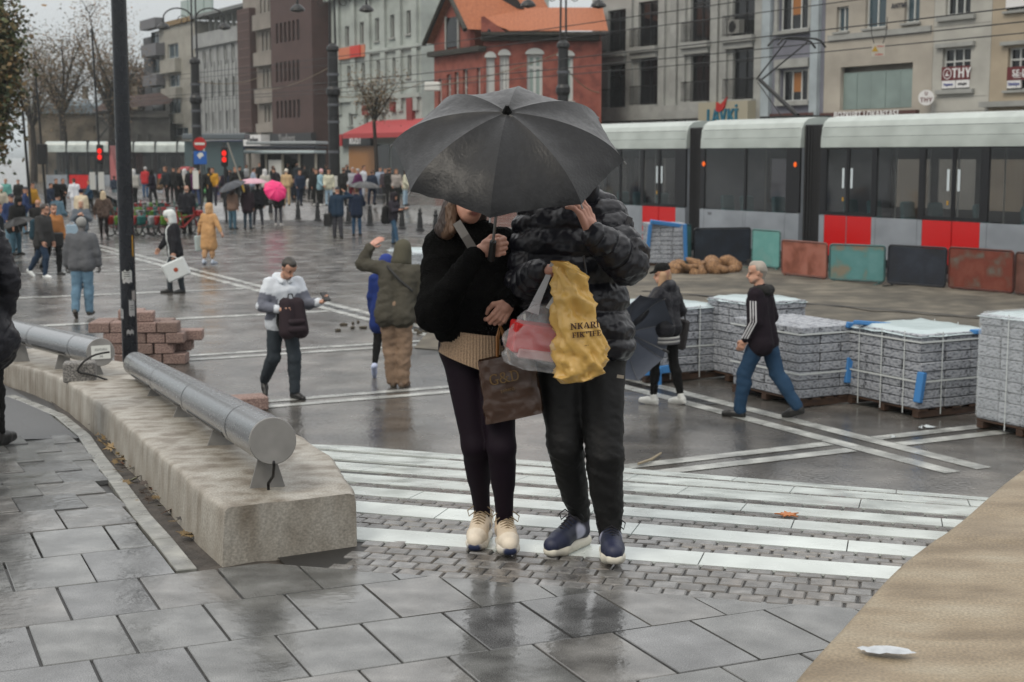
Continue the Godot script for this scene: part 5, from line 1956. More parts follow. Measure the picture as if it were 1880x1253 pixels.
# joints of a figure in its own frame: +z is where it faces, +x its left; d holds directions
func joints(d: Dictionary) -> Dictionary:
	var s: float = d.get("h", 1.74) / 1.75
	var J := {"s": s}
	var R := Basis(Vector3.RIGHT, deg_to_rad(d.get("lean", 4.0))) * Basis(Vector3.BACK, deg_to_rad(d.get("tilt", 0.0))) 
	var w: float = d.get("wide", 1.0)
	J.R = R
	J.pelvis = Vector3.ZERO
	J.waist = R * Vector3(0, 0.16, 0) * s
	J.chest = R * Vector3(0, 0.34, 0.01) * s
	J.neck = R * Vector3(0, 0.525, -0.01) * s
	var hr: Vector3 = d.get("head", Vector3(0, 0, 0))   # pitch down, yaw to its left, roll
	J.HB = R * Basis.from_euler(Vector3(deg_to_rad(hr.x), deg_to_rad(hr.y), deg_to_rad(hr.z)))
	J.head = J.neck + J.HB * Vector3(0, 0.155, 0.035) * s
	for k in 2:
		var g := 1.0 if k == 0 else -1.0
		var n: String = ["l", "r"][k]
		var arm: Array = d.get("a" + n, [Vector3(g * 0.16, -1, 0.02), Vector3(g * 0.03, -1, 0.22)])
		var leg: Array = d.get("l" + n, [Vector3(g * 0.05, -1, 0.03), Vector3(g * 0.02, -1, -0.04)])
		J["s" + n] = R * Vector3(g * 0.178 * w, 0.455, -0.01) * s
		J["e" + n] = J["s" + n] + (arm[0] as Vector3).normalized() * 0.285 * s
		J["w" + n] = J["e" + n] + (arm[1] as Vector3).normalized() * 0.25 * s
		J["d" + n] = (arm[2] as Vector3).normalized() if arm.size() > 2 else (arm[1] as Vector3).normalized()
		J["h" + n] = Vector3(g * 0.088, -0.03, 0) * s
		J["k" + n] = J["h" + n] + (leg[0] as Vector3).normalized() * 0.425 * s
		J["a" + n] = J["k" + n] + (leg[1] as Vector3).normalized() * 0.41 * s
		var fd: Vector3 = (leg[2] if leg.size() > 2 else Vector3(g * 0.18, 0, 1)).normalized()
		J["f" + n] = fd
	var low := INF
	for n in ["l", "r"]:
		var up: Vector3 = J["f" + n].cross(Vector3.RIGHT).normalized()
		if up.y < 0:
			up = -up
		J["u" + n] = up
		low = minf(low, (J["a" + n] - up * 0.085 * s).y)
		low = minf(low, (J["a" + n] - up * 0.085 * s + J["f" + n] * 0.17 * s).y)
	for key in J.keys():
		if J[key] is Vector3 and not key in ["fl", "fr", "ul", "ur", "dl", "dr"]:
			J[key] -= Vector3(0, low, 0)
	return J

func torso_bones(J: Dictionary, hem: float, fat: float, c: int, w := 1.0) -> Array:
	var s: float = J.s
	var R: Basis = J.R
	var P: Vector3 = J.pelvis
	var o := []
	for g: float in [-1.0, 1.0]:
		o.append([P + R * Vector3(g * 0.085 * w, hem + 0.03, -0.012) * s, P + R * Vector3(g * 0.085 * w, 0.16, 0.0) * s, (0.104 + fat) * s, (0.086 + fat) * s, c])
		o.append([P + R * Vector3(g * 0.085 * w, 0.16, 0.005) * s, P + R * Vector3(g * 0.098 * w, 0.37, 0.0) * s, (0.082 + fat) * s, (0.088 + fat) * s, c])
	o.append([P + R * Vector3(-0.14 * w, 0.435, -0.012) * s, P + R * Vector3(0.14 * w, 0.435, -0.012) * s, (0.060 + fat * 0.6) * s, (0.060 + fat * 0.6) * s, c])
	o.append([P + R * Vector3(0, 0.36, 0.02) * s, P + R * Vector3(0, 0.2, 0.03) * s, (0.085 + fat) * s, (0.085 + fat) * s, c])
	o.append([J.neck - J.R * Vector3(0, 0.05, 0) * s, J.neck + J.R * Vector3(0, 0.0, 0.0) * s, (0.075 + fat * 0.3) * s, (0.062 + fat * 0.2) * s, c])
	return o

func arm_bones(J: Dictionary, fat: float, c: int, to := 1.0) -> Array:
	var s: float = J.s
	var o := []
	for n in ["l", "r"]:
		o.append([J["s" + n], J["e" + n], (0.058 + fat) * s, (0.047 + fat) * s, c])
		o.append([J["e" + n], (J["e" + n] as Vector3).lerp(J["w" + n], to), (0.047 + fat) * s, (0.036 + fat * 0.8) * s, c])
	return o

func leg_bones(J: Dictionary, fat: float, c: int, ankle := 0.0) -> Array:
	var s: float = J.s
	var o := []
	for n in ["l", "r"]:
		o.append([J["h" + n] + Vector3(0, 0.02, -0.015) * s, J["k" + n], (0.088 + fat) * s, (0.060 + fat) * s, c])
		o.append([J["k" + n] - Vector3(0, 0.0, 0.0), (J["a" + n] as Vector3).lerp(J["k" + n], ankle), (0.058 + fat) * s, (0.044 + fat * 1.1) * s, c])
		o.append([J["k" + n].lerp(J["a" + n], 0.25) - J["f" + n] * 0.02 * s, J["k" + n].lerp(J["a" + n], 0.45) - J["f" + n] * 0.015 * s, (0.055 + fat) * s, (0.05 + fat) * s, c])
	o.append([J.hl + Vector3(-0.01, 0.05, -0.012) * s, J.hr + Vector3(0.01, 0.05, -0.012) * s, (0.090 + fat * 0.5) * s, (0.090 + fat * 0.5) * s, c])
	return o

func shoe_bones(J: Dictionary, n: String, c: int, sole: int) -> Array:
	var s: float = J.s
	var a: Vector3 = J["a" + n]
	var fd: Vector3 = J["f" + n]
	var up: Vector3 = J["u" + n]
	var b := a - up * 0.045 * s
	return [[a + up * 0.01, b - fd * 0.02 * s, 0.045 * s, 0.043 * s, c], [b - fd * 0.025 * s, b + fd * 0.09 * s - up * 0.004, 0.042 * s, 0.042 * s, c], [b + fd * 0.08 * s, b + fd * 0.175 * s - up * 0.012 * s, 0.040 * s, 0.030 * s, c],
		[a - up * 0.078 * s - fd * 0.045 * s, a - up * 0.078 * s + fd * 0.09 * s, 0.026 * s, 0.028 * s, sole], [a - up * 0.078 * s + fd * 0.09 * s, a - up * 0.076 * s + fd * 0.185 * s, 0.030 * s, 0.022 * s, sole]]

func head_bones(J: Dictionary, c: int) -> Array:
	var s: float = J.s
	var B: Basis = J.HB
	var h: Vector3 = J.head
	var q := func(x: float, y: float, z: float) -> Vector3: return h + B * Vector3(x, y, z) * s
	return [[q.call(0, 0.045, -0.035), q.call(0, 0.05, 0.012), 0.077 * s, 0.072 * s, c], [q.call(0, 0.0, -0.02), q.call(0, -0.055, 0.03), 0.072 * s, 0.050 * s, c],
		[q.call(0, -0.082, 0.055), q.call(0, -0.088, 0.05), 0.024 * s, 0.026 * s, c], [q.call(-0.042, -0.05, 0.0), q.call(-0.018, -0.082, 0.045), 0.028 * s, 0.024 * s, c], [q.call(0.042, -0.05, 0.0), q.call(0.018, -0.082, 0.045), 0.028 * s, 0.024 * s, c],
		[q.call(0, 0.004, 0.080), q.call(0, -0.032, 0.098), 0.009 * s, 0.014 * s, c], [q.call(-0.036, 0.020, 0.066), q.call(0.036, 0.020, 0.066), 0.013 * s, 0.013 * s, c],
		[q.call(-0.074, -0.012, -0.012), q.call(-0.078, 0.014, -0.018), 0.012 * s, 0.014 * s, c], [q.call(0.074, -0.012, -0.012), q.call(0.078, 0.014, -0.018), 0.012 * s, 0.014 * s, c],
		[q.call(-0.02, -0.056, 0.078), q.call(0.02, -0.056, 0.078), 0.009 * s, 0.009 * s, c],
		[q.call(0, -0.05, -0.02), J.neck - J.R * Vector3(0, 0.03, 0) * s, 0.052 * s, 0.058 * s, c]]

func face_spots(J: Dictionary, hair: Color, beard := 0.0) -> Array:
	var s: float = J.s
	var q := func(x: float, y: float, z: float) -> Vector3: return J.head + J.HB * Vector3(x, y, z) * s
	var o := []
	for g: float in [-1.0, 1.0]:
		o.append([q.call(g * 0.031, 0.004, 0.072), 0.014 * s, Color(0.05, 0.035, 0.03)])
		o.append([q.call(g * 0.034, 0.027, 0.078), 0.015 * s, hair])
	o.append([q.call(0, -0.057, 0.086), 0.020 * s, Color(0.30, 0.12, 0.10)])
	if beard > 0:
		for x: float in [-0.045, -0.02, 0.0, 0.02, 0.045]:
			o.append([q.call(x, -0.082, 0.055 - absf(x) * 0.7), 0.030 * s, hair.lerp(sk(), 1.0 - beard)])
	return o

func hair_bones(J: Dictionary, kind: String, c: int) -> Array:
	var s: float = J.s
	var q := func(x: float, y: float, z: float) -> Vector3: return J.head + J.HB * Vector3(x, y, z) * s
	match kind:
		"short":
			return [[q.call(0, 0.066, -0.04), q.call(0, 0.080, 0.018), 0.070 * s, 0.058 * s, c], [q.call(0, 0.02, -0.055), q.call(0, -0.035, -0.05), 0.066 * s, 0.048 * s, c], [q.call(-0.04, 0.05, -0.03), q.call(0.04, 0.05, -0.03), 0.050 * s, 0.050 * s, c]]
		"long":
			return [[q.call(0, 0.062, -0.04), q.call(0, 0.076, 0.012), 0.078 * s, 0.066 * s, c], [q.call(0, 0.02, -0.055), q.call(0, -0.16, -0.075), 0.080 * s, 0.070 * s, c], [q.call(-0.064, 0.02, -0.02), q.call(-0.075, -0.17, -0.02), 0.034 * s, 0.040 * s, c], [q.call(0.064, 0.02, -0.02), q.call(0.075, -0.17, -0.02), 0.034 * s, 0.040 * s, c]]
		"hood":
			return [[q.call(0, 0.05, -0.05), q.call(0, 0.064, 0.02), 0.100 * s, 0.088 * s, c], [q.call(0, 0.0, -0.06), q.call(0, -0.12, -0.05), 0.098 * s, 0.092 * s, c], [q.call(-0.07, 0.02, 0.0), q.call(-0.07, -0.12, 0.0), 0.038 * s, 0.055 * s, c], [q.call(0.07, 0.02, 0.0), q.call(0.07, -0.12, 0.0), 0.038 * s, 0.055 * s, c]]
		"cap":
			return [[q.call(0, 0.066, -0.03), q.call(0, 0.070, 0.012), 0.082 * s, 0.076 * s, c], [q.call(-0.04, 0.045, 0.07), q.call(-0.03, 0.03, 0.135), 0.014 * s, 0.010 * s, c], [q.call(0.0, 0.050, 0.07), q.call(0.0, 0.034, 0.145), 0.014 * s, 0.010 * s, c], [q.call(0.04, 0.045, 0.07), q.call(0.03, 0.03, 0.135), 0.014 * s, 0.010 * s, c]]
		"beanie":
			return [[q.call(0, 0.06, -0.03), q.call(0, 0.072, 0.0), 0.086 * s, 0.080 * s, c], [q.call(0, 0.035, -0.03), q.call(0, 0.04, 0.02), 0.084 * s, 0.080 * s, c]]
		"bald":
			return [[q.call(0, 0.0, -0.058), q.call(0, -0.03, -0.05), 0.062 * s, 0.050 * s, c]]
	return []

func hand_bones(w: Vector3, dir: Vector3, palm: Vector3, curl: Array, c: int, left: bool, sc := 1.0, spread := 0.0, thumb := 0.5) -> Array:
	# wrist, direction of the hand, direction that the palm faces, per-finger bend (degrees a joint)
	var d := dir.normalized()
	var pn := (palm - d * palm.dot(d)).normalized()
	var side := d.cross(pn).normalized() * (-1.0 if left else 1.0)   # towards the thumb
	var o := []
	o.append([w, w + d * 0.03 * sc, 0.026 * sc, 0.027 * sc, c])
	for k in 4:
		var x := (0.030 - 0.020 * k) * sc
		var base := w + d * (0.088 - 0.004 * absf(k - 1.0)) * sc + side * x
		o.append([w + d * 0.02 * sc + side * x * 0.7, base, 0.0165 * sc, 0.0125 * sc, c])
		var len_k: float = [0.94, 1.05, 0.98, 0.78][k]
		var ang := 0.0
		var p := base
		var fd := (d + side * (0.12 - 0.08 * k) * (0.4 + spread)).normalized()
		for j in 3:
			ang += deg_to_rad(curl[k]) * [0.9, 1.1, 0.8][j]
			var seg: float = [0.043, 0.027, 0.021][j] * len_k * sc
			var q := p + (fd * cos(ang) + pn * sin(ang)) * seg
			o.append([p, q, [0.0105, 0.0095, 0.0085][j] * sc, [0.0095, 0.0085, 0.0072][j] * sc, c])
			p = q
	var t0 := w + d * 0.022 * sc + side * 0.024 * sc
	var t1 := t0 + (d * 0.55 + side * 0.75 * (1.0 - thumb * 0.4) + pn * thumb).normalized() * 0.042 * sc
	var t2 := t1 + (d * 0.8 + side * (0.35 - thumb * 0.6) + pn * thumb).normalized() * 0.032 * sc
	var t3 := t2 + (d * 0.9 + side * (0.1 - thumb * 0.7) + pn * thumb * 0.8).normalized() * 0.026 * sc
	o.append([t0, t1, 0.017 * sc, 0.0125 * sc, c])
	o.append([t1, t2, 0.0125 * sc, 0.0105 * sc, c])
	o.append([t2, t3, 0.0105 * sc, 0.0085 * sc, c])
	return o

func cloth_mat(rough := 0.85) -> StandardMaterial3D:
	var key := "cloth_%.2f" % rough
	return mat(key, Color.WHITE, rough, {"vc": true, "nrm": TX.cloth, "nscale": 0.35, "scale": 3.0, "world": false, "spec": 0.25})

func skin_mat() -> StandardMaterial3D:
	return mat("skin", Color.WHITE, 0.52, {"vc": true})

func hair_mat() -> StandardMaterial3D:
	return mat("hair", Color.WHITE, 0.55, {"vc": true, "nrm": noise_tex_n("hairn"), "nscale": 0.6, "scale3": Vector3(9, 1.2, 9), "world": false})

func noise_tex_n(key: String) -> NoiseTexture2D:
	return bump_tex(key, 0.05, 6.0, 2, 256, 77)

# a whole person. d: h, lean, al, ar, ll, lr, head, wide; top [colour, hem, fat], legs [colour, fat, ankle], shoe [colour, sole], skin, hair [kind, colour], small
func person(label: String, at: Vector3, yaw: float, d: Dictionary, group := "") -> Node3D:
	var J := joints(d)
	var t := thing("person", label, "person", at, deg_to_rad(yaw), group)
	var top: Array = d.get("top", [Color(0.03, 0.03, 0.035), 0.0, 0.02])
	var legs: Array = d.get("legs", [Color(0.02, 0.022, 0.03), 0.012, 0.0])
	var shoe: Array = d.get("shoe", [Color(0.02, 0.02, 0.02), Color(0.02, 0.02, 0.02)])
	var hair: Array = d.get("hair", ["short", Color(0.03, 0.022, 0.018)])
	var skin: Color = d.get("skin", sk())
	var pal := [skin, top[0], legs[0], shoe[0], shoe[1], hair[1]]
	var w: float = d.get("wide", 1.0)
	var small: bool = d.get("small", false)
	var nz := FastNoiseLite.new()
	nz.seed = int(at.x * 100.0)
	nz.frequency = 3.0
	var amp: float = d.get("wrinkle", 0.010)
	var folds := func(p: Vector3, _who: int) -> float: return nz.get_noise_3d(p.x * 1.6 + p.y, p.y * 2.6, p.z * 1.6) * amp + nz.get_noise_3d(p.x * 4.0 + p.y * 3.0, p.y * 8.0 + p.x * 3.0, p.z * 4.0) * amp * 0.6
	var top_b := torso_bones(J, top[1], top[2], 1, w) + arm_bones(J, top[2] * 0.5 + 0.006, 1, 0.86)
	if top.size() > 3:   # coat skirt: hem below the hips
		for n in ["l", "r"]:
			top_b.append([J["h" + n], (J["h" + n] as Vector3).lerp(J["k" + n], top[3]), (0.11 + top[2]) * J.s, (0.10 + top[2] * 1.6) * J.s, 1])
		top_b.append([(J.hl as Vector3).lerp(J.kl, top[3] * 0.9), (J.hr as Vector3).lerp(J.kr, top[3] * 0.9), (0.10 + top[2]) * J.s, (0.10 + top[2]) * J.s, 1])
	var leg_b := leg_bones(J, legs[1], 2, legs[2])
	var head_b := head_bones(J, 0)
	var hair_b := hair_bones(J, hair[0], 5)
	var hands := []
	for n in ["l", "r"]:
		var palm: Vector3 = d.get("palm_" + n, Vector3(-1 if n == "l" else 1, 0, 0.2))
		var curl: Array = d.get("curl_" + n, [22, 26, 30, 32])
		if small:
			hands.append([J["w" + n], J["w" + n] + J["d" + n] * 0.14 * J.s, 0.03 * J.s, 0.025 * J.s, 0])
		else:
			hands.append_array(hand_bones(J["w" + n], J["d" + n], palm, curl, 0, n == "l", J.s))
	if small:
		var all := MB.new()
		var bones := top_b + leg_b + head_b.slice(0, 6) + [head_b[10]] + hair_b + hands
		bones.append_array(shoe_bones(J, "l", 3, 4))
		bones.append_array(shoe_bones(J, "r", 3, 4))
		blob(all, bones, d.get("cell", 0.034), 0.03, pal)
		put("body", all.mesh(), cloth_mat(), t)
		return t
	var cell: float = d.get("cell", 0.02)
	var skin_b := MB.new()
	# the whole body, clothed parts coarse
	var under := torso_bones(J, 0.05, -0.038, 0, w) + arm_bones(J, -0.016, 0) + leg_bones(J, -0.022, 0) + [head_b[10]]
	for n in ["l", "r"]:
		under.append([J["a" + n], J["a" + n] - J["u" + n] * 0.045 * J.s + J["f" + n] * 0.09 * J.s, 0.024 * J.s, 0.018 * J.s, 0])
	blob(skin_b, under, 0.03, 0.03, pal)
	blob(skin_b, head_b, cell * 0.5, 0.016, pal, null, face_spots(J, hair[1], d.get("beard", 0.0)))
	blob(skin_b, hands, cell * 0.4, 0.006, pal)
	put("body", skin_b.mesh(), skin_mat(), t)
	var m := MB.new()
	blob(m, top_b, cell, 0.026, pal, folds)
	if d.has("paint"):
		var pt: Callable = d.paint
		for n in m.v.size():
			m.c[n] = pt.call(m.v[n], m.c[n], J)
	put("jacket", m.mesh(), d.get("top_mat", cloth_mat()), t)
	m = MB.new()
	blob(m, leg_b, cell, 0.03, pal, folds)
	put("trousers", m.mesh(), cloth_mat(), t)
	for n in ["l", "r"]:
		m = MB.new()
		blob(m, shoe_bones(J, n, 3, 4), cell * 0.6, 0.015, pal)
		put("shoe", m.mesh(), mat("shoe_leather", Color.WHITE, 0.45, {"vc": true}), t)
	if hair_b.size():
		m = MB.new()
		blob(m, hair_b, cell * 0.55, 0.03, pal)
		put({"hood": "hood", "cap": "cap", "beanie": "hat"}.get(hair[0], "hair"), m.mesh(), cloth_mat() if hair[0] in ["hood", "cap", "beanie"] else hair_mat(), t)
	t.set_meta("joints", J)
	return t

# an open umbrella: hub at the origin, shaft along -y; r radius, sag depth
func umbrella(label: String, at: Vector3, tip: Vector3, r: float, sag: float, col: Color, spin := 0.0, shaft := 0.75, ribs := 8, group := "", finish: Material = null, grip := Vector3.ZERO) -> Node3D:
	var t := thing("umbrella", label, "umbrella", at, 0.0, group)
	var y := tip.normalized()
	var x := y.cross(Vector3.FORWARD if absf(y.z) < 0.9 else Vector3.RIGHT).normalized()
	var bs := Basis(x, y, x.cross(y)) * Basis(Vector3.UP, spin)
	var m: Material = finish if finish else mat("canopy_%s" % col.to_html(), col, 0.5, {"nrm": TX.fine, "nscale": 0.1, "scale": 1.2, "world": false})
	var nr := 14
	var np := 10
	var step := TAU / ribs
	var b := MB.new()
	var crumple := FastNoiseLite.new()
	crumple.seed = ribs + int(r * 1000.0)
	crumple.frequency = 7.0
	for k in ribs:
		var pts := []
		for j in nr + 1:
			for i in np + 1:
				var f := float(j) / nr
				var off := (float(i) / np - 0.5) * step
				var a := step * (k + 0.5) + off
				var mid := 1.0 - absf(float(i) / np * 2.0 - 1.0)   # 0 at a rib, 1 midway
				var rr := r * sin(f * 1.25) / sin(1.25) * cos(step * 0.5) / cos(off)
				rr *= 1.0 - sqrt(mid) * 0.022 * pow(f, 3.0)
				var hh := -sag * (1.0 - cos(f * 1.25)) / (1.0 - cos(1.25))
				var dip := -mid * (2.0 - mid) * 0.035 * r * sin(f * PI)
				var p := Vector3(cos(a) * rr, hh + dip, sin(a) * rr)
				p.y += crumple.get_noise_3dv(p * 1.2 + Vector3(0, 0, k)) * 0.014 * minf(1.0, mid * 3.0) * f * r / 0.5
				pts.append(bs * p)
		b.grid(pts, np + 1, nr + 1, true)
	put("canopy", b.mesh(), m, t)
	var steel := mat("umbrella_steel", Color(0.5, 0.5, 0.5), 0.3, {"metal": 0.8})
	b = MB.new()
	var foot := grip if grip != Vector3.ZERO else bs * Vector3(0, -shaft, 0)
	b.tube([bs * Vector3(0, 0.0, 0), foot], [0.006, 0.006], 8)
	put("shaft", b.mesh(), steel, t)
	b = MB.new()
	b.tube([foot * 0.98, foot * 1.13], [0.014, 0.016], 10)
	put("handle", b.mesh(), M.black_rubber, t)
	b = MB.new()
	b.tube([bs * Vector3(0, 0.0, 0), bs * Vector3(0, 0.012, 0), bs * Vector3(0, 0.03, 0)], [0.02, 0.016, 0.006], 10)
	put("ferrule", b.mesh(), M.black_rubber, t)
	for k in ribs:
		var path := []
		var rad := []
		for j in 7:
			var f := j / 6.0
			var a := TAU * k / ribs
			path.append(bs * Vector3(cos(a) * r * sin(f * 1.25) / sin(1.25), -sag * (1.0 - cos(f * 1.25)) / (1.0 - cos(1.25)) - 0.006, sin(a) * r * sin(f * 1.25) / sin(1.25)))
			rad.append(0.003)
		path.append(path[6] + (path[6] - path[5]).normalized() * 0.012)
		rad.append(0.004)
		b = MB.new()
		b.tube(path, rad, 5)
		put("rib", b.mesh(), steel, t)
	return t

func bag(called: String, label: String, category: String, at: Vector3, size: Vector3, rot: Vector3, col: Color, handles := 0.0, rough := 0.6, print := Color(0, 0, 0, 0)) -> Node3D:
	var t := thing(called, label, category, at)
	t.rotation = rot * (PI / 180.0)
	var m := mat("bag_%s_%.1f" % [col.to_html(), rough], col, rough, {"nrm": TX.folds, "nscale": 0.3, "scale": 1.5, "world": false})
	var b := MB.new()
	b.bevel(Vector3(0, -size.y * 0.5, 0), size, minf(size.z, size.x) * 0.2)
	put("body", b.mesh(), m, t)
	if handles > 0.0:
		for s: float in [-1.0, 1.0]:
			b = MB.new()
			var pts := []
			var rr := []
			for i in 9:
				var f := i / 8.0
				pts.append(Vector3((f - 0.5) * size.x * 0.5, handles * sin(PI * f), s * size.z * 0.35 * (1.0 - sin(PI * f))))
				rr.append(0.006)
			b.tube(pts, rr, 6)
			put("handle", b.mesh(), m, t)
	if print.a > 0:
		b = MB.new()
		b.ball(Vector3(0, -size.y * 0.5, size.z * 0.5), Vector3(size.x * 0.10, size.x * 0.10, 0.004), 12, 6)
		put("printed_mark", b.mesh(), mat("mark_%s" % print.to_html(), print, 0.6), t)
	return t

func backpack(label: String, at: Vector3, yaw: float, col: Color, sc := 1.0, pitch := 0.0) -> Node3D:
	var t := thing("backpack", label, "backpack", at, deg_to_rad(yaw))
	t.rotation.x = deg_to_rad(pitch)
	var pal := [col, col * 0.8, Color(0.25, 0.25, 0.26)]
	var b := MB.new()
	var bones := []
	for g: float in [-1.0, 1.0]:
		bones.append([Vector3(g * 0.075, -0.14, 0) * sc, Vector3(g * 0.06, 0.13, -0.01) * sc, 0.085 * sc, 0.075 * sc, 0])
	blob(b, bones, 0.014, 0.05, pal)
	put("body", b.mesh(), cloth_mat(), t)
	b = MB.new()
	blob(b, [[Vector3(-0.07, -0.13, 0.075) * sc, Vector3(0.07, -0.13, 0.075) * sc, 0.035 * sc, 0.035 * sc, 0], [Vector3(-0.07, -0.05, 0.075) * sc, Vector3(0.07, -0.05, 0.075) * sc, 0.030 * sc, 0.030 * sc, 0]], 0.012, 0.03, pal)
	put("pocket", b.mesh(), cloth_mat(), t)
	for g: float in [-1.0, 1.0]:
		b = MB.new()
		b.tube([Vector3(g * 0.06, 0.20, -0.05) * sc, Vector3(g * 0.09, 0.16, -0.13) * sc, Vector3(g * 0.11, -0.05, -0.15) * sc, Vector3(g * 0.10, -0.2, -0.07) * sc], [0.014, 0.018, 0.016, 0.01], 6)
		put("strap", b.mesh(), mat("strap_black", Color(0.09, 0.09, 0.09), 0.7), t)
	b = MB.new()
	b.tube([Vector3(-0.03, 0.20, -0.02) * sc, Vector3(-0.02, 0.24, -0.02) * sc, Vector3(0.02, 0.24, -0.02) * sc, Vector3(0.03, 0.20, -0.02) * sc], [0.008, 0.008, 0.008, 0.008], 6)
	put("carry_loop", b.mesh(), M.strap_black, t)
	return t

func spot_of(t: Node3D, key: String, off := Vector3.ZERO) -> Vector3:   # a joint of a figure in the world, plus an offset in its own frame
	return t.transform * ((t.get_meta("joints")[key] as Vector3) + off)

func walkers() -> void:
	var black := Color(0.008, 0.008, 0.010)
	var denim := Color(0.055, 0.085, 0.13)
	var g := ["people walking on the plaza"]
	# man with the phone
	var t := person("man in a white and grey hooded jacket looking down at a black phone", Vector3(-2.736, 0, -17.45), 28, {"h": 1.75, "lean": 7, "head": Vector3(30, 14, 0),
		"al": [Vector3(0.30, -0.85, 0.25), Vector3(0.30, 0.16, 0.9)], "ar": [Vector3(-0.34, -0.9, 0.05), Vector3(0.62, -0.12, 0.78)],
		"ll": [Vector3(0.03, -1, 0.24), Vector3(0.0, -1, -0.05), Vector3(0.3, -0.05, 1)], "lr": [Vector3(-0.06, -1, -0.10), Vector3(-0.05, -0.72, -0.68), Vector3(-0.1, -0.75, 0.66)],
		"top": [Color(0.56, 0.595, 0.64), -0.06, 0.026], "wrinkle": 0.014, "legs": [Color(0.035, 0.043, 0.050), 0.018, 0.02], "hair": ["short", Color(0.025, 0.02, 0.018)], "shoe": [black, black],
		"palm_l": Vector3(-0.3, 0.9, 0.1), "curl_l": [35, 35, 35, 35], "curl_r": [45, 45, 45, 45], "beard": 0.25,
		"paint": func(p: Vector3, c: Color, J: Dictionary) -> Color:
			for n in ["l", "r"]:
				var e: Vector3 = J["e" + n]
				var s0: Vector3 = J["s" + n]
				var wv: Vector3 = J["w" + n]
				var k := (p - s0).dot((e - s0).normalized())
				if absf(p.x - s0.x) < 0.16 and k > 0.13 and p.distance_to(e) < 0.20 or p.distance_to(e.lerp(wv, 0.35)) < 0.105:
					if p.distance_to(wv) > 0.07:
						return Color(0.13, 0.14, 0.17)
			return c})
	backpack("dark plum backpack held in front by the man in the white jacket", spot_of(t, "pelvis", Vector3(0.03, 0.06, 0.27)), 34, Color(0.028, 0.022, 0.025), 1.15, -8)
	var ph := thing("phone", "black phone in the raised hand of the man in the white jacket", "phone", spot_of(t, "wl", Vector3(0.02, 0.07, 0.11)), deg_to_rad(30))
	ph.rotation.x = deg_to_rad(-60)
	var b := MB.new()
	b.bevel(Vector3.ZERO, Vector3(0.085, 0.17, 0.02), 0.006)
	put("case", b.mesh(), M.black_rubber, ph)
	b = MB.new()
	b.ball(Vector3(0.02, 0.05, -0.012), Vector3(0.014, 0.014, 0.004), 10, 6)
	put("camera_lens", b.mesh(), mat("lens_grey", Color(0.3, 0.3, 0.32), 0.2), ph)
	var hoodie := MB.new()
	blob(hoodie, [[spot_of(t, "neck", Vector3(-0.07, 0.0, -0.05)), spot_of(t, "neck", Vector3(0.07, 0.0, -0.05)), 0.055, 0.055, 0], [spot_of(t, "neck", Vector3(-0.08, -0.0, -0.03)), spot_of(t, "neck", Vector3(-0.05, -0.05, 0.09)), 0.035, 0.03, 0], [spot_of(t, "neck", Vector3(0.08, -0.0, -0.03)), spot_of(t, "neck", Vector3(0.05, -0.05, 0.09)), 0.035, 0.03, 0]], 0.016, 0.04, [Color(0.58, 0.62, 0.67)])
	put("hood", hoodie.mesh(), cloth_mat(), t, t.transform.affine_inverse())

	# olive jacket man, hand to his hood
	t = person("broad man in an olive hooded jacket and khaki trousers, hand to his head", Vector3(-1.456, 0, -18.33), 172, {"h": 1.86, "lean": 14, "tilt": 4, "wide": 1.18, "head": Vector3(14, 6, 0), "cell": 0.021,
		"al": [Vector3(0.93, 0.12, 0.3), Vector3(-0.42, 0.93, 0.15), Vector3(-0.75, 0.55, 0.1)], "ar": [Vector3(-0.22, -0.95, 0.0), Vector3(-0.10, -1, 0.05)],
		"ll": [Vector3(-0.02, -1, 0.10), Vector3(-0.10, -1, -0.12)], "lr": [Vector3(-0.03, -1, 0.02), Vector3(0.05, -1, -0.1)],
		"top": [Color(0.060, 0.058, 0.044), -0.13, 0.045], "legs": [Color(0.205, 0.145, 0.10), 0.030, 0.0], "hair": ["hood", Color(0.075, 0.072, 0.052)], "shoe": [Color(0.13, 0.09, 0.06), Color(0.05, 0.04, 0.03)],
		"palm_l": Vector3(-0.2, -0.4, 1), "curl_l": [10, 10, 12, 14], "curl_r": [60, 60, 60, 60], "skin": Color(0.50, 0.26, 0.20), "wrinkle": 0.024})
	var strap := MB.new()
	strap.tube([spot_of(t, "sl", Vector3(-0.06, 0.05, 0.0)), spot_of(t, "sl", Vector3(-0.10, 0.02, -0.13)), spot_of(t, "chest", Vector3(-0.05, 0.0, -0.185)), spot_of(t, "waist", Vector3(-0.22, 0.05, -0.10))], [0.016, 0.02, 0.02, 0.016], 6)
	put("cross_strap", strap.mesh(), M.strap_black, t, t.transform.affine_inverse())

	# person in cobalt behind him
	person("person in a cobalt blue coat and black leggings half hidden by the olive jacket", Vector3(-1.669, 0, -19.3), 172, {"h": 1.56, "lean": 6, "ll": [Vector3(0.05, -1, -0.15), Vector3(0.0, -0.9, -0.55), Vector3(0.1, -0.8, 0.6)], "lr": [Vector3(-0.05, -1, 0.15), Vector3(0, -1, -0.05)],
		"top": [Color(0.018, 0.032, 0.14), 0.0, 0.03, 0.45], "legs": [black, 0.0, 0.05], "shoe": [Color(0.45, 0.50, 0.66), Color(0.30, 0.35, 0.5)], "hair": ["hood", Color(0.03, 0.05, 0.2)], "cell": 0.023})

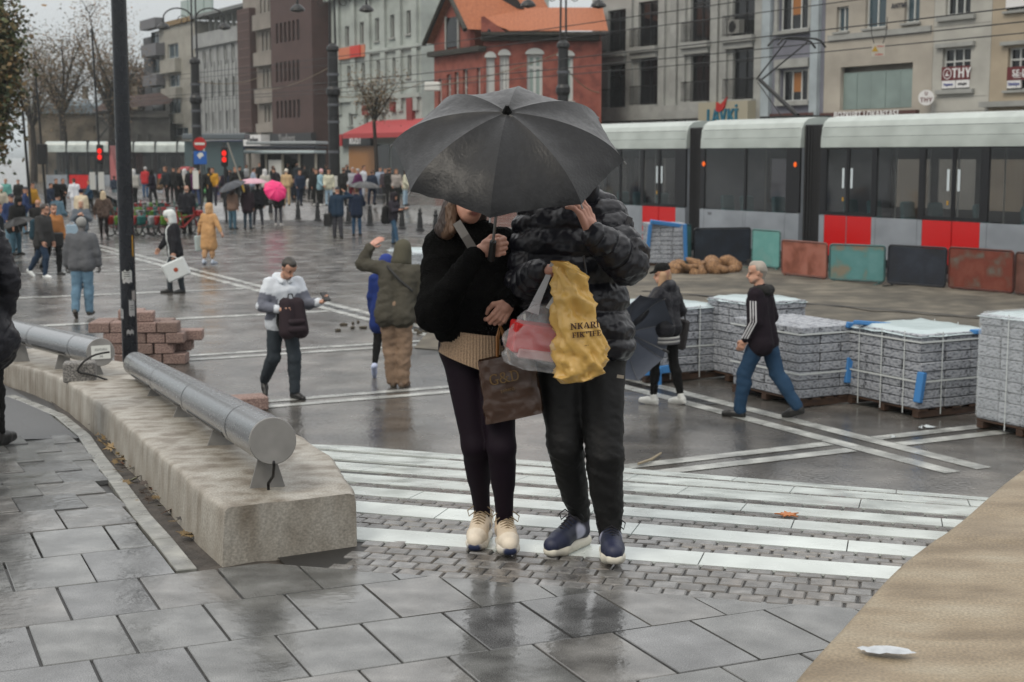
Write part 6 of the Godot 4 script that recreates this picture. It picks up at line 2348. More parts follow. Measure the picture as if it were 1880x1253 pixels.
	# capped woman
	t = person("blonde woman in a black puffer jacket and black cap walking away leftwards", Vector3(1.801, 0, -17.02), -128, {"h": 1.64, "lean": 3, "head": Vector3(4, 25, 0),
		"al": [Vector3(0.75, -0.75, 0.25), Vector3(0.72, -0.75, 0.35)], "ar": [Vector3(-0.45, -0.9, -0.1), Vector3(0.1, -0.55, 0.8)],
		"ll": [Vector3(0.05, -1, 0.24), Vector3(0.02, -1, 0.0), Vector3(0.1, 0.05, 1)], "lr": [Vector3(-0.03, -1, -0.12), Vector3(-0.05, -1, -0.25), Vector3(-0.1, -0.12, 1)],
		"top": [Color(0.016, 0.016, 0.02), -0.02, 0.038], "top_mat": puffer_mat(), "legs": [black, 0.002, 0.10], "shoe": [Color(0.52, 0.53, 0.51), Color(0.66, 0.66, 0.64)], "hair": ["cap", black], "wrinkle": 0.014})
	var hair := MB.new()
	blob(hair, [[spot_of(t, "head", Vector3(-0.05, -0.0, -0.05)), spot_of(t, "head", Vector3(-0.05, -0.11, -0.045)), 0.045, 0.05, 0], [spot_of(t, "head", Vector3(0.05, -0.0, -0.05)), spot_of(t, "head", Vector3(0.06, -0.12, -0.04)), 0.045, 0.045, 0]], 0.012, 0.04, [Color(0.34, 0.21, 0.12)])
	put("hair", hair.mesh(), hair_mat(), t, t.transform.affine_inverse())
	var collar := MB.new()
	blob(collar, [[spot_of(t, "neck", Vector3(-0.05, 0.01, -0.03)), spot_of(t, "neck", Vector3(0.05, 0.01, -0.03)), 0.075, 0.075, 0], [spot_of(t, "neck", Vector3(-0.10, -0.04, -0.02)), spot_of(t, "neck", Vector3(0.10, -0.04, -0.02)), 0.06, 0.06, 0]], 0.014, 0.03, [Color(0.016, 0.016, 0.02)])
	put("collar", collar.mesh(), puffer_mat(), t, t.transform.affine_inverse())
	for k in 4:
		var hem := MB.new()
		var pts := []
		var rr := []
		for i in 13:
			var a := TAU * i / 12.0
			pts.append(spot_of(t, "pelvis", Vector3(cos(a) * 0.178, -0.095 - 0.022 * k, sin(a) * 0.135)))
			rr.append(0.013)
		hem.tube(pts, rr, 6, false)
		put("striped_hem", hem.mesh(), mat(["hem_white", "hem_grey"][k % 2], [Color(0.66, 0.66, 0.65), Color(0.33, 0.33, 0.34)][k % 2], 0.8), t, t.transform.affine_inverse())
	var tb := bag("tote_bag", "dark grey printed tote bag on the capped woman's shoulder", "bag", spot_of(t, "wr", Vector3(-0.13, 0.03, -0.10)), Vector3(0.30, 0.36, 0.09), Vector3(0, -38, -10), Color(0.17, 0.155, 0.155), 0.0, 0.8)
	b = MB.new()
	for s: float in [-1.0, 1.0]:
		b = MB.new()
		b.tube([tb.transform.affine_inverse() * spot_of(t, "sr", Vector3(0.0, 0.06, 0.0)), Vector3(s * 0.09, 0.05, 0.02), Vector3(s * 0.12, -0.02, 0.02)], [0.010, 0.010, 0.010], 6)
		put("strap", b.mesh(), mat("strap_grey", Color(0.2, 0.19, 0.19), 0.8), tb)
	umbrella("slate grey umbrella held low beside the capped woman", Vector3(1.321, 0.881, -16.7), Vector3(-0.60, 0.22, -0.72), 0.54, 0.20, Color(0.26, 0.285, 0.335), 0.3, 0.6)

	# striding man with three white stripes down the sleeve
	t = person("grey haired man in a black hoodie with three white sleeve stripes striding left", Vector3(2.768, 0, -16.15), -118, {"h": 1.77, "lean": 5, "head": Vector3(-2, 26, 0),
		"al": [Vector3(0.14, -1, -0.08), Vector3(-0.05, -0.9, 0.5)], "ar": [Vector3(-0.2, -1, -0.22), Vector3(0.12, -0.85, 0.55)],
		"ll": [Vector3(0.0, -1, 0.42), Vector3(0.0, -1, 0.10), Vector3(0.05, 0.05, 1)], "lr": [Vector3(0.0, -1, -0.38), Vector3(0, -0.85, -0.58), Vector3(-0.1, -0.35, 1)],
		"top": [Color(0.012, 0.0115, 0.013), -0.12, 0.035], "legs": [Color(0.022, 0.050, 0.092), 0.020, 0.0], "hair": ["short", Color(0.27, 0.24, 0.205)], "shoe": [Color(0.012, 0.012, 0.014), Color(0.012, 0.012, 0.012)], "beard": 0.5})
	for k in 3:
		var sb := MB.new()
		var pts := []
		for j in 11:
			var f := j / 10.0
			var a: Vector3 = t.get_meta("joints").sl
			var e: Vector3 = t.get_meta("joints").el
			var wv: Vector3 = t.get_meta("joints").wl
			var c := a.lerp(e, f * 2.0) if f < 0.5 else e.lerp(wv, (f - 0.5) * 1.7)
			pts.append(c + Vector3(lerpf(0.086, 0.062, f), 0.0, (k - 1) * 0.030 - 0.004))
		var rr := []
		for j in 11:
			rr.append(0.0085)
		sb.tube(pts.slice(1), rr.slice(1), 6)
		put("sleeve_stripe", sb.mesh(), mat("stripe_white", Color(0.72, 0.72, 0.73), 0.7), t)
	hoodie = MB.new()
	blob(hoodie, [[spot_of(t, "neck", Vector3(-0.07, -0.03, -0.085)), spot_of(t, "neck", Vector3(0.07, -0.03, -0.085)), 0.062, 0.062, 0], [spot_of(t, "neck", Vector3(-0.10, 0.0, -0.02)), spot_of(t, "neck", Vector3(-0.05, -0.03, 0.08)), 0.035, 0.03, 0], [spot_of(t, "neck", Vector3(0.10, 0.0, -0.02)), spot_of(t, "neck", Vector3(0.05, -0.03, 0.08)), 0.035, 0.03, 0]], 0.016, 0.04, [Color(0.022, 0.021, 0.023)])
	put("hood", hoodie.mesh(), cloth_mat(), t, t.transform.affine_inverse())

	# old man in grey
	t = person("old man in a grey jacket, grey knit hat and faded jeans walking away", Vector3(-7.704, 0, -26.28), 182, {"h": 1.73, "lean": 5, "wide": 1.1, "cell": 0.024, "al": [Vector3(0.26, -1, 0.0), Vector3(0.08, -1, 0.05)], "ar": [Vector3(-0.26, -1, 0.0), Vector3(-0.12, -1, 0.1)],
		"ll": [Vector3(0.03, -1, -0.05), Vector3(0, -0.93, -0.35), Vector3(0.05, -0.6, 0.8)], "lr": [Vector3(-0.03, -1, 0.08), Vector3(0, -1, -0.02)],
		"top": [Color(0.095, 0.10, 0.108), -0.07, 0.05], "legs": [Color(0.11, 0.19, 0.26), 0.026, 0.0], "hair": ["beanie", Color(0.25, 0.25, 0.24)], "shoe": [Color(0.03, 0.028, 0.025), Color(0.05, 0.04, 0.035)], "curl_l": [50, 50, 50, 50], "curl_r": [50, 50, 50, 50], "skin": Color(0.09, 0.085, 0.085), "wrinkle": 0.016})

	# hooded walker with the white carrier bag
	t = person("walker in a black coat over a white hoodie carrying a white paper bag", Vector3(-7.152, 0, -31.13), -62, {"h": 1.76, "lean": 4, "cell": 0.026, "head": Vector3(10, 0, 0), "al": [Vector3(0.12, -1, 0.05), Vector3(0.05, -1, 0.12)], "ar": [Vector3(-0.3, -1, 0.25), Vector3(-0.2, -0.8, 0.55)],
		"ll": [Vector3(0.0, -1, -0.12), Vector3(0, -1, -0.18)], "lr": [Vector3(0, -1, 0.22), Vector3(0, -1, 0.0)],
		"top": [Color(0.022, 0.022, 0.026), -0.12, 0.045], "legs": [Color(0.035, 0.04, 0.05), 0.012, 0.0], "hair": ["hood", Color(0.56, 0.59, 0.58)],
		"paint": func(p: Vector3, c: Color, J: Dictionary) -> Color: return Color(0.52, 0.55, 0.55) if p.z > 0.05 and absf(p.x) < 0.045 and p.y > 0.75 and p.y < 1.5 else c})
	bag("paper_bag", "square white paper carrier bag with an orange mark, hanging from the hooded walker's hand", "bag", spot_of(t, "wl", Vector3(0.03, -0.17, 0.06)), Vector3(0.50, 0.40, 0.14), Vector3(0, 8, 24), Color(0.74, 0.76, 0.76), 0.11, 0.5, Color(0.55, 0.22, 0.10))

	# tan coat
	t = person("woman in a long tan hooded coat walking away with her arms out", Vector3(-8.143, 0, -39.49), 160, {"h": 1.62, "lean": 5, "cell": 0.028, "al": [Vector3(0.42, -1, 0.0), Vector3(0.3, -1, 0.1)], "ar": [Vector3(-0.5, -1, -0.1), Vector3(-0.6, -1, -0.1)],
		"ll": [Vector3(0.0, -1, -0.06), Vector3(0, -0.9, -0.3)], "lr": [Vector3(0, -1, 0.10), Vector3(0, -1, 0)], "top": [Color(0.44, 0.255, 0.12), 0.0, 0.03, 0.98], "legs": [Color(0.44, 0.27, 0.15), 0.02, 0.3], "shoe": [Color(0.35, 0.4, 0.48), Color(0.06, 0.07, 0.1)], "hair": ["hood", Color(0.47, 0.29, 0.15)], "wrinkle": 0.02})
	bag("plastic_bag", "white plastic bag swinging from the tan coat woman's left hand", "bag", spot_of(t, "wl", Vector3(0.02, -0.08, 0.02)), Vector3(0.24, 0.42, 0.12), Vector3(0, 20, 4), Color(0.62, 0.67, 0.67), 0.10, 0.4)
	person("bald man in a black jacket walking away beside the tan coat", Vector3(-11.884, 0, -53.9), 183, {"h": 1.80, "cell": 0.03, "wide": 1.15, "top": [Color(0.016, 0.017, 0.021), -0.12, 0.05], "legs": [black, 0.02, 0.0], "hair": ["bald", Color(0.30, 0.20, 0.15)], "ll": [Vector3(0, -1, -0.1), Vector3(0, -1, -0.2)], "lr": [Vector3(0, -1, 0.1), Vector3(0, -1, 0)]})
	# the pair walking right
	t = person("dark haired man in a charcoal jacket, jeans and white sneakers walking right", Vector3(-11.193, 0, -35.05), 72, {"h": 1.78, "lean": 6, "cell": 0.026, "head": Vector3(2, 25, 0), "al": [Vector3(0.12, -1, 0.1), Vector3(0, -1, 0.3)], "ar": [Vector3(-0.15, -1, 0.12), Vector3(0, -0.9, 0.35)],
		"ll": [Vector3(0, -1, -0.52), Vector3(0, -0.85, -0.6), Vector3(0, -0.6, 0.8)], "lr": [Vector3(0, -1, 0.38), Vector3(0, -1, -0.12)], "top": [Color(0.042, 0.040, 0.042), -0.14, 0.045], "legs": [Color(0.022, 0.036, 0.065), 0.012, 0.0], "shoe": [Color(0.62, 0.65, 0.65), Color(0.7, 0.7, 0.7)], "beard": 0.6})
	backpack("teal and black backpack on the charcoal jacket man's back", spot_of(t, "chest", Vector3(0, -0.12, -0.22)), 72 + 180, Color(0.02, 0.045, 0.06), 1.2)
	person("bearded man in an orange brown vest glancing at his companion", Vector3(-11.182, 0, -35.86), 50, {"h": 1.74, "cell": 0.026, "head": Vector3(0, -10, 0), "al": [Vector3(0.2, -1, 0.0), Vector3(0.05, -0.9, 0.4)], "top": [Color(0.34, 0.15, 0.055), -0.05, 0.045], "legs": [Color(0.018, 0.016, 0.017), 0.012, 0.0], "ll": [Vector3(0, -1, 0.25), Vector3(0, -1, -0.1)], "lr": [Vector3(0, -1, -0.35), Vector3(0, -0.8, -0.7), Vector3(0, -0.6, 0.8)], "beard": 0.75})
	bag("shoulder_bag", "round black shoulder bag beside the man in the orange brown vest", "bag", Vector3(-11.075, 0, -35.86) + Vector3(0.0, 1.05, 0.25), Vector3(0.42, 0.34, 0.16), Vector3(0, 20, 0), Color(0.06, 0.065, 0.07))
	person("man in a washed denim jacket and navy trousers standing with his back turned", Vector3(-14.46, 0, -46.82), 150, {"h": 1.72, "cell": 0.03, "top": [Color(0.10, 0.165, 0.215), -0.10, 0.05], "legs": [Color(0.012, 0.016, 0.028), 0.03, 0.0], "hair": ["beanie", Color(0.012, 0.012, 0.015)], "al": [Vector3(0.2, -1, 0.1), Vector3(-0.3, -0.3, 0.9)], "ar": [Vector3(-0.2, -1, 0.1), Vector3(0.3, -0.4, 0.9)]})
	var spots := FastNoiseLite.new()
	spots.frequency = 9.0
	person("blonde woman in a brown leopard print jacket and black leggings walking away", Vector3(-14.07, 0, -50.76), 184, {"h": 1.68, "cell": 0.026, "al": [Vector3(0.4, -1, 0.0), Vector3(0.12, -1, 0.1)], "ar": [Vector3(-0.4, -1, 0.0), Vector3(-0.22, -1, 0.2)], "ll": [Vector3(0.02, -1, 0.0), Vector3(-0.02, -1, -0.02)], "top": [Color(0.105, 0.075, 0.06), -0.06, 0.045], "legs": [Color(0.012, 0.010, 0.010), -0.004, 0.0], "hair": ["long", Color(0.56, 0.44, 0.29)],
		"paint": func(p: Vector3, c: Color, _J: Dictionary) -> Color: return c * (0.45 if spots.get_noise_3dv(p) > 0.12 else 1.15)})
	person("woman in a cream jacket with a dark scarf hanging down her back", Vector3(-16.19, 0, -55.42), 180, {"h": 1.64, "small": true, "cell": 0.028, "top": [Color(0.52, 0.45, 0.33), -0.08, 0.06], "legs": [Color(0.05, 0.05, 0.05), 0.01, 0.0], "hair": ["beanie", Color(0.012, 0.014, 0.03)]})
	t = person("fair woman in a grey jumper hugging her arms, facing the camera", Vector3(-12.49, 0, -42.73), 15, {"h": 1.62, "cell": 0.026, "al": [Vector3(0.3, -0.9, 0.3), Vector3(-0.7, 0.45, 0.4)], "ar": [Vector3(-0.3, -0.9, 0.3), Vector3(0.6, 0.5, 0.4)], "top": [Color(0.10, 0.115, 0.135), -0.1, 0.04], "legs": [Color(0.14, 0.16, 0.18), 0.01, 0.0], "hair": ["long", Color(0.5, 0.4, 0.3)]})
	bag("plastic_bag", "pale blue plastic bag beside the woman in the grey jumper", "bag", spot_of(t, "wl", Vector3(-0.32, -0.25, 0.1)), Vector3(0.34, 0.50, 0.12), Vector3(0, 10, 0), Color(0.52, 0.60, 0.66), 0.1, 0.4)
	person("man in black near the tram railing, arm stretched out to his left", Vector3(-22.95, 0, -74.27), 60, {"h": 1.74, "small": true, "top": [black, -0.1, 0.04], "al": [Vector3(0.2, -0.8, 0.5), Vector3(0, -0.4, 0.9)]})
	# big figure cut by the left edge
	t = person("person in a long black quilted coat cut off by the left edge", Vector3(-3.686, 0.956, -9.765), 176, {"h": 1.74, "wide": 1.18, "lean": 3, "cell": 0.018, "top": [Color(0.014, 0.015, 0.019), 0.0, 0.085, 0.50], "top_mat": puffer_mat(), "legs": [Color(0.010, 0.010, 0.011), 0.012, 0.06], "shoe": [black, black], "ar": [Vector3(-0.42, -1, 0.0), Vector3(0.2, -1, 0.2)], "lr": [Vector3(-0.28, -1, 0.0), Vector3(-0.06, -1, -0.04)], "wrinkle": 0.02})
	backpack("black ribbed backpack on the figure at the left edge", spot_of(t, "chest", Vector3(-0.10, -0.02, -0.26)), 176 + 180, Color(0.010, 0.010, 0.012), 1.65)
	# two navy backs and the woman with a rucksack
	person("man in a navy hooded jacket walking away with his hand on his head", Vector3(-6.17, 0, -52.11), 183, {"h": 1.78, "small": true, "cell": 0.026, "ar": [Vector3(-0.95, 0.1, 0.1), Vector3(0.8, 0.65, 0.0)], "al": [Vector3(0.25, -1, 0.0), Vector3(0.1, -1, 0.1)], "top": [Color(0.018, 0.032, 0.055), -0.12, 0.045], "legs": [Color(0.05, 0.05, 0.055), 0.02, 0.0], "hair": ["cap", Color(0.04, 0.045, 0.055)], "ll": [Vector3(0.04, -1, 0.05), Vector3(0.02, -1, -0.02)], "lr": [Vector3(-0.02, -1, -0.05), Vector3(-0.08, -1, -0.1)]})
	bag("shopping_bag", "black shopping bag hanging from the navy jacket man's left hand", "bag", Vector3(-6.537, 0, -52.11) + Vector3(0.02, 0.86, 0.1), Vector3(0.26, 0.44, 0.12), Vector3(0, 0, 0), Color(0.02, 0.022, 0.03), 0.15)
	person("man in a long navy coat and blue jeans walking away under a grey umbrella", Vector3(-5.645, 0, -53.53), 180, {"h": 1.74, "small": true, "cell": 0.026, "ar": [Vector3(-0.25, -0.9, 0.3), Vector3(0.1, 0.5, 0.8)], "top": [Color(0.014, 0.02, 0.04), -0.18, 0.05], "legs": [Color(0.025, 0.06, 0.11), 0.006, 0.0], "hair": ["short", Color(0.12, 0.08, 0.06)]})
	umbrella("grey umbrella over the man in the long navy coat", Vector3(-5.466, 0, -53.53) + Vector3(0.1, 1.95, -0.35), Vector3(0.05, 1, 0.05), 0.58, 0.20, Color(0.20, 0.20, 0.205), 0.2, 0.8)
	t = person("woman in a dark hooded jacket walking right, holding a phone ahead", Vector3(-3.895, 0, -48.26), 62, {"h": 1.70, "small": true, "cell": 0.026, "al": [Vector3(0.1, -0.9, 0.3), Vector3(-0.1, 0.25, 0.9)], "ar": [Vector3(-0.1, -0.9, 0.3), Vector3(0.1, 0.15, 0.9)], "top": [Color(0.028, 0.024, 0.032), -0.1, 0.035], "legs": [Color(0.04, 0.085, 0.14), 0.01, 0.0], "hair": ["hood", Color(0.02, 0.018, 0.022)], "ll": [Vector3(0, -1, -0.05), Vector3(0, -1, -0.1)], "lr": [Vector3(0, -1, 0.35), Vector3(0, -1, 0.2)]})
	backpack("black rucksack on the back of the woman with the phone", Vector3(-4.145, 0, -48.26) + Vector3(0.02, 0.98, 0.05), 250, Color(0.012, 0.012, 0.014), 1.4)

func puffer_mat() -> StandardMaterial3D:
	return mat("puffer", Color.WHITE, 0.42, {"vc": true, "spec": 0.3, "nrm": TX.folds, "nscale": 0.9, "scale3": Vector3(1.2, 2.4, 1.2), "world": false})

func inset(parent: Node3D, called: String, b: MB, m: Material) -> MeshInstance3D:   # a part given in world places
	return put(called, b.mesh(), m, parent, parent.transform.affine_inverse())

# a loose bag: rings of [centre, half width, half depth, squareness], crinkled
func crinkled(rings: Array, amp: float, seed_: int, seg := 40, close := true) -> MB:
	var f := FastNoiseLite.new()
	f.seed = seed_
	f.frequency = 6.0
	f.fractal_octaves = 3
	f.fractal_type = FastNoiseLite.FRACTAL_RIDGED
	var b := MB.new()
	var pts := []
	for r: Array in rings:
		var c: Vector3 = r[0]
		for i in seg + 1:
			var a := TAU * (i % seg) / seg
			var e: float = r[3]
			var x: float = signf(cos(a)) * pow(absf(cos(a)), e) * r[1]
			var z: float = signf(sin(a)) * pow(absf(sin(a)), e) * r[2]
			var p: Vector3 = c + (r[4] as Vector3) * x + Vector3(0, 0, 1) * z
			p += Vector3(cos(a), 0, sin(a)) * f.get_noise_3dv(p * 1.3) * amp
			pts.append(p)
	b.grid(pts, seg + 1, rings.size(), true)
	if close:
		var n := rings.size()
		var mid: Vector3 = rings[n - 1][0]
		for i in seg:
			b.tri(pts[(n - 1) * (seg + 1) + i], pts[(n - 1) * (seg + 1) + i + 1], mid)
	return b

func rings_between(keys: Array, n: int) -> Array:
	var out := []
	for k in keys.size() - 1:
		for i in n:
			var f := float(i) / n
			var a: Array = keys[k]
			var c: Array = keys[k + 1]
			out.append([(a[0] as Vector3).lerp(c[0], f), lerpf(a[1], c[1], f), lerpf(a[2], c[2], f), lerpf(a[3], c[3], f), (a[4] as Vector3).lerp(c[4], f)])
	out.append(keys[keys.size() - 1])
	return out

func sneaker(parent: Node3D, heel_on: Vector3, yaw: float, sc: float, col: Array, high: bool, pitch := 0.0) -> void:
	# col: upper, panel, sole, toe
	var B := Basis(Vector3.UP, deg_to_rad(yaw)) * Basis(Vector3.RIGHT, deg_to_rad(pitch))
	var q := func(x: float, y: float, z: float) -> Vector3: return heel_on + B * Vector3(x, y, z) * sc
	var shoe := MB.new()
	var up := 0.03 if high else 0.0
	var bones := [[q.call(0, 0.062, -0.01), q.call(0, 0.072, 0.06), 0.040 * sc, 0.041 * sc, 0], [q.call(0, 0.105 + up, -0.008), q.call(0, 0.075, 0.0), 0.041 * sc, 0.041 * sc, 1], [q.call(0, 0.078, 0.06), q.call(0, 0.052, 0.14), 0.041 * sc, 0.043 * sc, 0],
		[q.call(0, 0.050, 0.14), q.call(0, 0.046, 0.195), 0.044 * sc, 0.034 * sc, 3], [q.call(0, 0.108, 0.035), q.call(0, 0.080, 0.10), 0.024 * sc, 0.022 * sc, 1], [q.call(0, 0.135 + up, 0.02), q.call(0, 0.10, 0.04), 0.022 * sc, 0.026 * sc, 1]]
	blob(shoe, bones, 0.006, 0.012, col, null, [[q.call(0.045, 0.075, 0.05), 0.04 * sc, col[4]], [q.call(-0.045, 0.075, 0.05), 0.04 * sc, col[4]]] if high else [[q.call(0.044, 0.07, 0.06), 0.022 * sc, col[4]], [q.call(-0.044, 0.07, 0.06), 0.022 * sc, col[4]]])
	var up_part := put("shoe", shoe.mesh(), mat("sneaker", Color.WHITE, 0.55, {"vc": true, "nrm": TX.cloth, "nscale": 0.2, "scale": 5.0, "world": false}), parent, parent.transform.affine_inverse())
	var sole := MB.new()
	var sb := []
	for g: float in [-1.0, 1.0]:
		sb.append([q.call(g * 0.016, 0.020, -0.030), q.call(g * 0.018, 0.020, 0.07), 0.023 * sc, 0.023 * sc, 2])
		sb.append([q.call(g * 0.018, 0.020, 0.07), q.call(g * 0.022, 0.021, 0.145), 0.023 * sc, 0.025 * sc, 2])
		sb.append([q.call(g * 0.020, 0.021, 0.145), q.call(g * 0.010, 0.025, 0.205), 0.025 * sc, 0.021 * sc, 2])
	blob(sole, sb, 0.006, 0.012, col, null, [[q.call(0, 0.012, 0.225), 0.040 * sc, col[4]], [q.call(0, 0.0, 0.19), 0.034 * sc, col[4]]] if not high else [])
	put("sole", sole.mesh(), mat("rubber_sole", Color.WHITE, 0.5, {"vc": true}), up_part, Transform3D.IDENTITY)
	var lace := MB.new()
	for k in 5:
		var f := k / 4.0
		var y := lerpf(0.132, 0.100, f)
		var z := lerpf(0.055, 0.125, f)
		lace.tube([q.call(-0.026, y - 0.012, z - 0.004), q.call(0.0, y + 0.004, z + 0.006), q.call(0.026, y - 0.012, z + 0.004)], [0.0035, 0.0035, 0.0035], 6)
	for g: float in [-1.0, 1.0]:
		lace.tube([q.call(0, 0.14, 0.055), q.call(g * 0.03, 0.155, 0.055), q.call(g * 0.055, 0.135, 0.055), q.call(g * 0.05, 0.110, 0.05), q.call(g * 0.02, 0.135, 0.06)], [0.003, 0.003, 0.003, 0.003, 0.003], 5)
	put("laces", lace.mesh(), mat("lace_cream" if col.size() > 5 else "lace_dark", (col[5] as Color) if col.size() > 5 else Color(0.05, 0.05, 0.08), 0.8), up_part, Transform3D.IDENTITY)

func couple() -> void:
	var skin := Color(0.45, 0.235, 0.165)
	var nz := FastNoiseLite.new()
	nz.seed = 5
	nz.frequency = 1.0
	# ---------- the woman ----------
	var w := thing("person", "woman in a short black fleece jacket over a beige sweater, holding the big umbrella", "person", Vector3(-0.084, 1.15, -6.314))
	var hipR := Vector3(-0.217, 2.015, -6.46)
	var hipL := Vector3(-0.078, 2.012, -6.48)
	var kneeR := Vector3(-0.162, 1.622, -6.42)
	var kneeL := Vector3(-0.045, 1.628, -6.34)
	var ankR := Vector3(-0.135, 1.266, -6.58)
	var ankL := Vector3(-0.032, 1.255, -6.44)
	var neck := Vector3(-0.183, 2.579, -6.5)
	var head := Vector3(-0.18, 2.725, -6.42)
	var shR := Vector3(-0.307, 2.503, -6.48)
	var shL := Vector3(-0.044, 2.5, -6.54)
	var elR := Vector3(-0.331, 2.222, -6.34)
	var elL := Vector3(0.024, 2.274, -6.54)
	var wrR := Vector3(-0.128, 2.51, -6.15)
	var wrL := Vector3(-0.014, 2.269, -6.32)
	var J := {"s": 1.0, "R": Basis.IDENTITY, "HB": Basis.from_euler(Vector3(deg_to_rad(10), deg_to_rad(24), deg_to_rad(-12))), "head": head, "neck": neck}
	var pal := [skin, Color(0.006, 0.006, 0.007), Color(0.008, 0.007, 0.010), Color(0.44, 0.335, 0.235)]
	var m := MB.new()
	blob(m, [[hipR, kneeR, 0.06, 0.035, 0], [kneeR, ankR, 0.035, 0.022, 0], [hipL, kneeL, 0.06, 0.035, 0], [kneeL, ankL, 0.035, 0.022, 0], [hipR, hipL, 0.06, 0.06, 0], [hipR.lerp(hipL, 0.5), neck.lerp(hipR.lerp(hipL, 0.5), 0.25), 0.06, 0.06, 0], [shR, shL, 0.05, 0.05, 0], [shR, elR, 0.04, 0.035, 0], [elR, wrR, 0.035, 0.026, 0], [shL, elL, 0.04, 0.035, 0], [elL, wrL, 0.035, 0.026, 0], [neck.lerp(hipR.lerp(hipL, 0.5), 0.2), neck, 0.06, 0.05, 0], [ankR, ankR + Vector3(0, -0.10, -0.005), 0.026, 0.022, 0], [ankL, ankL + Vector3(0, -0.10, -0.005), 0.026, 0.022, 0]], 0.03, 0.03, pal)
	blob(m, head_bones(J, 0), 0.006, 0.016, pal, null, face_spots(J, Color(0.03, 0.02, 0.015)))
	blob(m, hand_bones(wrR, Vector3(0.80, 0.12, 0.35), Vector3(0.35, 0.05, -0.92), [72, 76, 78, 80], 0, false, 0.95, 0.2, 0.7), 0.0035, 0.006, pal)
	blob(m, hand_bones(wrL, Vector3(-0.55, -0.80, 0.22), Vector3(-0.35, -0.1, -0.93), [42, 50, 56, 60], 0, true, 0.95, 0.2, 0.6), 0.0035, 0.006, pal)
	inset(w, "body", m, skin_mat())
	m = MB.new()
	blob(m, [[hipR + Vector3(-0.005, 0.02, -0.03), kneeR, 0.094, 0.060, 2], [kneeR, ankR, 0.058, 0.036, 2], [kneeR.lerp(ankR, 0.2) + Vector3(0, 0, -0.02), kneeR.lerp(ankR, 0.45) + Vector3(0, 0, -0.018), 0.055, 0.047, 2], [hipL + Vector3(0, 0.02, -0.03), kneeL, 0.094, 0.060, 2], [kneeL, ankL, 0.058, 0.036, 2], [kneeL.lerp(ankL, 0.2) + Vector3(0, 0, -0.02), kneeL.lerp(ankL, 0.45) + Vector3(0, 0, -0.018), 0.055, 0.047, 2], [hipR + Vector3(0, 0.05, -0.02), hipL + Vector3(0, 0.05, -0.02), 0.11, 0.11, 2]], 0.011, 0.03, pal)
	inset(w, "leggings", m, mat("leggings", Color.WHITE, 0.7, {"vc": true, "spec": 0.25, "nrm": TX.cloth, "nscale": 0.15, "scale": 5.0}))
	# sweater hem, ribbed
	m = MB.new()
	var pts := []
	var hc := hipR.lerp(hipL, 0.5)
	for j in 9:
		for i in 321:
			var a := TAU * i / 320.0
			var f := j / 8.0
			var rib := 0.0022 * sin(i * PI * 0.5 + PI * 0.25)
			var rx := lerpf(0.172, 0.182, f) + rib
			pts.append(hc + Vector3(cos(a) * rx + 0.005, 0.115 - 0.155 * f - 0.045 * cos(a) * f - 0.02 * cos(a), sin(a) * (0.142 + rib)))
	m.grid(pts, 321, 9, true)
	var knit := mat("beige_knit", Color(0.66, 0.56, 0.46), 0.9, {"tex": TX.grain, "nrm": TX.cloth, "nscale": 0.5, "scale": 3.0, "sheen": 0.3})
	inset(w, "sweater_hem", m, knit)
	# jacket
	var top_c := neck + Vector3(0.0, -0.10, 0.0)
	m = MB.new()
	var fleece := func(p: Vector3, _who: int) -> float: return nz.get_noise_3dv(p * 9.0) * 0.012 + nz.get_noise_3d(p.x * 22.0, p.y * 30.0, p.z * 22.0) * 0.006
	blob(m, [[hc + Vector3(-0.075, 0.15, 0), top_c + Vector3(-0.085, -0.05, 0), 0.115, 0.105, 1], [hc + Vector3(0.075, 0.13, 0), top_c + Vector3(0.085, -0.05, 0), 0.115, 0.105, 1], [hc + Vector3(-0.10, 0.15, 0.02), hc + Vector3(0.10, 0.125, 0.02), 0.105, 0.105, 1], [hc + Vector3(0, 0.18, 0.03), top_c + Vector3(0, -0.02, 0.03), 0.11, 0.085, 1], [shR, shL, 0.075, 0.075, 1], [shR, elR, 0.082, 0.082, 1], [elR, wrR + Vector3(-0.03, -0.035, 0.01), 0.080, 0.046, 1], [shL, elL, 0.080, 0.074, 1], [elL, wrL + Vector3(0.015, 0.02, -0.01), 0.070, 0.046, 1],
		[neck + Vector3(-0.055, -0.02, 0.02), neck + Vector3(0.055, -0.02, 0.03), 0.062, 0.058, 1], [neck + Vector3(0, 0.0, 0.05), neck + Vector3(0.02, -0.04, 0.07), 0.05, 0.05, 1], [neck + Vector3(0, 0.02, -0.05), neck + Vector3(0, -0.05, -0.06), 0.06, 0.07, 1]], 0.0115, 0.035, pal, fleece)
	inset(w, "jacket", m, mat("fleece", Color.WHITE, 0.95, {"vc": true, "nrm": TX.cloth, "nscale": 0.9, "scale": 2.2, "spec": 0.15}))
	# hair: brown, loose at her right shoulder
	m = MB.new()
	blob(m, hair_bones(J, "long", 0) + [[head + Vector3(-0.075, -0.02, 0.0), head + Vector3(-0.100, -0.16, 0.02), 0.032, 0.030, 1], [head + Vector3(-0.085, -0.05, 0.03), head + Vector3(-0.075, -0.15, 0.06), 0.022, 0.016, 1]], 0.009, 0.02, [Color(0.030, 0.019, 0.013), Color(0.10, 0.055, 0.032)], func(p: Vector3, _q: int) -> float: return nz.get_noise_3d(p.x * 60.0, p.y * 7.0, p.z * 60.0) * 0.006)
	inset(w, "hair", m, hair_mat())
	# grey webbing strap across the chest
	m = MB.new()
	var sp := [Vector3(-0.239, 2.615, -6.35), Vector3(-0.201, 2.555, -6.325), Vector3(-0.162, 2.489, -6.335), Vector3(-0.094, 2.377, -6.32), Vector3(-0.08, 2.325, -6.32), Vector3(-0.066, 2.267, -6.34)]
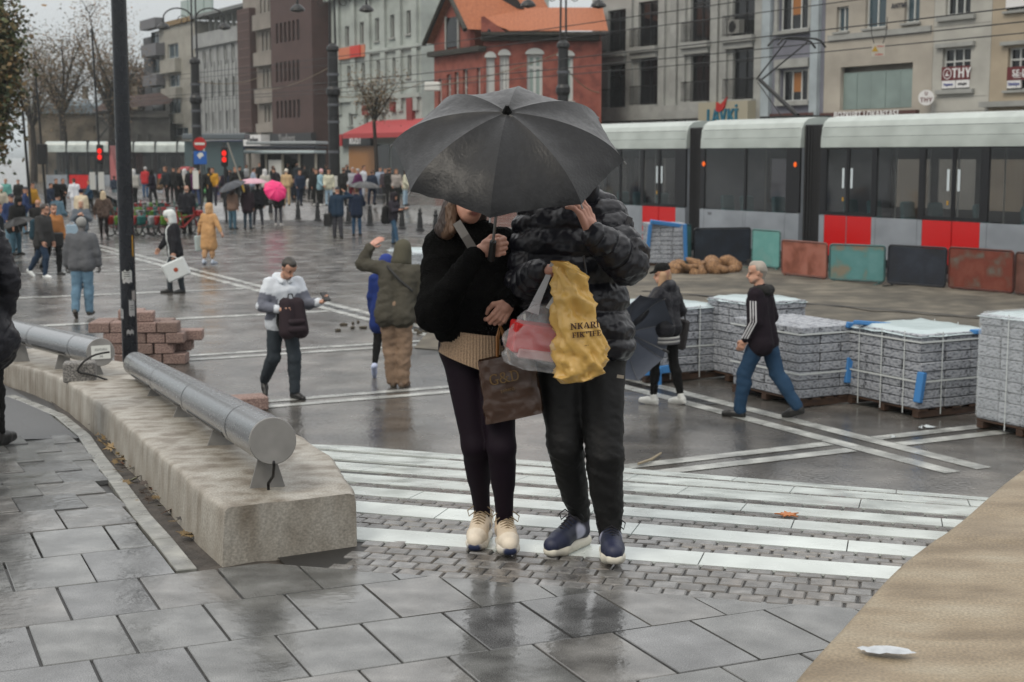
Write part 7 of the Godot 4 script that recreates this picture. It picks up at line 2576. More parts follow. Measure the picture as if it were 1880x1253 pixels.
	for k: int in [0, 1]:
		var a: Vector3 = sp[k]
		var c: Vector3 = sp[k + 1]
		var sd := (c - a).cross(Vector3.BACK).normalized() * 0.019
		m.quad(a - sd, c - sd, c + sd, a + sd)
		m.quad(a + sd - Vector3(0, 0, 0.003), c + sd - Vector3(0, 0, 0.003), c - sd - Vector3(0, 0, 0.003), a - sd - Vector3(0, 0, 0.003))
	inset(w, "bag_strap", m, mat("webbing", Color(0.42, 0.41, 0.40), 0.8, {"nrm": TX.cloth, "scale": 6.0}))
	var cream := [Color(0.52, 0.43, 0.32), Color(0.46, 0.37, 0.27), Color(0.66, 0.62, 0.55), Color(0.62, 0.55, 0.45), Color(0.012, 0.02, 0.06), Color(0.50, 0.44, 0.35)]
	sneaker(w, Vector3(ankR.x, 1.15, ankR.z - 0.012), -8, 1.08, cream, false)
	sneaker(w, Vector3(ankL.x, 1.154, ankL.z - 0.012), 6, 1.08, cream, false, -4)

	# ---------- the man ----------
	var u := thing("person", "man in a black puffer jacket sheltering under the umbrella, hand at his face", "person", Vector3(0.341, 1.15, -6.183))
	var mhR := Vector3(0.215, 1.999, -6.4)
	var mhL := Vector3(0.383, 1.999, -6.4)
	var mkR := Vector3(0.233, 1.625, -6.32)
	var mkL := Vector3(0.4, 1.617, -6.24)
	var maR := Vector3(0.301, 1.28, -6.46)
	var maL := Vector3(0.428, 1.253, -6.26)
	var mn := Vector3(0.252, 2.705, -6.44)
	var mh := Vector3(0.25, 2.824, -6.4)
	var msR := Vector3(0.105, 2.61, -6.46)
	var msL := Vector3(0.4, 2.634, -6.44)
	var meR := Vector3(0.06, 2.321, -6.42)
	var meL := Vector3(0.486, 2.458, -6.24)
	var mwR := Vector3(0.136, 2.421, -6.12)
	var mwL := Vector3(0.329, 2.59, -6.1)
	var mJ := {"s": 1.06, "R": Basis.IDENTITY, "HB": Basis.from_euler(Vector3(deg_to_rad(22), deg_to_rad(-10), 0)), "head": mh, "neck": mn}
	var skin2 := Color(0.43, 0.215, 0.15)
	var pal2 := [skin2, Color(0.010, 0.010, 0.013), Color(0.0085, 0.0085, 0.011)]
	var mc := mhR.lerp(mhL, 0.5)
	m = MB.new()
	blob(m, [[mhR, mkR, 0.06, 0.04, 0], [mkR, maR, 0.04, 0.026, 0], [mhL, mkL, 0.06, 0.04, 0], [mkL, maL, 0.04, 0.026, 0], [mhR, mhL, 0.06, 0.06, 0], [mc, mn + Vector3(0, -0.12, 0), 0.07, 0.07, 0], [msR, msL, 0.055, 0.055, 0], [msR, meR, 0.045, 0.04, 0], [meR, mwR, 0.04, 0.03, 0], [msL, meL, 0.045, 0.04, 0], [meL, mwL, 0.04, 0.03, 0], [mn + Vector3(0, -0.12, 0), mn, 0.07, 0.06, 0], [maR, maR + Vector3(0, -0.10, -0.005), 0.03, 0.025, 0], [maL, maL + Vector3(0, -0.10, -0.005), 0.03, 0.025, 0]], 0.03, 0.03, pal2)
	blob(m, head_bones(mJ, 0), 0.008, 0.016, pal2, null, face_spots(mJ, Color(0.02, 0.016, 0.014), 0.6))
	blob(m, hand_bones(mwR, Vector3(0.92, 0.10, 0.32), Vector3(0.05, -1, 0.12), [58, 64, 68, 70], 0, false, 1.04, 0.2, 0.6), 0.0035, 0.006, pal2)
	blob(m, hand_bones(mwL, Vector3(-0.36, 0.92, 0.05), Vector3(-0.72, -0.2, -0.66), [22, 24, 26, 30], 0, true, 1.04, 0.2, 0.35), 0.0035, 0.006, pal2)
	inset(u, "body", m, skin_mat())
	# trousers, loose, creased at knee and ankle
	m = MB.new()
	var crease := func(p: Vector3, _q: int) -> float:
		var k := 0.4 + 0.9 * exp(-pow((p.y - mkR.y) / 0.14, 2.0)) + 1.1 * exp(-pow((p.y - maR.y - 0.05) / 0.10, 2.0))
		return (nz.get_noise_3d(p.x * 5.0 + p.y * 5.0, p.y * 9.0, p.z * 5.0) * 0.009 + nz.get_noise_3d(p.x * 13.0 + p.y * 8.0, p.y * 30.0 + p.x * 14.0, p.z * 13.0) * 0.0055) * k
	blob(m, [[mhR + Vector3(-0.01, 0.02, -0.02), mkR, 0.108, 0.074, 2], [mkR, maR + Vector3(0, 0.02, 0), 0.072, 0.049, 2], [mkR.lerp(maR, 0.15) + Vector3(0, 0, -0.02), mkR.lerp(maR, 0.6) + Vector3(0, 0, -0.015), 0.069, 0.058, 2], [mhL + Vector3(0.01, 0.02, -0.02), mkL, 0.108, 0.079, 2], [mkL, maL + Vector3(0, 0.02, 0), 0.077, 0.051, 2], [mkL.lerp(maL, 0.15) + Vector3(0, 0, -0.02), mkL.lerp(maL, 0.6) + Vector3(0, 0, -0.015), 0.073, 0.061, 2], [mhR + Vector3(0, 0.06, -0.02), mhL + Vector3(0, 0.06, -0.02), 0.125, 0.125, 2]], 0.010, 0.03, pal2, crease)
	inset(u, "trousers", m, mat("nylon_trousers", Color.WHITE, 0.55, {"vc": true, "spec": 0.3, "nrm": TX.folds, "nscale": 0.35, "scale3": Vector3(1.0, 1.8, 1.0)}))
	m = MB.new()
	m.box(Vector3(0.466, 1.956, -6.25), Vector3(0.030, 0.014, 0.004), Basis(Vector3.BACK, -0.15))
	inset(u, "small_label", m, mat("label_pale", Color(0.6, 0.56, 0.5), 0.6))
	# puffer jacket with quilted bands
	var quilt := func(p: Vector3, who: int) -> float:
		var v := 0.0
		if who == 1:
			v = (mn.y - p.y) / 0.118 + nz.get_noise_3dv(p * 3.0) * 0.12
		else:
			var a: Vector3 = msL if who == 3 else (meL if who == 4 else (msR if who == 5 else meR))
			var e: Vector3 = meL if who == 3 else (mwL if who == 4 else (meR if who == 5 else mwR))
			v = (p - a).dot((e - a).normalized()) / 0.083 + 0.25
		var s := pow(absf(sin(v * PI)), 0.40)
		return (s - 0.8) * 0.030 + nz.get_noise_3d(p.x * 11.0, p.y * 14.0, p.z * 11.0) * 0.012 + nz.get_noise_3dv(p * 30.0) * 0.005
	m = MB.new()
	var jc := Color(0.010, 0.010, 0.013)
	var pj := [jc, jc, jc, jc, jc, jc, jc]
	blob(m, [[mc + Vector3(-0.095, 0.13, -0.01), mn + Vector3(-0.10, -0.15, 0), 0.128, 0.125, 1], [mc + Vector3(0.10, 0.10, -0.01), mn + Vector3(0.10, -0.15, 0), 0.128, 0.125, 1], [mc + Vector3(-0.12, 0.13, 0.03), mc + Vector3(0.125, 0.105, 0.03), 0.115, 0.115, 1], [mc + Vector3(0, 0.2, 0.03), mn + Vector3(0, -0.10, 0.03), 0.13, 0.10, 1], [msR + Vector3(0.02, 0, 0), msL + Vector3(-0.02, 0, 0), 0.092, 0.092, 1], [msL, meL, 0.098, 0.096, 3], [meL, mwL + Vector3(0.022, -0.028, 0.0), 0.092, 0.060, 4], [msR, meR, 0.098, 0.094, 5], [meR, mwR + Vector3(-0.03, -0.01, -0.02), 0.088, 0.058, 6], [mn + Vector3(-0.06, 0.0, -0.02), mn + Vector3(0.06, 0.0, -0.02), 0.078, 0.078, 1]], 0.009, 0.030, pj, quilt)
	inset(u, "jacket", m, mat("gloss_puffer", Color.WHITE, 0.36, {"vc": true, "spec": 0.45, "nrm": TX.folds, "nscale": 0.5, "scale3": Vector3(1.5, 2.5, 1.5)}))
	m = MB.new()
	m.tube([Vector3(0.3, 2.483, -6.14), Vector3(0.32, 2.345, -6.15), Vector3(0.349, 2.184, -6.15), Vector3(0.371, 2.071, -6.17)], [0.006, 0.006, 0.006, 0.006], 6)
	m.box(Vector3(0.371, 2.056, -6.16), Vector3(0.012, 0.05, 0.008), Basis(Vector3.BACK, 0.1))
	inset(u, "zip", m, mat("zip_metal", Color(0.3, 0.3, 0.31), 0.35, {"metal": 0.7}))
	m = MB.new()
	m.box(Vector3(0.497, 2.612, -6.31), Vector3(0.040, 0.055, 0.006), Basis.from_euler(Vector3(0.2, 0.9, -0.25)))
	inset(u, "sleeve_badge", m, mat("badge_grey", Color(0.20, 0.20, 0.22), 0.4))
	m = MB.new()
	blob(m, hair_bones(mJ, "hood", 0), 0.012, 0.03, [jc], func(p: Vector3, _q: int) -> float: return nz.get_noise_3dv(p * 12.0) * 0.012)
	inset(u, "hood", m, M.gloss_puffer)
	var navy := [Color(0.010, 0.013, 0.032), Color(0.012, 0.014, 0.030), Color(0.58, 0.55, 0.47), Color(0.015, 0.019, 0.045), Color(0.36, 0.37, 0.47)]
	sneaker(u, Vector3(maR.x, 1.15, maR.z - 0.012), -34, 1.14, navy, true)
	sneaker(u, Vector3(maL.x, 1.158, maL.z - 0.012), 1, 1.14, navy, true, -6)
	# ---------- the umbrella ----------
	var hub := Vector3(-0.019, 3.065, -5.72)
	var grip := Vector3(-0.079, 2.537, -6.08)
	var axis := Vector3(0.0, 0.848, 0.530)
	var black_nylon := mat("black_nylon", Color(0.125, 0.127, 0.135), 0.5, {"tex": noise_tex("rainspots", 0.05, 0.6, 1.0, 4, 512, 91), "rtex": noise_tex("rainwet", 0.035, 0.6, 1.0, 4, 512, 92), "nrm": TX.fine, "nscale": 0.15, "scale": 1.3, "world": false, "spec": 0.38})
	umbrella("large black rain speckled umbrella hiding both faces of the couple", hub, axis, 0.46, 0.18, Color(0.04, 0.04, 0.045), 0.65, 0.66, 8, "", black_nylon, grip - hub)

	# ---------- what they carry ----------
	# clear plastic bag with a red box
	var cp := Vector3(0.163, 2.448, -6.09)
	var t := thing("plastic_bag", "translucent white plastic bag with a red box inside, hanging from the man's hand", "bag", cp)
	var R := Vector3.RIGHT
	var rg := rings_between([[Vector3(0.136, 2.283, -6.09), 0.045, 0.030, 0.9, R], [Vector3(0.127, 2.224, -6.1), 0.092, 0.055, 0.85, R], [Vector3(0.114, 2.133, -6.1), 0.132, 0.082, 0.75, R + Vector3(0, -0.08, 0)], [Vector3(0.105, 2.064, -6.1), 0.137, 0.085, 0.7, R + Vector3(0, -0.16, 0)], [Vector3(0.103, 2.013, -6.1), 0.110, 0.065, 0.7, R + Vector3(0, -0.18, 0)], [Vector3(0.105, 2.006, -6.1), 0.06, 0.03, 0.8, R + Vector3(0, -0.16, 0)]], 6)
	var film := StandardMaterial3D.new()
	film.albedo_color = Color(0.86, 0.87, 0.88, 0.20)
	film.transparency = BaseMaterial3D.TRANSPARENCY_ALPHA
	film.roughness = 0.28
	film.normal_enabled = true
	film.normal_texture = TX.folds
	film.uv1_triplanar = true
	film.uv1_scale = Vector3(2, 2, 2)
	inset(t, "film", crinkled(rg, 0.034, 3, 64), film)
	for k in 2:
		m = MB.new()
		var hp: Array = [[Vector3(0.087, 2.244, -6.13), Vector3(0.102, 2.291, -6.12), Vector3(0.142, 2.385, -6.09), Vector3(0.171, 2.46, -6.08)], [Vector3(0.163, 2.262, -6.07), Vector3(0.203, 2.341, -6.07), Vector3(0.203, 2.397, -6.08), Vector3(0.18, 2.46, -6.08)]][k]
		for q in hp.size() - 1:
			var a: Vector3 = hp[q]
			var c: Vector3 = hp[q + 1]
			var sd: Vector3 = (c - a).cross(Vector3.BACK).normalized() * [0.026, 0.018, 0.012, 0.010][q]
			var sd2: Vector3 = (c - a).cross(Vector3.BACK).normalized() * [0.018, 0.012, 0.010, 0.008][q]
			m.quad(a - sd, c - sd2, c + sd2, a + sd)
		inset(t, "handle", m, mat("film_handle", Color(0.70, 0.71, 0.72), 0.35))
	m = MB.new()
	m.bevel(Vector3(0.103, 2.138, -6.11), Vector3(0.225, 0.125, 0.10), 0.006, Basis.from_euler(Vector3(0.1, 0.25, -0.16)))
	inset(t, "red_box", m, mat("carton_red", Color(0.70, 0.075, 0.075), 0.5))
	m = MB.new()
	m.bevel(Vector3(0.11, 2.075, -6.105), Vector3(0.20, 0.04, 0.095), 0.006, Basis.from_euler(Vector3(0.1, 0.25, -0.16)))
	inset(t, "box_base", m, mat("carton_pale", Color(0.66, 0.50, 0.50), 0.6))
	# yellow bag
	t = thing("yellow_bag", "crumpled yellow plastic carrier bag with brown lettering, hanging beside the clear bag", "bag", Vector3(0.213, 2.462, -6.05))
	rg = rings_between([[Vector3(0.197, 2.467, -6.05), 0.018, 0.014, 0.9, R], [Vector3(0.238, 2.422, -6.05), 0.058, 0.028, 0.9, R + Vector3(0, -0.35, 0)], [Vector3(0.252, 2.332, -6.05), 0.062, 0.040, 0.85, R + Vector3(0, -0.1, 0)], [Vector3(0.259, 2.23, -6.05), 0.072, 0.055, 0.8, R], [Vector3(0.28, 2.105, -6.05), 0.094, 0.070, 0.75, R + Vector3(0, 0.1, 0)], [Vector3(0.285, 2.014, -6.05), 0.088, 0.066, 0.75, R + Vector3(0, 0.22, 0)], [Vector3(0.276, 1.972, -6.05), 0.062, 0.045, 0.8, R + Vector3(0, 0.22, 0)], [Vector3(0.272, 1.966, -6.05), 0.03, 0.02, 0.9, R + Vector3(0, 0.2, 0)]], 6)
	inset(t, "film", crinkled(rg, 0.042, 8, 64), mat("yellow_film", Color(0.80, 0.645, 0.35), 0.34, {"nrm": TX.folds, "nscale": 0.7, "scale": 1.6, "back": Color(0.25, 0.16, 0.05)}))
	for k in 3:
		var tm := text_mesh(["NKARI", "FIKTIFE", "..."][k], [0.036, 0.030, 0.02][k], 0.002, true, "Droid Serif")
		put("printed_lettering", tm, mat("print_brown", Color(0.22, 0.09, 0.05), 0.6), t, t.transform.affine_inverse() * Transform3D(Basis(Vector3.BACK, 0.07) * Basis(Vector3.UP, 0.15), [Vector3(0.298, 2.209, -5.975), Vector3(0.305, 2.174, -5.97), Vector3(0.305, 2.134, -5.965)][k]))
	# brown paper bag
	t = thing("gift_bag", "glossy brown paper bag with gold lettering in the woman's left hand", "bag", Vector3(-0.047, 2.168, -6.29))
	var tilt := Basis(Vector3.BACK, 0.21)
	rg = rings_between([[Vector3(-0.026, 2.045, -6.29), 0.118, 0.035, 0.25, tilt * R], [Vector3(-0.014, 1.955, -6.29), 0.122, 0.045, 0.25, tilt * R], [Vector3(0, 1.847, -6.29), 0.124, 0.050, 0.25, tilt * R], [Vector3(0.012, 1.773, -6.29), 0.124, 0.050, 0.25, tilt * R]], 8)
	inset(t, "paper", crinkled(rg, 0.010, 4, 48), mat("brown_gloss", Color(0.225, 0.155, 0.115), 0.26, {"nrm": TX.folds, "nscale": 0.45, "scale": 1.2}))
	for k in 2:
		m = MB.new()
		var hp: Array = [[Vector3(-0.065, 2.045, -6.24), Vector3(-0.065, 2.126, -6.25), Vector3(-0.054, 2.176, -6.26), Vector3(-0.035, 2.126, -6.25), Vector3(-0.009, 2.028, -6.24)], [Vector3(-0.062, 2.032, -6.33), Vector3(-0.059, 2.112, -6.32), Vector3(-0.047, 2.166, -6.31), Vector3(-0.024, 2.112, -6.32), Vector3(0, 2.016, -6.33)]][k]
		m.tube(hp, [0.006, 0.006, 0.006, 0.006, 0.006], 6)
		inset(t, "handle", m, mat("cord_gold", Color(0.42, 0.26, 0.05), 0.5))
	var gold := mat("gold_print", Color(0.42, 0.33, 0.19), 0.35, {"metal": 0.4})
	put("gold_lettering", text_mesh("G&D", 0.062, 0.003, false, "Droid Serif"), gold, t, t.transform.affine_inverse() * Transform3D(tilt, Vector3(-0.033, 1.954, -6.23)))
	put("gold_lettering", text_mesh("şekerci", 0.020, 0.003, false), gold, t, t.transform.affine_inverse() * Transform3D(tilt, Vector3(-0.019, 1.902, -6.23)))

func lamp_post(label: String, at: Vector3) -> void:
	var m := mat("cast_black", Color(0.028, 0.032, 0.042), 0.45)
	var t := thing("street_lamp", label, "street lamp", at, 0.05, "ornate black street lamps")
	var b := MB.new()
	b.lathe([[0.42, 0.0], [0.42, 0.35], [0.30, 0.5], [0.27, 1.2], [0.25, 5.6], [0.33, 5.75], [0.33, 5.95], [0.25, 6.1], [0.23, 7.7], [0.30, 7.8], [0.28, 7.95], [0.12, 8.1], [0.0, 8.1]], 16)
	put("column", b.mesh(), m, t)
	for y: float in [3.0, 4.4, 5.2, 6.6]:
		b = MB.new()
		b.tube([Vector3(0, y, 0), Vector3(0, y + 0.12, 0)], [0.285, 0.285], 16, false)
		put("pale_band", b.mesh(), mat("band_grey", Color(0.30, 0.31, 0.33), 0.5), t)
	for s: float in [-1.0, 1.0]:
		b = MB.new()
		b.tube([Vector3(s * 0.13, 8.0, 0), Vector3(s * 0.10, 12.0, 0)], [0.05, 0.04], 8)
		put("upper_post", b.mesh(), m, t)
		var pts := []
		var rr := []
		for i in 13:
			var a := PI * i / 12.0
			pts.append(Vector3(s * (0.85 - 0.75 * cos(a)), 10.1 + 0.55 * sin(a), 0))
			rr.append(0.04)
		b = MB.new()
		b.tube(pts, rr, 7)
		put("arm", b.mesh(), m, t)
		pts = []
		rr = []
		for i in 15:
			var a := i * 0.55
			pts.append(Vector3(s * (0.55 + (0.32 - 0.018 * i) * cos(a)), 10.0 + (0.32 - 0.018 * i) * sin(a), 0))
			rr.append(0.022)
		b = MB.new()
		b.tube(pts, rr, 6)
		put("scroll", b.mesh(), m, t)
		b = MB.new()
		b.lathe([[0.30, -0.02], [0.36, 0.0], [0.33, 0.10], [0.2, 0.24], [0.06, 0.30], [0.05, 0.55], [0.0, 0.55]], 14, Transform3D(Basis.IDENTITY, Vector3(s * 1.6, 9.6, 0)))
		b.lathe([[0.0, -0.10], [0.26, -0.04], [0.30, -0.02]], 14, Transform3D(Basis.IDENTITY, Vector3(s * 1.6, 9.6, 0)))
		put("lamp_shade", b.mesh(), m, t)

func wire(b: MB, a: Vector3, c: Vector3, sag: float, r: float) -> void:
	var pts := []
	var rr := []
	for i in 11:
		var f := i / 10.0
		pts.append(a.lerp(c, f) - Vector3(0, sag * 4.0 * f * (1.0 - f), 0))
		rr.append(r)
	b.tube(pts, rr, 5, false)

func street_furniture() -> void:
	# dark pole in front
	var base := Vector3(-5.185, 0, -19.79)
	base = Vector3(Vector3(-4.823, 0.135, -18.4).x, 0, -18.4)
	var pm := mat("pole_paint", Color(0.075, 0.088, 0.115), 0.42, {"rtex": TX.wet, "tex": TX.soft, "scale": 1.0})
	var t := thing("pole", "tall dark blue grey pole with torn stickers rising in the left foreground", "pole", base)
	var b := MB.new()
	b.tube([Vector3.ZERO, Vector3(0, 4, 0), Vector3(0, 8.5, 0)], [0.098, 0.094, 0.086], 28)
	put("shaft", b.mesh(), pm, t)
	var st := [[0.15, 1.42, 0.13, 0.10, Color(0.62, 0.63, 0.62)], [-0.75, 0.93, 0.075, 0.12, Color(0.56, 0.57, 0.58)], [0.62, 1.00, 0.075, 0.2, Color(0.55, 0.55, 0.55)], [0.82, 1.16, 0.05, 0.12, Color(0.50, 0.48, 0.47)], [0.35, 0.70, 0.09, 0.05, Color(0.5, 0.5, 0.5)], [0.86, 1.78, 0.022, 0.26, Color(0.62, 0.45, 0.05)], [0.2, 1.345, 0.12, 0.05, Color(0.6, 0.6, 0.6)]]
	for q in st:
		b = MB.new()
		var pts := []
		for j in 4:
			for i in 7:
				var a: float = asin(clampf(q[0], -0.99, 0.99)) + (i / 6.0 - 0.5) * q[2] / 0.1
				var torn := 0.014 * sin(i * 2.1 + q[1] * 7.0) if j == 0 or j == 3 else 0.0
				pts.append(Vector3(sin(a) * 0.1005, q[1] + (j / 3.0 - 0.5) * q[3] + torn, cos(a) * 0.1005))
		b.grid(pts, 7, 4)
		var o := put("sticker", b.mesh(), mat("sticker_%s" % (q[4] as Color).to_html(), q[4], 0.6), t)
		if q[2] > 0.07 and q[3] > 0.08:
			for k in 3:
				b = MB.new()
				pts = []
				for j in 2:
					for i in 5:
						var a: float = asin(q[0]) + (i / 4.0 - 0.5) * q[2] / 0.1 * (0.7 - 0.15 * (k % 2))
						pts.append(Vector3(sin(a) * 0.1015, q[1] + 0.028 - 0.026 * k + 0.009 * j, cos(a) * 0.1015))
				b.grid(pts, 5, 2)
				put("sticker_print", b.mesh(), mat("print_dark", Color(0.2, 0.2, 0.22), 0.6), o)
	lamp_post("ornate black street lamp nearest the white concrete block on the left", Vector3(-16.91, 1.603, -79.6) * Vector3(1, 0, 1))
	lamp_post("ornate black street lamp before the dark brown office block", Vector3(-8.402, 1.76, -70) * Vector3(1, 0, 1))
	lamp_post("ornate black street lamp standing before the red brick house", Vector3(2.329, 1.792, -68) * Vector3(1, 0, 1))
	# signs
	t = thing("road_sign", "red no entry disc above a square blue sign on one post", "road sign", Vector3(-13.04, 1.89, -62) * Vector3(1, 0, 1))
	b = MB.new()
	b.tube([Vector3.ZERO, Vector3(0, 3.7, 0)], [0.035, 0.035], 8)
	put("post", b.mesh(), mat("galvanised", Color(0.35, 0.36, 0.36), 0.5), t)
	b = MB.new()
	b.tube([Vector3(0, 3.38, 0.05), Vector3(0, 3.38, 0.07)], [0.27, 0.27], 28)
	put("no_entry_disc", b.mesh(), mat("sign_red", Color(0.62, 0.07, 0.05), 0.4), t)
	b = MB.new()
	b.box(Vector3(0, 3.38, 0.075), Vector3(0.42, 0.095, 0.006))
	put("white_bar", b.mesh(), mat("sign_white", Color(0.76, 0.76, 0.74), 0.4), t)
	b = MB.new()
	b.bevel(Vector3(0, 2.80, 0.06), Vector3(0.54, 0.54, 0.02), 0.006)
	put("blue_plate", b.mesh(), mat("sign_blue", Color(0.10, 0.32, 0.60), 0.4), t)
	b = MB.new()
	b.prism(PackedVector2Array([Vector2(-0.14, 0.02), Vector2(-0.02, 0.14), Vector2(0.1, 0.12), Vector2(0.16, 0.0), Vector2(0.06, -0.04), Vector2(-0.02, -0.14), Vector2(-0.08, -0.04)]), 0.004, Transform3D(Basis.IDENTITY, Vector3(0, 2.88, 0.074)))
	put("white_symbol", b.mesh(), M.sign_white, t)
	for q in [[Vector3(-18.32, 1.825, -66), "traffic light with a red lamp on a pole left of the dark pole", 2.95, 0.0], [Vector3(-12.4, 1.858, -64), "traffic light showing two red lamps right of the blue sign", 2.85, 1.0]]:
		t = thing("traffic_light", q[1], "traffic light", (q[0] as Vector3) * Vector3(1, 0, 1), 0.0, "traffic lights")
		b = MB.new()
		b.tube([Vector3.ZERO, Vector3(0, 3.2, 0)], [0.05, 0.05], 8)
		put("post", b.mesh(), M.cast_black, t)
		b = MB.new()
		b.bevel(Vector3(0, q[2], 0.1), Vector3(0.28, 0.85, 0.2), 0.03)
		put("housing", b.mesh(), M.cast_black, t)
		for k in 2:
			b = MB.new()
			b.ball(Vector3(0, q[2] + 0.14 - 0.27 * k, 0.2), Vector3(0.10, 0.12, 0.04), 10, 6)
			put("red_lamp", b.mesh(), glow("lamp_red", Color(1.0, 0.13, 0.08), 1.1), t)
	t = thing("traffic_light", "dark traffic light seen from behind beside the far left tram", "traffic light", Vector3(-18.28, 1.955, -58) * Vector3(1, 0, 1), 0.0, "traffic lights")
	b = MB.new()
	b.tube([Vector3.ZERO, Vector3(-0.25, 6.2, 0)], [0.06, 0.04], 8)
	put("post", b.mesh(), M.cast_black, t)
	b = MB.new()
	b.bevel(Vector3(-0.1, 2.95, 0), Vector3(0.36, 0.8, 0.25), 0.03)
	put("housing", b.mesh(), M.cast_black, t)
	b = MB.new()
	b.bevel(Vector3(0, 0.35, 0), Vector3(0.36, 0.7, 0.36), 0.03)
	put("base_box", b.mesh(), mat("box_green", Color(0.05, 0.08, 0.08), 0.5), t)
	for q in [[60, 150, 62, "slim black pole near the left tree"], [191, 60, 75, "tall slim black pole beside the dark foreground pole"]]:
		t = thing("slim_pole", q[3], "pole")
		t.position = Vector3((q[0] - 940.0) / 2700.0 * q[2], 0, -q[2])
		b = MB.new()
		b.tube([Vector3.ZERO, Vector3(-0.25, 2.9 + (287.0 - q[1]) / 2700.0 * q[2], 0)], [0.07, 0.05], 8)
		put("shaft", b.mesh(), M.cast_black, t)
	# notice boards and a leaning barrier arm
	for q in [[Vector3(-17.91, 1.811, -64), "pair of white notice boards under the left traffic light"], [Vector3(-8.082, 1.574, -69), "white notice board fixed low on the middle street lamp"], [Vector3(-12.93, 1.898, -61.5), "white notice plate low on the road sign post"]]:
		t = thing("notice_board", q[1], "notice", q[0], 0.0)
		b = MB.new()
		b.bevel(Vector3(-0.14, 0, 0.4), Vector3(0.24, 0.75, 0.03), 0.006)
		put("board", b.mesh(), M.sign_white, t)
		if "pair" in q[1]:
			b = MB.new()
			b.bevel(Vector3(0.24, 0, 0.4), Vector3(0.24, 0.75, 0.03), 0.006)
			put("board", b.mesh(), M.sign_white, t)
		b = MB.new()
		b.tube([Vector3(0.05, -(q[0] as Vector3).y, 0.36), Vector3(0.05, 0.3, 0.36)], [0.03, 0.03], 6)
		put("post", b.mesh(), M.cast_black, t)
	t = thing("boom_barrier", "leaning pale barrier arm with a yellow tip beside the red lamps", "barrier", Vector3(-12.01, 1.462, -66))
	b = MB.new()
	b.tube([Vector3.ZERO, Vector3(-0.65, 2.0, 0)], [0.04, 0.035], 8)
	put("arm", b.mesh(), mat("arm_grey", Color(0.5, 0.49, 0.46), 0.5), t)
	b = MB.new()
	b.tube([Vector3(0.06, -0.2, 0), Vector3(-0.12, 0.36, 0)], [0.045, 0.045], 8)
	put("yellow_tip", b.mesh(), mat("tip_yellow", Color(0.6, 0.48, 0.10), 0.5), t)
	# bollards
	var bo := thing("bollard", "black cast bollard of the row along the road edge", "bollard", Vector3(-9.687, 0, -66.71), 0.0, "row of black cast bollards along the road")
	b = MB.new()
	b.lathe([[0.17, 0.0], [0.17, 0.06], [0.12, 0.10], [0.10, 0.42], [0.075, 0.62], [0.095, 0.66], [0.095, 0.70], [0.05, 0.74], [0.07, 0.80], [0.04, 0.87], [0.0, 0.88]], 14)
	put("post", b.mesh(), M.cast_black, bo)
	bo.set_meta("label", "black cast bollard, fourth from the left of the road edge row")
	for q in [[Vector3(-8.654, 0, -65.6), "black cast bollard just left of the navy jacket man's shopping bag"], [Vector3(-7.774, 0, -62.97), "black cast bollard hidden at the navy jacket man's left foot"], [Vector3(-6.982, 0, -62.97), "black cast bollard between the two men in navy"], [Vector3(-5.887, 0, -61.02), "black cast bollard right of the long navy coat"], [Vector3(-4.355, 0, -58.3), "black cast bollard right of the woman with the phone"], [Vector3(-3.564, 0, -57.03), "black cast bollard below the big umbrella's left tip"], [Vector3(-2.87, 0, -55.42), "black cast bollard beside the big umbrella woman's hair"], [Vector3(-13.66, 0, -70.29), "black cast bollard left of the beige coat woman"], [Vector3(-12.67, 0, -70.29), "black cast bollard behind the plum coat"], [Vector3(-11.203, 0, -68.45), "black cast bollard behind the magenta umbrella person"]]:
		var c := bo.duplicate()
		c.name = "bollard"
		add_child(c, true)
		c.position = q[0]
		c.set_meta("label", q[1])
	# railings
	var rail_m := mat("rail_steel", Color(0.42, 0.42, 0.41), 0.45)
	var i := 0
	for q in [[Vector3(-7.521, 0, -67.86), Vector3(-5.815, 0, -70.29), "grey crowd railing right of the grey umbrella man"], [Vector3(-5.815, 0, -70.29), Vector3(-3.03, 0, -65.6), "grey crowd railing running behind the big umbrella's left tip"], [Vector3(-37.05, 0, -119.1), Vector3(-35.75, 0, -122.8), "grey tram stop railing below the far left tram"], [Vector3(-35.75, 0, -122.8), Vector3(-32.73, 0, -124.73), "grey tram stop railing between the far trams' doors"], [Vector3(-18.28, 0, -54.65), Vector3(-30.04, 0, -91.5), "pale railing running back at the left edge of the square"], [Vector3(-14.35, 0, -91.5), Vector3(-11.035, 0, -87.45), "grey railing behind the magenta umbrella"]]:
		var a: Vector3 = q[0]
		var d: Vector3 = (q[1] as Vector3) - a
		t = thing("railing", q[2], "railing", a, atan2(-d.z, d.x))
		var L := d.length()
		b = MB.new()
		for y: float in [0.25, 1.05]:
			b.tube([Vector3(0, y, 0), Vector3(L, y, 0)], [0.025, 0.025], 6)
		put("frame", b.mesh(), rail_m, t)
		var n := mini(int(L / 0.16), 60)
		var bar := MB.new()
		bar.tube([Vector3(0, 0.02, 0), Vector3(0, 1.05, 0)], [0.013, 0.013], 5, false)
		var bm := bar.mesh()
		for k in n + 1:
			put("bar", bm, rail_m, t, Transform3D(Basis.IDENTITY, Vector3(L * k / n, 0, 0)))
		if i in [2, 3]:
			b = MB.new()
			b.box(Vector3(L * 0.5, 0.62, 0.04), Vector3(L * 0.98, 0.72, 0.02))
			put("infill_panel", b.mesh(), mat("infill", Color(0.36, 0.345, 0.33), 0.6, {"tex": TX.mottle, "scale": 0.5}), t)
			for k in 2:
				b = MB.new()
				b.box(Vector3(0.3 + 0.9 * k + (0.4 if i == 3 else 1.2), 0.68, 0.065), Vector3(0.28, 0.85, 0.02))
				put("red_panel", b.mesh(), mat("panel_red", Color(0.42, 0.12, 0.11), 0.5), t)
		i += 1
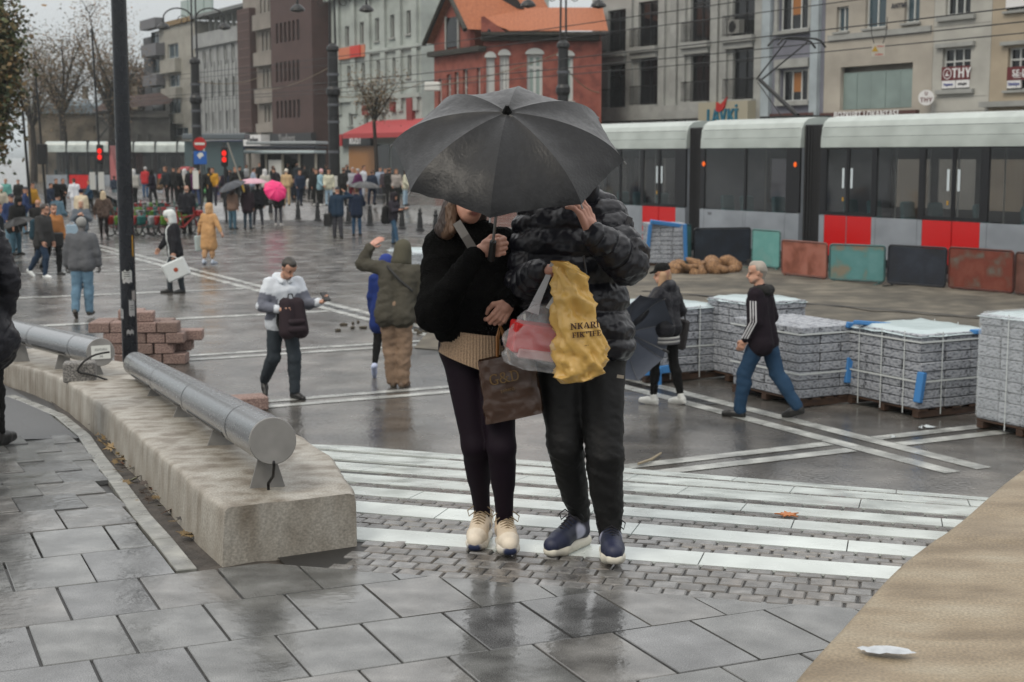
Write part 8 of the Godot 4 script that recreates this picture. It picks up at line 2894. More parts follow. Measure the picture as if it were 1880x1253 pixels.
	# market canopies along the shops
	t = thing("kiosk", "long white and blue striped kiosk canopy under the grey shop sign", "kiosk", Vector3(-17.28, 1.287, -99) * Vector3(1, 0, 1), deg_to_rad(-12))
	for k in 3:
		b = MB.new()
		b.bevel(Vector3(2.4, 3.72 - 0.30 * k, 0.2 * k), Vector3(4.9, 0.2, 2.4), 0.04)
		put("roof_band", b.mesh(), mat(["canopy_white", "canopy_navy", "canopy_pale"][k], [Color(0.55, 0.57, 0.58), Color(0.06, 0.09, 0.14), Color(0.60, 0.65, 0.66)][k], 0.5), t)
	for k in 5:
		b = MB.new()
		b.box(Vector3(0.1 + 1.15 * k, 1.6, 0.9), Vector3(0.14, 3.2, 0.14))
		put("post", b.mesh(), mat("kiosk_cream", Color(0.55, 0.53, 0.48), 0.6), t)
	b = MB.new()
	b.box(Vector3(2.4, 1.5, -1.0), Vector3(4.6, 3.0, 0.1))
	put("back_wall", b.mesh(), M.shop_dark, t)
	b = MB.new()
	b.box(Vector3(1.9, 1.9, 1.0), Vector3(0.9, 1.4, 0.06))
	put("white_poster", b.mesh(), M.sign_white, t)
	t = thing("tram_shelter", "glazed grey green tram shelter right of the blue road sign", "shelter", Vector3(-19.62, 1.336, -96) * Vector3(1, 0, 1), 0.0)
	b = MB.new()
	b.bevel(Vector3(0.5, 4.1, 0), Vector3(4.0, 0.35, 2.0), 0.05)
	put("roof", b.mesh(), mat("shelter_grey", Color(0.33, 0.36, 0.38), 0.4), t)
	for k in 3:
		b = MB.new()
		b.box(Vector3(-0.9 + k * 1.3, 1.95, 0.4), Vector3(1.2, 3.7, 0.05))
		put("glass_panel", b.mesh(), mat("shelter_glass", Color(0.28, 0.34, 0.35), 0.15), t)
	# overhead lines
	var dirv := Vector3(-0.508, 0, -0.8614)
	var n := Vector3(-0.8614, 0, 0.508)
	var wm := mat("wire_dark", Color(0.05, 0.05, 0.055), 0.6)
	var tr := Vector3(7.93, 0, -38.0)
	i = 0
	for q in [[1.0, 6.15, "overhead tram wire nearest the tram roof"], [-1.2, 6.1, "overhead tram wire above the pantograph"], [-1.2, 7.5, "carrier cable above the tram wire"], [-4.5, 6.2, "overhead wire of the farther track"], [-4.5, 7.6, "carrier cable of the farther track"]]:
		b = MB.new()
		wire(b, tr + n * q[0] - dirv * 22.0 + Vector3(0, q[1], 0), tr + n * q[0] + dirv * 70.0 + Vector3(0, q[1] + 0.3, 0), 0.4, 0.016)
		tag(put("overhead_wire", b.mesh(), wm), q[2], "cable")
	for q in [[Vector3(2.304, 7.579, -68), Vector3(-5.027, 6.871, -86), "span wire from the lamp post to the brick house"], [Vector3(-8.321, 7.139, -70), Vector3(-16.81, 7.265, -100), "pale span wire left of the middle lamp post"], [Vector3(-8.344, 5.627, -70), Vector3(-5.375, 7.413, -92), "pale span wire right of the middle lamp post"], [Vector3(-16.65, 6.776, -79), Vector3(-18.47, 8.692, -110), "span wire across the white concrete block"], [Vector3(2.306, 7.092, -68), Vector3(4.211, 5.913, -72), "short span wire by the hotel corner"]]:
		b = MB.new()
		wire(b, q[0], q[1], 0.3, 0.022)
		tag(put("span_wire", b.mesh(), mat("wire_pale", Color(0.42, 0.37, 0.27), 0.6)), q[2], "cable")
	# warning plate hung on the wires
	t = thing("warning_sign", "small white warning plate with a yellow triangle hanging from the wires", "sign", Vector3(10.295, 5.835, -42), deg_to_rad(-20))
	b = MB.new()
	b.bevel(Vector3.ZERO, Vector3(0.36, 0.36, 0.015), 0.004)
	put("plate", b.mesh(), mat("plate_white", Color(0.62, 0.60, 0.56), 0.5), t)
	b = MB.new()
	b.prism(PackedVector2Array([Vector2(-0.09, -0.07), Vector2(0.09, -0.07), Vector2(0, 0.09)]), 0.006, Transform3D(Basis.IDENTITY, Vector3(-0.09, 0.03, 0.01)))
	put("yellow_triangle", b.mesh(), M.tip_yellow, t)
	put("plate_lettering", text_mesh("DİKKAT", 0.055, 0.003), M.sign_red, t, Transform3D(Basis.IDENTITY, Vector3(0.06, 0.10, 0.01)))
	put("plate_lettering", text_mesh("4.80m", 0.075, 0.003), M.sign_red, t, Transform3D(Basis.IDENTITY, Vector3(0.02, -0.12, 0.01)))
	for s: float in [-1.0, 1.0]:
		b = MB.new()
		b.tube([Vector3(s * 0.12, 0.18, 0), Vector3(s * 0.2, 0.45, 0), Vector3(s * 0.22, 0.9, 0)], [0.012, 0.012, 0.012], 5)
		put("hanger", b.mesh(), wm, t)
	t = thing("hanging_light", "white rectangular light hanging on span wires before the brick house", "light fitting", Vector3(-4.48, 6.749, -84))
	b = MB.new()
	b.bevel(Vector3.ZERO, Vector3(0.9, 0.5, 0.2), 0.05)
	put("case", b.mesh(), M.sign_white, t)
	# hire bikes
	var bike := thing("bicycle", "", "bicycle", Vector3.ZERO, 0.0, "parked hire bicycles")
	var tyre := MB.new()
	var ring := []
	var rr := []
	for k in 19:
		var a := TAU * k / 18.0
		ring.append(Vector3(cos(a) * 0.32, sin(a) * 0.32, 0))
		rr.append(0.024)
	tyre.tube(ring, rr, 6, false)
	var spoke := MB.new()
	for k in 6:
		var a := TAU * k / 6.0
		spoke.tube([Vector3.ZERO, Vector3(cos(a) * 0.31, sin(a) * 0.31, 0)], [0.006, 0.006], 4, false)
	var tm := tyre.mesh()
	var sm := spoke.mesh()
	for x: float in [-0.52, 0.52]:
		var w := put("wheel", sm, rail_m, bike, Transform3D(Basis.IDENTITY, Vector3(x, 0.34, 0)))
		put("tyre", tm, M.black_rubber, w)
	b = MB.new()
	b.tube([Vector3(-0.52, 0.34, 0), Vector3(-0.1, 0.32, 0), Vector3(0.42, 0.72, 0), Vector3(0.52, 0.34, 0)], [0.03, 0.04, 0.04, 0.025], 7)
	b.tube([Vector3(-0.1, 0.32, 0), Vector3(-0.22, 0.85, 0)], [0.03, 0.025], 7)
	b.tube([Vector3(-0.18, 0.65, 0), Vector3(0.40, 0.74, 0), Vector3(0.38, 1.02, 0)], [0.03, 0.03, 0.025], 7)
	put("frame", b.mesh(), mat("bike_red", Color(0.50, 0.06, 0.05), 0.4), bike)
	b = MB.new()
	b.ball(Vector3(-0.24, 0.90, 0), Vector3(0.14, 0.04, 0.08), 8, 5)
	put("saddle", b.mesh(), M.black_rubber, bike)
	b = MB.new()
	b.tube([Vector3(0.36, 1.04, -0.28), Vector3(0.38, 1.04, 0), Vector3(0.36, 1.04, 0.28)], [0.018, 0.018, 0.018], 6)
	put("handlebar", b.mesh(), M.black_rubber, bike)
	b = MB.new()
	b.bevel(Vector3(0.60, 0.80, 0), Vector3(0.28, 0.22, 0.3), 0.04)
	put("basket", b.mesh(), mat("basket_dark", Color(0.1, 0.1, 0.1), 0.6), bike)
	b = MB.new()
	b.bevel(Vector3(-0.56, 0.58, 0), Vector3(0.42, 0.34, 0.10), 0.04)
	put("wheel_guard", b.mesh(), M.bike_red, bike)
	var paint := [["red", M.bike_red], ["teal", mat("bike_teal", Color(0.08, 0.32, 0.30), 0.4)], ["lime green", mat("bike_lime", Color(0.30, 0.45, 0.12), 0.4)], ["white", mat("bike_white", Color(0.55, 0.57, 0.57), 0.4)]]
	var k0 := 0
	for row in 2:
		for k in 9:
			var o: Node3D = bike if k0 == 0 else bike.duplicate()
			if k0 > 0:
				o.name = "bicycle"
				add_child(o, true)
			var px := 216.0 + k * 15.0 + row * 6.0
			var z := 62.0 - row * 8.5
			o.position = Vector3((px - 940.0) / 2700.0 * z, 0, -z)
			o.rotation.y = deg_to_rad(55 + rng.randf_range(-18, 18))
			var pc: Array = paint[[0, 1, 0, 3, 2, 0, 1, 0, 3, 0, 2, 1, 0, 1, 3, 0, 2, 0][k0]]
			for part in ["frame", "wheel_guard"]:
				(o.get_node(part) as MeshInstance3D).material_override = pc[1]
			(o.get_node("basket") as MeshInstance3D).material_override = paint[(k0 * 3 + 1) % 4][1]
			o.set_meta("label", "%s hire bicycle of the %s row, parked %s" % [pc[0], ["far", "near"][row], ["beside the dark pole", "second from the dark pole", "third from the dark pole", "left of the row's middle", "at the row's middle", "right of the row's middle", "third from the right end", "second from the right end", "at the right end"][k]])
			k0 += 1
	# fallen kick scooter in turquoise
	t = thing("scooter", "fallen turquoise scooter lying before the hire bicycles", "scooter", Vector3(-17.76, 0, -71.57), 0.1)
	b = MB.new()
	b.bevel(Vector3(0, 0.10, 0), Vector3(0.95, 0.08, 0.22), 0.03)
	put("deck", b.mesh(), mat("scooter_turquoise", Color(0.22, 0.52, 0.56), 0.4), t)
	b = MB.new()
	b.tube([Vector3(0.45, 0.12, 0), Vector3(1.2, 0.2, 0.15)], [0.03, 0.02], 7)
	put("stem", b.mesh(), M.cast_black, t)
	for x: float in [-0.5, 0.5]:
		b = MB.new()
		b.tube([Vector3(x, 0.1, -0.03), Vector3(x, 0.1, 0.03)], [0.1, 0.1], 12)
		put("wheel", b.mesh(), M.black_rubber, t)

func tree(called: String, label: String, at: Vector3, h: float, crown: Vector3, centre_y: float, leaves: int, leaf: float, cols: Array, seed_: int, bare := 0.3, trunk_r := 0.25, clumps := 40) -> void:
	var t := thing(called, label, "tree", at)
	var r := RandomNumberGenerator.new()
	r.seed = seed_
	var bark := mat("bark", Color(0.21, 0.18, 0.155), 0.9, {"tex": TX.mottle, "scale": 0.6})
	var b := MB.new()
	var fork := Vector3(r.randf_range(-0.3, 0.3), centre_y - crown.y * 0.75, 0)
	b.tube([Vector3.ZERO, fork * 0.5 + Vector3(0.1, 0, 0), fork], [trunk_r, trunk_r * 0.85, trunk_r * 0.7], 9)
	put("trunk", b.mesh(), bark, t)
	b = MB.new()
	var tips := []
	for k in 9:
		var a := TAU * k / 9.0 + r.randf_range(-0.3, 0.3)
		var f := r.randf_range(0.35, 1.0)
		var tip := Vector3(cos(a) * crown.x * f, centre_y + crown.y * r.randf_range(-0.1, 0.95), sin(a) * crown.z * f)
		var mid := fork.lerp(tip, 0.5) + Vector3(r.randf_range(-0.4, 0.4), 0.3, r.randf_range(-0.4, 0.4))
		b.tube([fork, mid, tip], [trunk_r * 0.45, trunk_r * 0.25, trunk_r * 0.07], 6)
		tips.append(tip)
		for j in 6:
			var from := fork.lerp(mid, r.randf_range(0.3, 1.0)) if r.randf() < 0.4 else mid.lerp(tip, r.randf())
			var to := from + Vector3(r.randf_range(-1, 1) * crown.x, r.randf_range(-0.3, 1.0) * crown.y, r.randf_range(-1, 1) * crown.z) * 0.36
			b.tube([from, from.lerp(to, 0.5) + Vector3(0, 0.1, 0), to], [trunk_r * 0.12, trunk_r * 0.07, trunk_r * 0.025], 5, false)
			tips.append(to)
			tips.append(from.lerp(to, 0.6))
	put("branches", b.mesh(), bark, t)
	var q := MB.new()
	q.quad(Vector3(-0.5, 0, 0), Vector3(0, -0.35, 0.06), Vector3(0.5, 0, 0), Vector3(0, 0.35, 0.06))
	var lm := mat("leaf", Color.WHITE, 0.6, {"vc": true, "back": Color(0.12, 0.10, 0.05)})
	var mm := MultiMesh.new()
	mm.transform_format = MultiMesh.TRANSFORM_3D
	mm.use_colors = true
	mm.mesh = q.mesh(lm)
	mm.instance_count = leaves
	for k in leaves:
		var c: Vector3 = tips[r.randi() % tips.size()]
		var sp := crown * 0.20
		var p := c + Vector3(r.randfn(0, 1) * sp.x, r.randfn(0, 1) * sp.y, r.randfn(0, 1) * sp.z)
		var bs := Basis.from_euler(Vector3(r.randf() * 6.3, r.randf() * 6.3, r.randf() * 6.3)).scaled(Vector3.ONE * leaf * r.randf_range(0.6, 1.4))
		mm.set_instance_transform(k, Transform3D(bs, p))
		var col: Color = cols[r.randi() % cols.size()]
		mm.set_instance_color(k, col * r.randf_range(0.7, 1.3))
	var o := MultiMeshInstance3D.new()
	o.name = "crown"
	o.multimesh = mm
	o.set_meta("kind", "stuff")
	t.add_child(o, true)

func trees() -> void:
	var green := [Color(0.055, 0.070, 0.025), Color(0.075, 0.080, 0.030), Color(0.035, 0.050, 0.020), Color(0.13, 0.095, 0.035), Color(0.16, 0.10, 0.04)]
	var brown := [Color(0.15, 0.095, 0.05), Color(0.19, 0.125, 0.065), Color(0.115, 0.085, 0.045), Color(0.10, 0.085, 0.045)]
	tree("leafy_tree", "dense dark green tree hanging into the left edge", Vector3(-16.29, 2.151, -46) * Vector3(1, 0, 1), 8.0, Vector3(1.45, 2.9, 1.5), 4.7, 16000, 0.17, green, 1, 0.2, 0.18)
	tree("leafy_tree", "thin upper tree with reddish leaves at the top left corner", Vector3(-22.09, 1.923, -60) * Vector3(1, 0, 1), 12.0, Vector3(2.0, 3.2, 2.0), 7.8, 5000, 0.17, brown + [green[0]], 2, 0.4, 0.2)
	tree("plane_tree", "tall brown leaved plane tree left of the dark pole", Vector3(-45.4, 0.457, -150) * Vector3(1, 0, 1), 18, Vector3(4.6, 6.0, 4.0), 11.5, 8000, 0.20, brown, 3, 0.5, 0.45)
	tree("plane_tree", "tall plane tree with brown leaves directly behind the dark pole", Vector3(-41.14, 0.424, -152) * Vector3(1, 0, 1), 18, Vector3(4.2, 6.0, 4.0), 11.5, 8000, 0.20, brown + [Color(0.24, 0.15, 0.08)], 4, 0.5, 0.5)
	tree("plane_tree", "far plane tree leaning over the lead domes at left", Vector3(-51.73, 0.294, -160) * Vector3(1, 0, 1), 15, Vector3(4.0, 5.0, 4.0), 9.6, 7000, 0.20, brown + [green[1]], 5, 0.5, 0.4)
	tree("small_tree", "round rusty brown tree beside the oriel house", Vector3(-43.57, 0.098, -172) * Vector3(1, 0, 1), 10, Vector3(2.6, 3.8, 2.4), 9.0, 9000, 0.36, [Color(0.085, 0.05, 0.028), Color(0.11, 0.06, 0.03)], 6, 0.2, 0.3)
	tree("street_tree", "slim street tree with sparse brown leaves before the classical building", Vector3(-8.318, 1.434, -90) * Vector3(1, 0, 1), 8, Vector3(1.7, 1.9, 1.5), 6.3, 2400, 0.13, brown, 7, 0.6, 0.15)

func crowd() -> void:
	var ink := Color(0.016, 0.016, 0.019)
	# [px, head row in the photo, top, legs, hair kind, hair colour, facing, label]
	var list := [
		[243, 302, Color(0.40, 0.29, 0.04), Color(0.02, 0.025, 0.05), "short", ink, 30, "far person in a yellow jacket just right of the dark pole"],
		[236, 306, Color(0.03, 0.06, 0.10), ink, "short", ink, 200, "far person in a dark blue top close beside the dark pole"],
		[270, 304, Color(0.36, 0.03, 0.035), Color(0.04, 0.09, 0.17), "beanie", Color(0.42, 0.42, 0.42), 170, "far person in a red jacket and blue jeans behind the bicycles"],
		[297, 318, Color(0.085, 0.055, 0.035), Color(0.4, 0.43, 0.48), "short", ink, 150, "crouching figure in brown behind the bicycles"],
		[322, 306, ink, ink, "cap", ink, 190, "far person in black left of the white hooded figure"],
		[341, 308, Color(0.42, 0.40, 0.36), ink, "hood", Color(0.5, 0.5, 0.5), 180, "far figure in a pale hooded coat under the small red umbrella"],
		[353, 312, ink, ink, "short", ink, 20, "far person in black beside the road sign post"],
		[379, 322, Color(0.09, 0.25, 0.10), Color(0.03, 0.03, 0.03), "short", ink, 170, "small far figure in green right of the road sign"],
		[394, 316, Color(0.42, 0.22, 0.03), Color(0.03, 0.03, 0.04), "short", ink, 10, "far person with an orange yellow top right of the road sign"],
		[403, 320, Color(0.10, 0.025, 0.08), Color(0.05, 0.07, 0.14), "short", Color(0.3, 0.3, 0.3), 160, "far person in a plum jacket left of the black hooded one"],
		[418, 316, Color(0.018, 0.015, 0.02), Color(0.03, 0.03, 0.035), "hood", ink, 185, "far person in a black hood under the red lamps"],
		[456, 300, Color(0.45, 0.46, 0.48), Color(0.06, 0.06, 0.07), "short", ink, 0, "far person in a white shirt before the kiosk"],
		[479, 299, ink, ink, "short", ink, 30, "far person in long black before the kiosk counter"],
		[528, 313, Color(0.42, 0.30, 0.17), Color(0.35, 0.26, 0.16), "beanie", Color(0.60, 0.56, 0.48), 200, "person in a camel coat and cream hat behind the magenta umbrella"],
		[531, 300, ink, ink, "short", ink, 0, "far dark figure left of the white kiosk poster"],
		[548, 301, Color(0.022, 0.024, 0.03), ink, "short", ink, 170, "far dark figure right of the white kiosk poster"],
		[541, 326, Color(0.018, 0.02, 0.03), Color(0.02, 0.02, 0.025), "short", ink, 80, "person in a bulky black coat right of the magenta umbrella"],
		[552, 312, Color(0.02, 0.03, 0.05), Color(0.02, 0.03, 0.05), "short", ink, 30, "person in navy between the camel coat and the white jacket"],
		[566, 318, Color(0.46, 0.45, 0.42), Color(0.05, 0.05, 0.055), "short", Color(0.06, 0.04, 0.03), -30, "woman in an off-white jacket carrying a yellow bag"],
		[582, 312, ink, ink, "long", ink, 20, "person in black behind the light blue jacket"],
		[590, 309, Color(0.26, 0.40, 0.46), ink, "beanie", Color(0.55, 0.33, 0.34), 80, "woman in a light blue jacket and pink hat striding right"],
		[605, 311, Color(0.50, 0.49, 0.38), Color(0.28, 0.38, 0.46), "long", Color(0.05, 0.03, 0.02), 10, "woman in a cream jacket and pale jeans left of the lamp post"],
		[601, 302, ink, ink, "short", ink, 180, "far figure in black right behind the cream jacket"],
		[649, 309, Color(0.28, 0.29, 0.31), Color(0.12, 0.015, 0.02), "short", Color(0.3, 0.3, 0.3), 10, "far person in grey and dark red before the lit shop"],
		[668, 307, Color(0.60, 0.62, 0.66), Color(0.45, 0.46, 0.5), "short", ink, 60, "man in a bright white shirt before the lit shop"],
		[699, 305, Color(0.27, 0.32, 0.40), Color(0.05, 0.055, 0.07), "short", ink, 10, "man in a pale blue shirt near the street tree"],
		[709, 307, Color(0.06, 0.05, 0.055), ink, "short", ink, 0, "dark jacketed man beside the pale blue shirt"],
		[703, 324, Color(0.02, 0.018, 0.022), Color(0.04, 0.04, 0.05), "short", ink, 190, "person in black bending before the pale blue shirt"],
		[728, 310, Color(0.30, 0.27, 0.25), ink, "long", Color(0.12, 0.07, 0.04), 20, "woman in a beige top at the umbrella's left tip"],
		[735, 322, Color(0.014, 0.016, 0.018), Color(0.03, 0.07, 0.075), "short", ink, 30, "person in a black coat just left of the big umbrella"],
		[15, 326, Color(0.10, 0.27, 0.24), Color(0.03, 0.05, 0.07), "short", Color(0.3, 0.25, 0.2), 10, "person in a sea green jacket under the left tree"],
		[4, 338, Color(0.42, 0.38, 0.30), Color(0.05, 0.1, 0.12), "beanie", Color(0.5, 0.5, 0.5), 40, "person in cream at the very left edge under the tree"],
		[38, 325, ink, Color(0.03, 0.07, 0.10), "short", ink, 0, "dark figure under the tree beside the railing"],
		[22, 355, Color(0.025, 0.04, 0.10), Color(0.12, 0.2, 0.26), "cap", Color(0.05, 0.05, 0.06), 60, "old man in a cobalt anorak left of the black umbrella"],
		[72, 358, Color(0.02, 0.02, 0.022), ink, "bald", Color(0.36, 0.22, 0.16), 200, "bald man half hidden behind the charcoal jacket"],
		[213, 318, Color(0.022, 0.030, 0.045), Color(0.12, 0.16, 0.18), "short", ink, 200, "man in a navy anorak left of the dark pole"]]
	for q in list:
		var dy: float = q[1] + 5.0 - 287.0
		var high: bool = q[0] > 225 and dy < 36.0   # stands on the raised pavement
		var z := clampf(2700.0 * 0.66 / dy, 67.5, 112.0) if high else 2700.0 * 1.22 / dy
		var x: float = (q[0] - 940.0) / 2700.0 * z
		var st := rng.randf_range(-0.25, 0.25)
		var bend := 25.0 if "bend" in q[7] or "crouch" in q[7] else rng.randf_range(1, 6)
		person(q[7], Vector3(x, 0.62 if high else 0.0, -z), q[6] + rng.randf_range(-15, 15), {"small": true, "cell": 0.045 if z > 80 else 0.036, "h": rng.randf_range(1.62, 1.80), "lean": bend,
			"ll": [Vector3(0.04, -1, st), Vector3(0, -1, -absf(st) * 0.5)], "lr": [Vector3(-0.04, -1, -st), Vector3(0, -1, -absf(st))],
			"al": [Vector3(rng.randf_range(0.1, 0.3), -1, rng.randf_range(-0.2, 0.4)), Vector3(0, -0.7, rng.randf_range(0.1, 0.9))], "ar": [Vector3(-rng.randf_range(0.1, 0.3), -1, rng.randf_range(-0.2, 0.4)), Vector3(0, -0.7, rng.randf_range(0.1, 0.9))],
			"top": [q[2], -0.1 if rng.randf() < 0.7 else 0.0, 0.045], "legs": [q[3], 0.014, 0.0], "hair": [q[4], q[5]], "shoe": [Color(0.5, 0.5, 0.48) if "light blue" in q[7] else ink, ink]}, "far crowd before the shops")
	# more of the far crowd: the same coats again elsewhere
	var more := [[250, 312, 5, "far figure in a dark suit between the yellow and the red jackets"], [283, 310, 10, "far hooded figure right of the red jacket"], [309, 314, 15, "far dark coat behind the crouching figure"], [330, 320, 6, "far dark figure left of the bald man in black"], [362, 320, 9, "far plum jacket below the road sign"], [371, 312, 4, "far black cap below the road sign"], [386, 311, 12, "far black coat right of the road sign post"], [410, 323, 15, "far navy coat left of the black hood"], [425, 312, 17, "far navy figure right of the red lamps"], [434, 320, 14, "far dark figure above the slate umbrella"], [444, 304, 4, "far black cap left of the white shirt"], [466, 306, 25, "far grey and dark red figure before the kiosk"], [490, 309, 5, "far dark figure above the magenta umbrella"], [502, 303, 29, "far beige top above the magenta umbrella"], [515, 307, 27, "far pale blue shirt behind the magenta umbrella"], [559, 303, 12, "far black coat behind the navy figure"], [573, 306, 19, "far dark long hair behind the off-white jacket"], [613, 306, 10, "far hooded figure against the lamp column"], [632, 312, 6, "far dark figure right of the lamp column"], [640, 305, 15, "far navy coat left of the lit shop"], [659, 314, 9, "far plum jacket between the lit shop figures"], [684, 308, 17, "far navy figure under the street tree"], [716, 314, 6, "far dark figure right of the pale blue shirt"], [745, 312, 21, "far cream jacket at the big umbrella's edge"], [96, 330, 17, "far navy figure on the tram stop, left"], [118, 326, 12, "far black coat on the tram stop"], [140, 328, 24, "far white shirt on the tram stop"], [62, 334, 8, "far orange top by the left railing"], [48, 342, 33, "dark anorak by the left railing"], [168, 326, 1, "far dark blue top on the tram stop, right"]]
	var folk := find_children("person*", "Node3D", false, false)
	var first := folk.size() - list.size()
	for q in more:
		var dy: float = q[1] + 5.0 - 287.0
		var high: bool = q[0] > 225 and dy < 41.0
		var z := clampf(2700.0 * 0.66 / dy, 67.5, 112.0) if high else 2700.0 * 1.22 / dy
		var c: Node3D = folk[first + q[2]].duplicate()
		c.name = "person"
		add_child(c, true)
		c.position = Vector3((q[0] - 940.0) / 2700.0 * z, 0.62 if high else 0.0, -z)
		c.rotation.y += rng.randf_range(0.6, 2.6)
		c.set_meta("label", q[3])
	# the group under umbrellas
	person("woman in a beige coat and jeans under the slate umbrella", Vector3(-11.059, 0, -58.3), 150, {"small": true, "cell": 0.032, "h": 1.66, "top": [Color(0.17, 0.11, 0.085), -0.1, 0.04], "legs": [Color(0.055, 0.11, 0.15), 0.02, 0.0], "hair": ["long", Color(0.05, 0.035, 0.03)]})
	umbrella("slate grey umbrella tilted left over the woman in the beige coat", Vector3(-10.995, 0, -58.3) + Vector3(-0.1, 1.85, 0.1), Vector3(-0.35, 1, 0.25), 0.58, 0.2, Color(0.155, 0.17, 0.20), 0.1, 0.8)
	person("person in a long dark plum coat left of the black rucksack", Vector3(-10.456, 0, -58.3), 175, {"small": true, "cell": 0.032, "h": 1.70, "top": [Color(0.022, 0.014, 0.018), -0.2, 0.045], "legs": [Color(0.03, 0.045, 0.06), 0.01, 0.0], "hair": ["hood", Color(0.02, 0.018, 0.02)]})
	var t := person("man with a black rucksack standing under the pale pink umbrella", Vector3(-10.273, 0, -59.63), 178, {"small": true, "cell": 0.032, "h": 1.80, "top": [ink, -0.1, 0.06], "legs": [Color(0.06, 0.062, 0.068), 0.006, 0.0], "ll": [Vector3(0.14, -1, 0), Vector3(0.05, -1, 0)], "lr": [Vector3(-0.14, -1, 0), Vector3(-0.05, -1, 0)], "shoe": [Color(0.4, 0.38, 0.35), ink], "hair": ["short", ink]})
	backpack("black rucksack with a pale badge under the pale pink umbrella", Vector3(-10.273, 0, -59.63) + Vector3(0.05, 1.18, 0.26), 0, Color(0.012, 0.013, 0.016), 1.4)
	umbrella("pale pink umbrella over the man with the rucksack", Vector3(-10.45, 0, -59.63) + Vector3(0, 1.98, 0.05), Vector3(0.0, 1, 0.06), 0.58, 0.17, Color(0.72, 0.55, 0.60), 0.2, 0.8)
	person("person in dark leggings and white trainers behind the magenta umbrella", Vector3(-9.752, 0, -61.5), 170, {"small": true, "cell": 0.032, "h": 1.68, "top": [ink, -0.1, 0.03], "legs": [Color(0.05, 0.05, 0.055), 0.0, 0.0], "shoe": [Color(0.5, 0.48, 0.46), Color(0.5, 0.5, 0.5)], "hair": ["short", ink]})
	umbrella("bright magenta pink umbrella tilted toward the camera", Vector3(-9.752, 0, -61.5) + Vector3(0.02, 1.55, 0.45), Vector3(0.42, 0.52, 0.75), 0.52, 0.2, Color(0.85, 0.10, 0.42), 0.1, 0.7)
	umbrella("small red umbrella over the pale hooded figure", Vector3(-16.47, 2.337, -75), Vector3(0.05, 1, 0.05), 0.5, 0.16, Color(0.5, 0.07, 0.08), 0.1, 0.7)
	# left edge
	person("person in a black coat bending under the lowered black umbrella", Vector3(-14.57, 0, -43.2), 60, {"small": true, "cell": 0.03, "h": 1.72, "lean": 14, "top": [ink, -0.2, 0.07], "legs": [Color(0.04, 0.09, 0.12), 0.014, 0.0], "hair": ["hood", ink]})
	umbrella("lowered black umbrella with a wet grey rim at the left", Vector3(-14.36, 0, -42.73) + Vector3(0.12, 1.12, 0.5), Vector3(-0.3, 1, 0.1), 0.52, 0.2, Color(0.02, 0.02, 0.024), 0.1, 0.5)
	person("man in a dark jacket cut by the left edge behind the near figure", Vector3(-12.4, 0, -35.37), 120, {"small": true, "cell": 0.028, "h": 1.76, "top": [Color(0.015, 0.016, 0.02), -0.16, 0.06], "legs": [ink, 0.02, 0.0], "hair": ["short", Color(0.05, 0.03, 0.02)]})

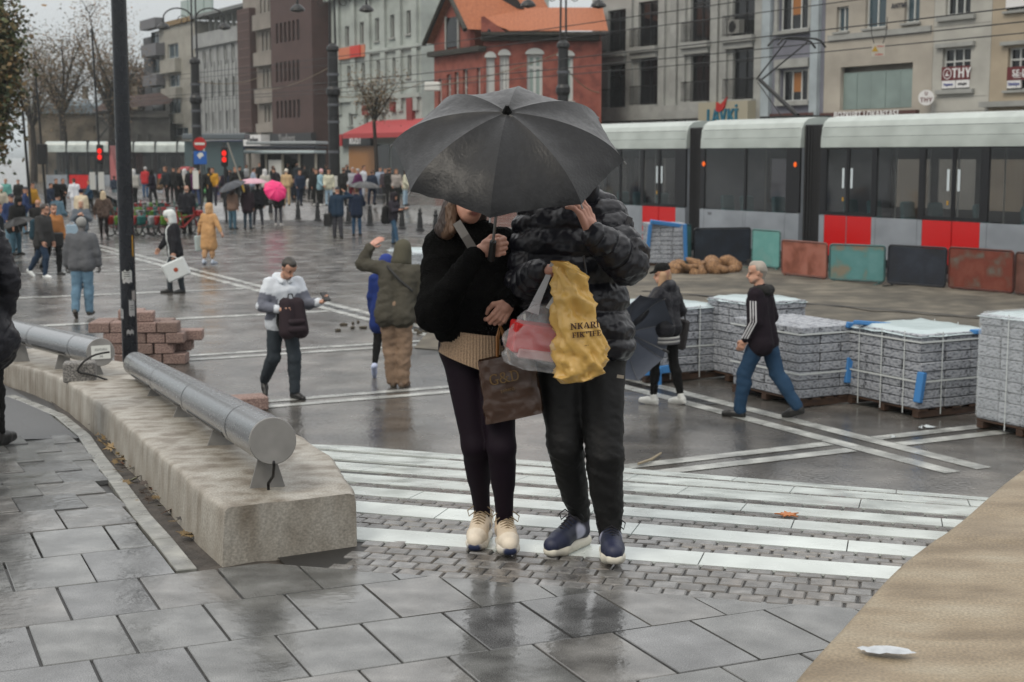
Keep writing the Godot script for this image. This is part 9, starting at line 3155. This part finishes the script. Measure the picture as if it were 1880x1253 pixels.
func litter() -> void:
	var leaf := MB.new()
	var poly := PackedVector2Array()
	for k in 20:
		var a := TAU * k / 20.0
		poly.append(Vector2(cos(a), sin(a)) * (0.5 if k % 4 == 0 else (0.33 if k % 2 == 0 else 0.22)))
	leaf.prism(poly, 0.02, Transform3D(Basis(Vector3.RIGHT, -PI * 0.5), Vector3.ZERO))
	var lm := leaf.mesh()
	var cols := [mat("leaf_rust", Color(0.36, 0.17, 0.06), 0.6), mat("leaf_ochre", Color(0.45, 0.34, 0.12), 0.6), mat("leaf_brown", Color(0.20, 0.13, 0.08), 0.6), mat("leaf_olive", Color(0.30, 0.29, 0.12), 0.6)]
	var o := put("fallen_leaf", lm, mat("leaf_orange", Color(0.66, 0.38, 0.13), 0.55), null, Transform3D(Basis(Vector3.UP, 0.4).scaled(Vector3(0.13, 0.25, 0.13)), Vector3(1.365, 1.125, -7.115) + Vector3(0, 0.012, 0)))
	tag(o, "orange plane leaf lying alone on the white crossing bands", "leaf")
	var mm := MultiMesh.new()
	mm.transform_format = MultiMesh.TRANSFORM_3D
	mm.use_colors = true
	var vm := mat("litter_leaf", Color.WHITE, 0.6, {"vc": true})
	mm.mesh = leaf.mesh(vm)
	mm.instance_count = 420
	var r := RandomNumberGenerator.new()
	r.seed = 12
	var pal := [Color(0.11, 0.045, 0.02), Color(0.15, 0.10, 0.04), Color(0.045, 0.03, 0.02), Color(0.08, 0.075, 0.03), Color(0.02, 0.016, 0.012)]
	for k in 420:
		var a := 6.2 + pow(r.randf(), 0.55) * 8.0
		var bb := 1.36 + fall(a - 7.0) * 0.085 + r.randfn(0, 0.055)
		var x := -a * S24 + bb * C24
		var z := -a * C24 - bb * S24
		var s := r.randf_range(0.035, 0.12) * (1.2 if a > 9.0 else 0.8)
		mm.set_instance_transform(k, Transform3D(Basis.from_euler(Vector3(r.randf_range(-0.5, 0.5), r.randf() * 6.3, r.randf_range(-0.5, 0.5))).scaled(Vector3(s, s, s)), Vector3(x, level_left(x, z) + r.randf_range(0.0, 0.03), z)))
		mm.set_instance_color(k, pal[r.randi() % 5] * (1.5 if a > 9.5 and a < 11.5 else 1.0))
	var mi := MultiMeshInstance3D.new()
	mi.name = "fallen_leaves"
	mi.multimesh = mm
	tag(mi, "brown and rust fallen leaves strewn along the gutter", "leaves", "", "stuff")
	add_child(mi, true)
	var scraps := [[Vector3(4.464, 0, -15.49), "small white paper scrap on the wet ground before the banded pallet", 0.09], [Vector3(7.262, 0, -27.39), "white litter scrap on the sandy strip behind the pallets", 0.16], [Vector3(7.518, 0, -26.92), "yellow litter scrap on the sandy strip", 0.12], [Vector3(4.353, 0, -15.43), "tiny pale scrap left of the larger paper scrap", 0.04], [Vector3(3.93, 0, -14.91), "tiny crumb of paper near the crossing lines", 0.03]]
	for q in scraps:
		var b := MB.new()
		var pts := []
		for j in 4:
			for i in 5:
				pts.append(Vector3((i / 4.0 - 0.5) * q[2] * 2.0, 0.008 + r.randf_range(0, 0.03), (j / 3.0 - 0.5) * q[2]))
		b.grid(pts, 5, 4, true)
		tag(put("litter_scrap", b.mesh(), cols[1] if "yellow" in q[1] else mat("scrap_white", Color(0.68, 0.71, 0.72), 0.5), null, Transform3D(Basis(Vector3.UP, r.randf() * 3.0), q[0])), q[1], "litter")
	var tw := MB.new()
	tw.tube([Vector3(1.184, 0, -13.53) + Vector3(0, 0.03, 0), Vector3(1.32, 0, -13.72) + Vector3(0, 0.03, 0), Vector3(1.449, 0, -14.03) + Vector3(0, 0.03, 0)], [0.012, 0.014, 0.01], 6)
	tag(put("stick", tw.mesh(), mat("stick_pale", Color(0.5, 0.46, 0.38), 0.7)), "pale stick lying at the end of the double line", "stick")
	# clods on the torn strip beside the diagonal line
	var cm := mat("clod", Color(0.30, 0.27, 0.22), 0.9, {"tex": TX.mottle, "scale": 2.0})
	var heap := thing("rubble_patch", "scattered crumbs of earth and stone beside the diagonal line near the olive jacket man", "rubble", Vector3(-2.006, 0, -24.45))
	for k in 40:
		var b := MB.new()
		b.ball(Vector3.ZERO, Vector3(r.randf_range(0.02, 0.08), r.randf_range(0.015, 0.04), r.randf_range(0.02, 0.07)), 6, 4)
		put("crumb", b.mesh(), cm, heap, Transform3D(Basis(Vector3.UP, r.randf() * 6.0), Vector3(r.randf_range(-1.0, 1.6), 0.02, r.randf_range(-1.0, 0.7))))
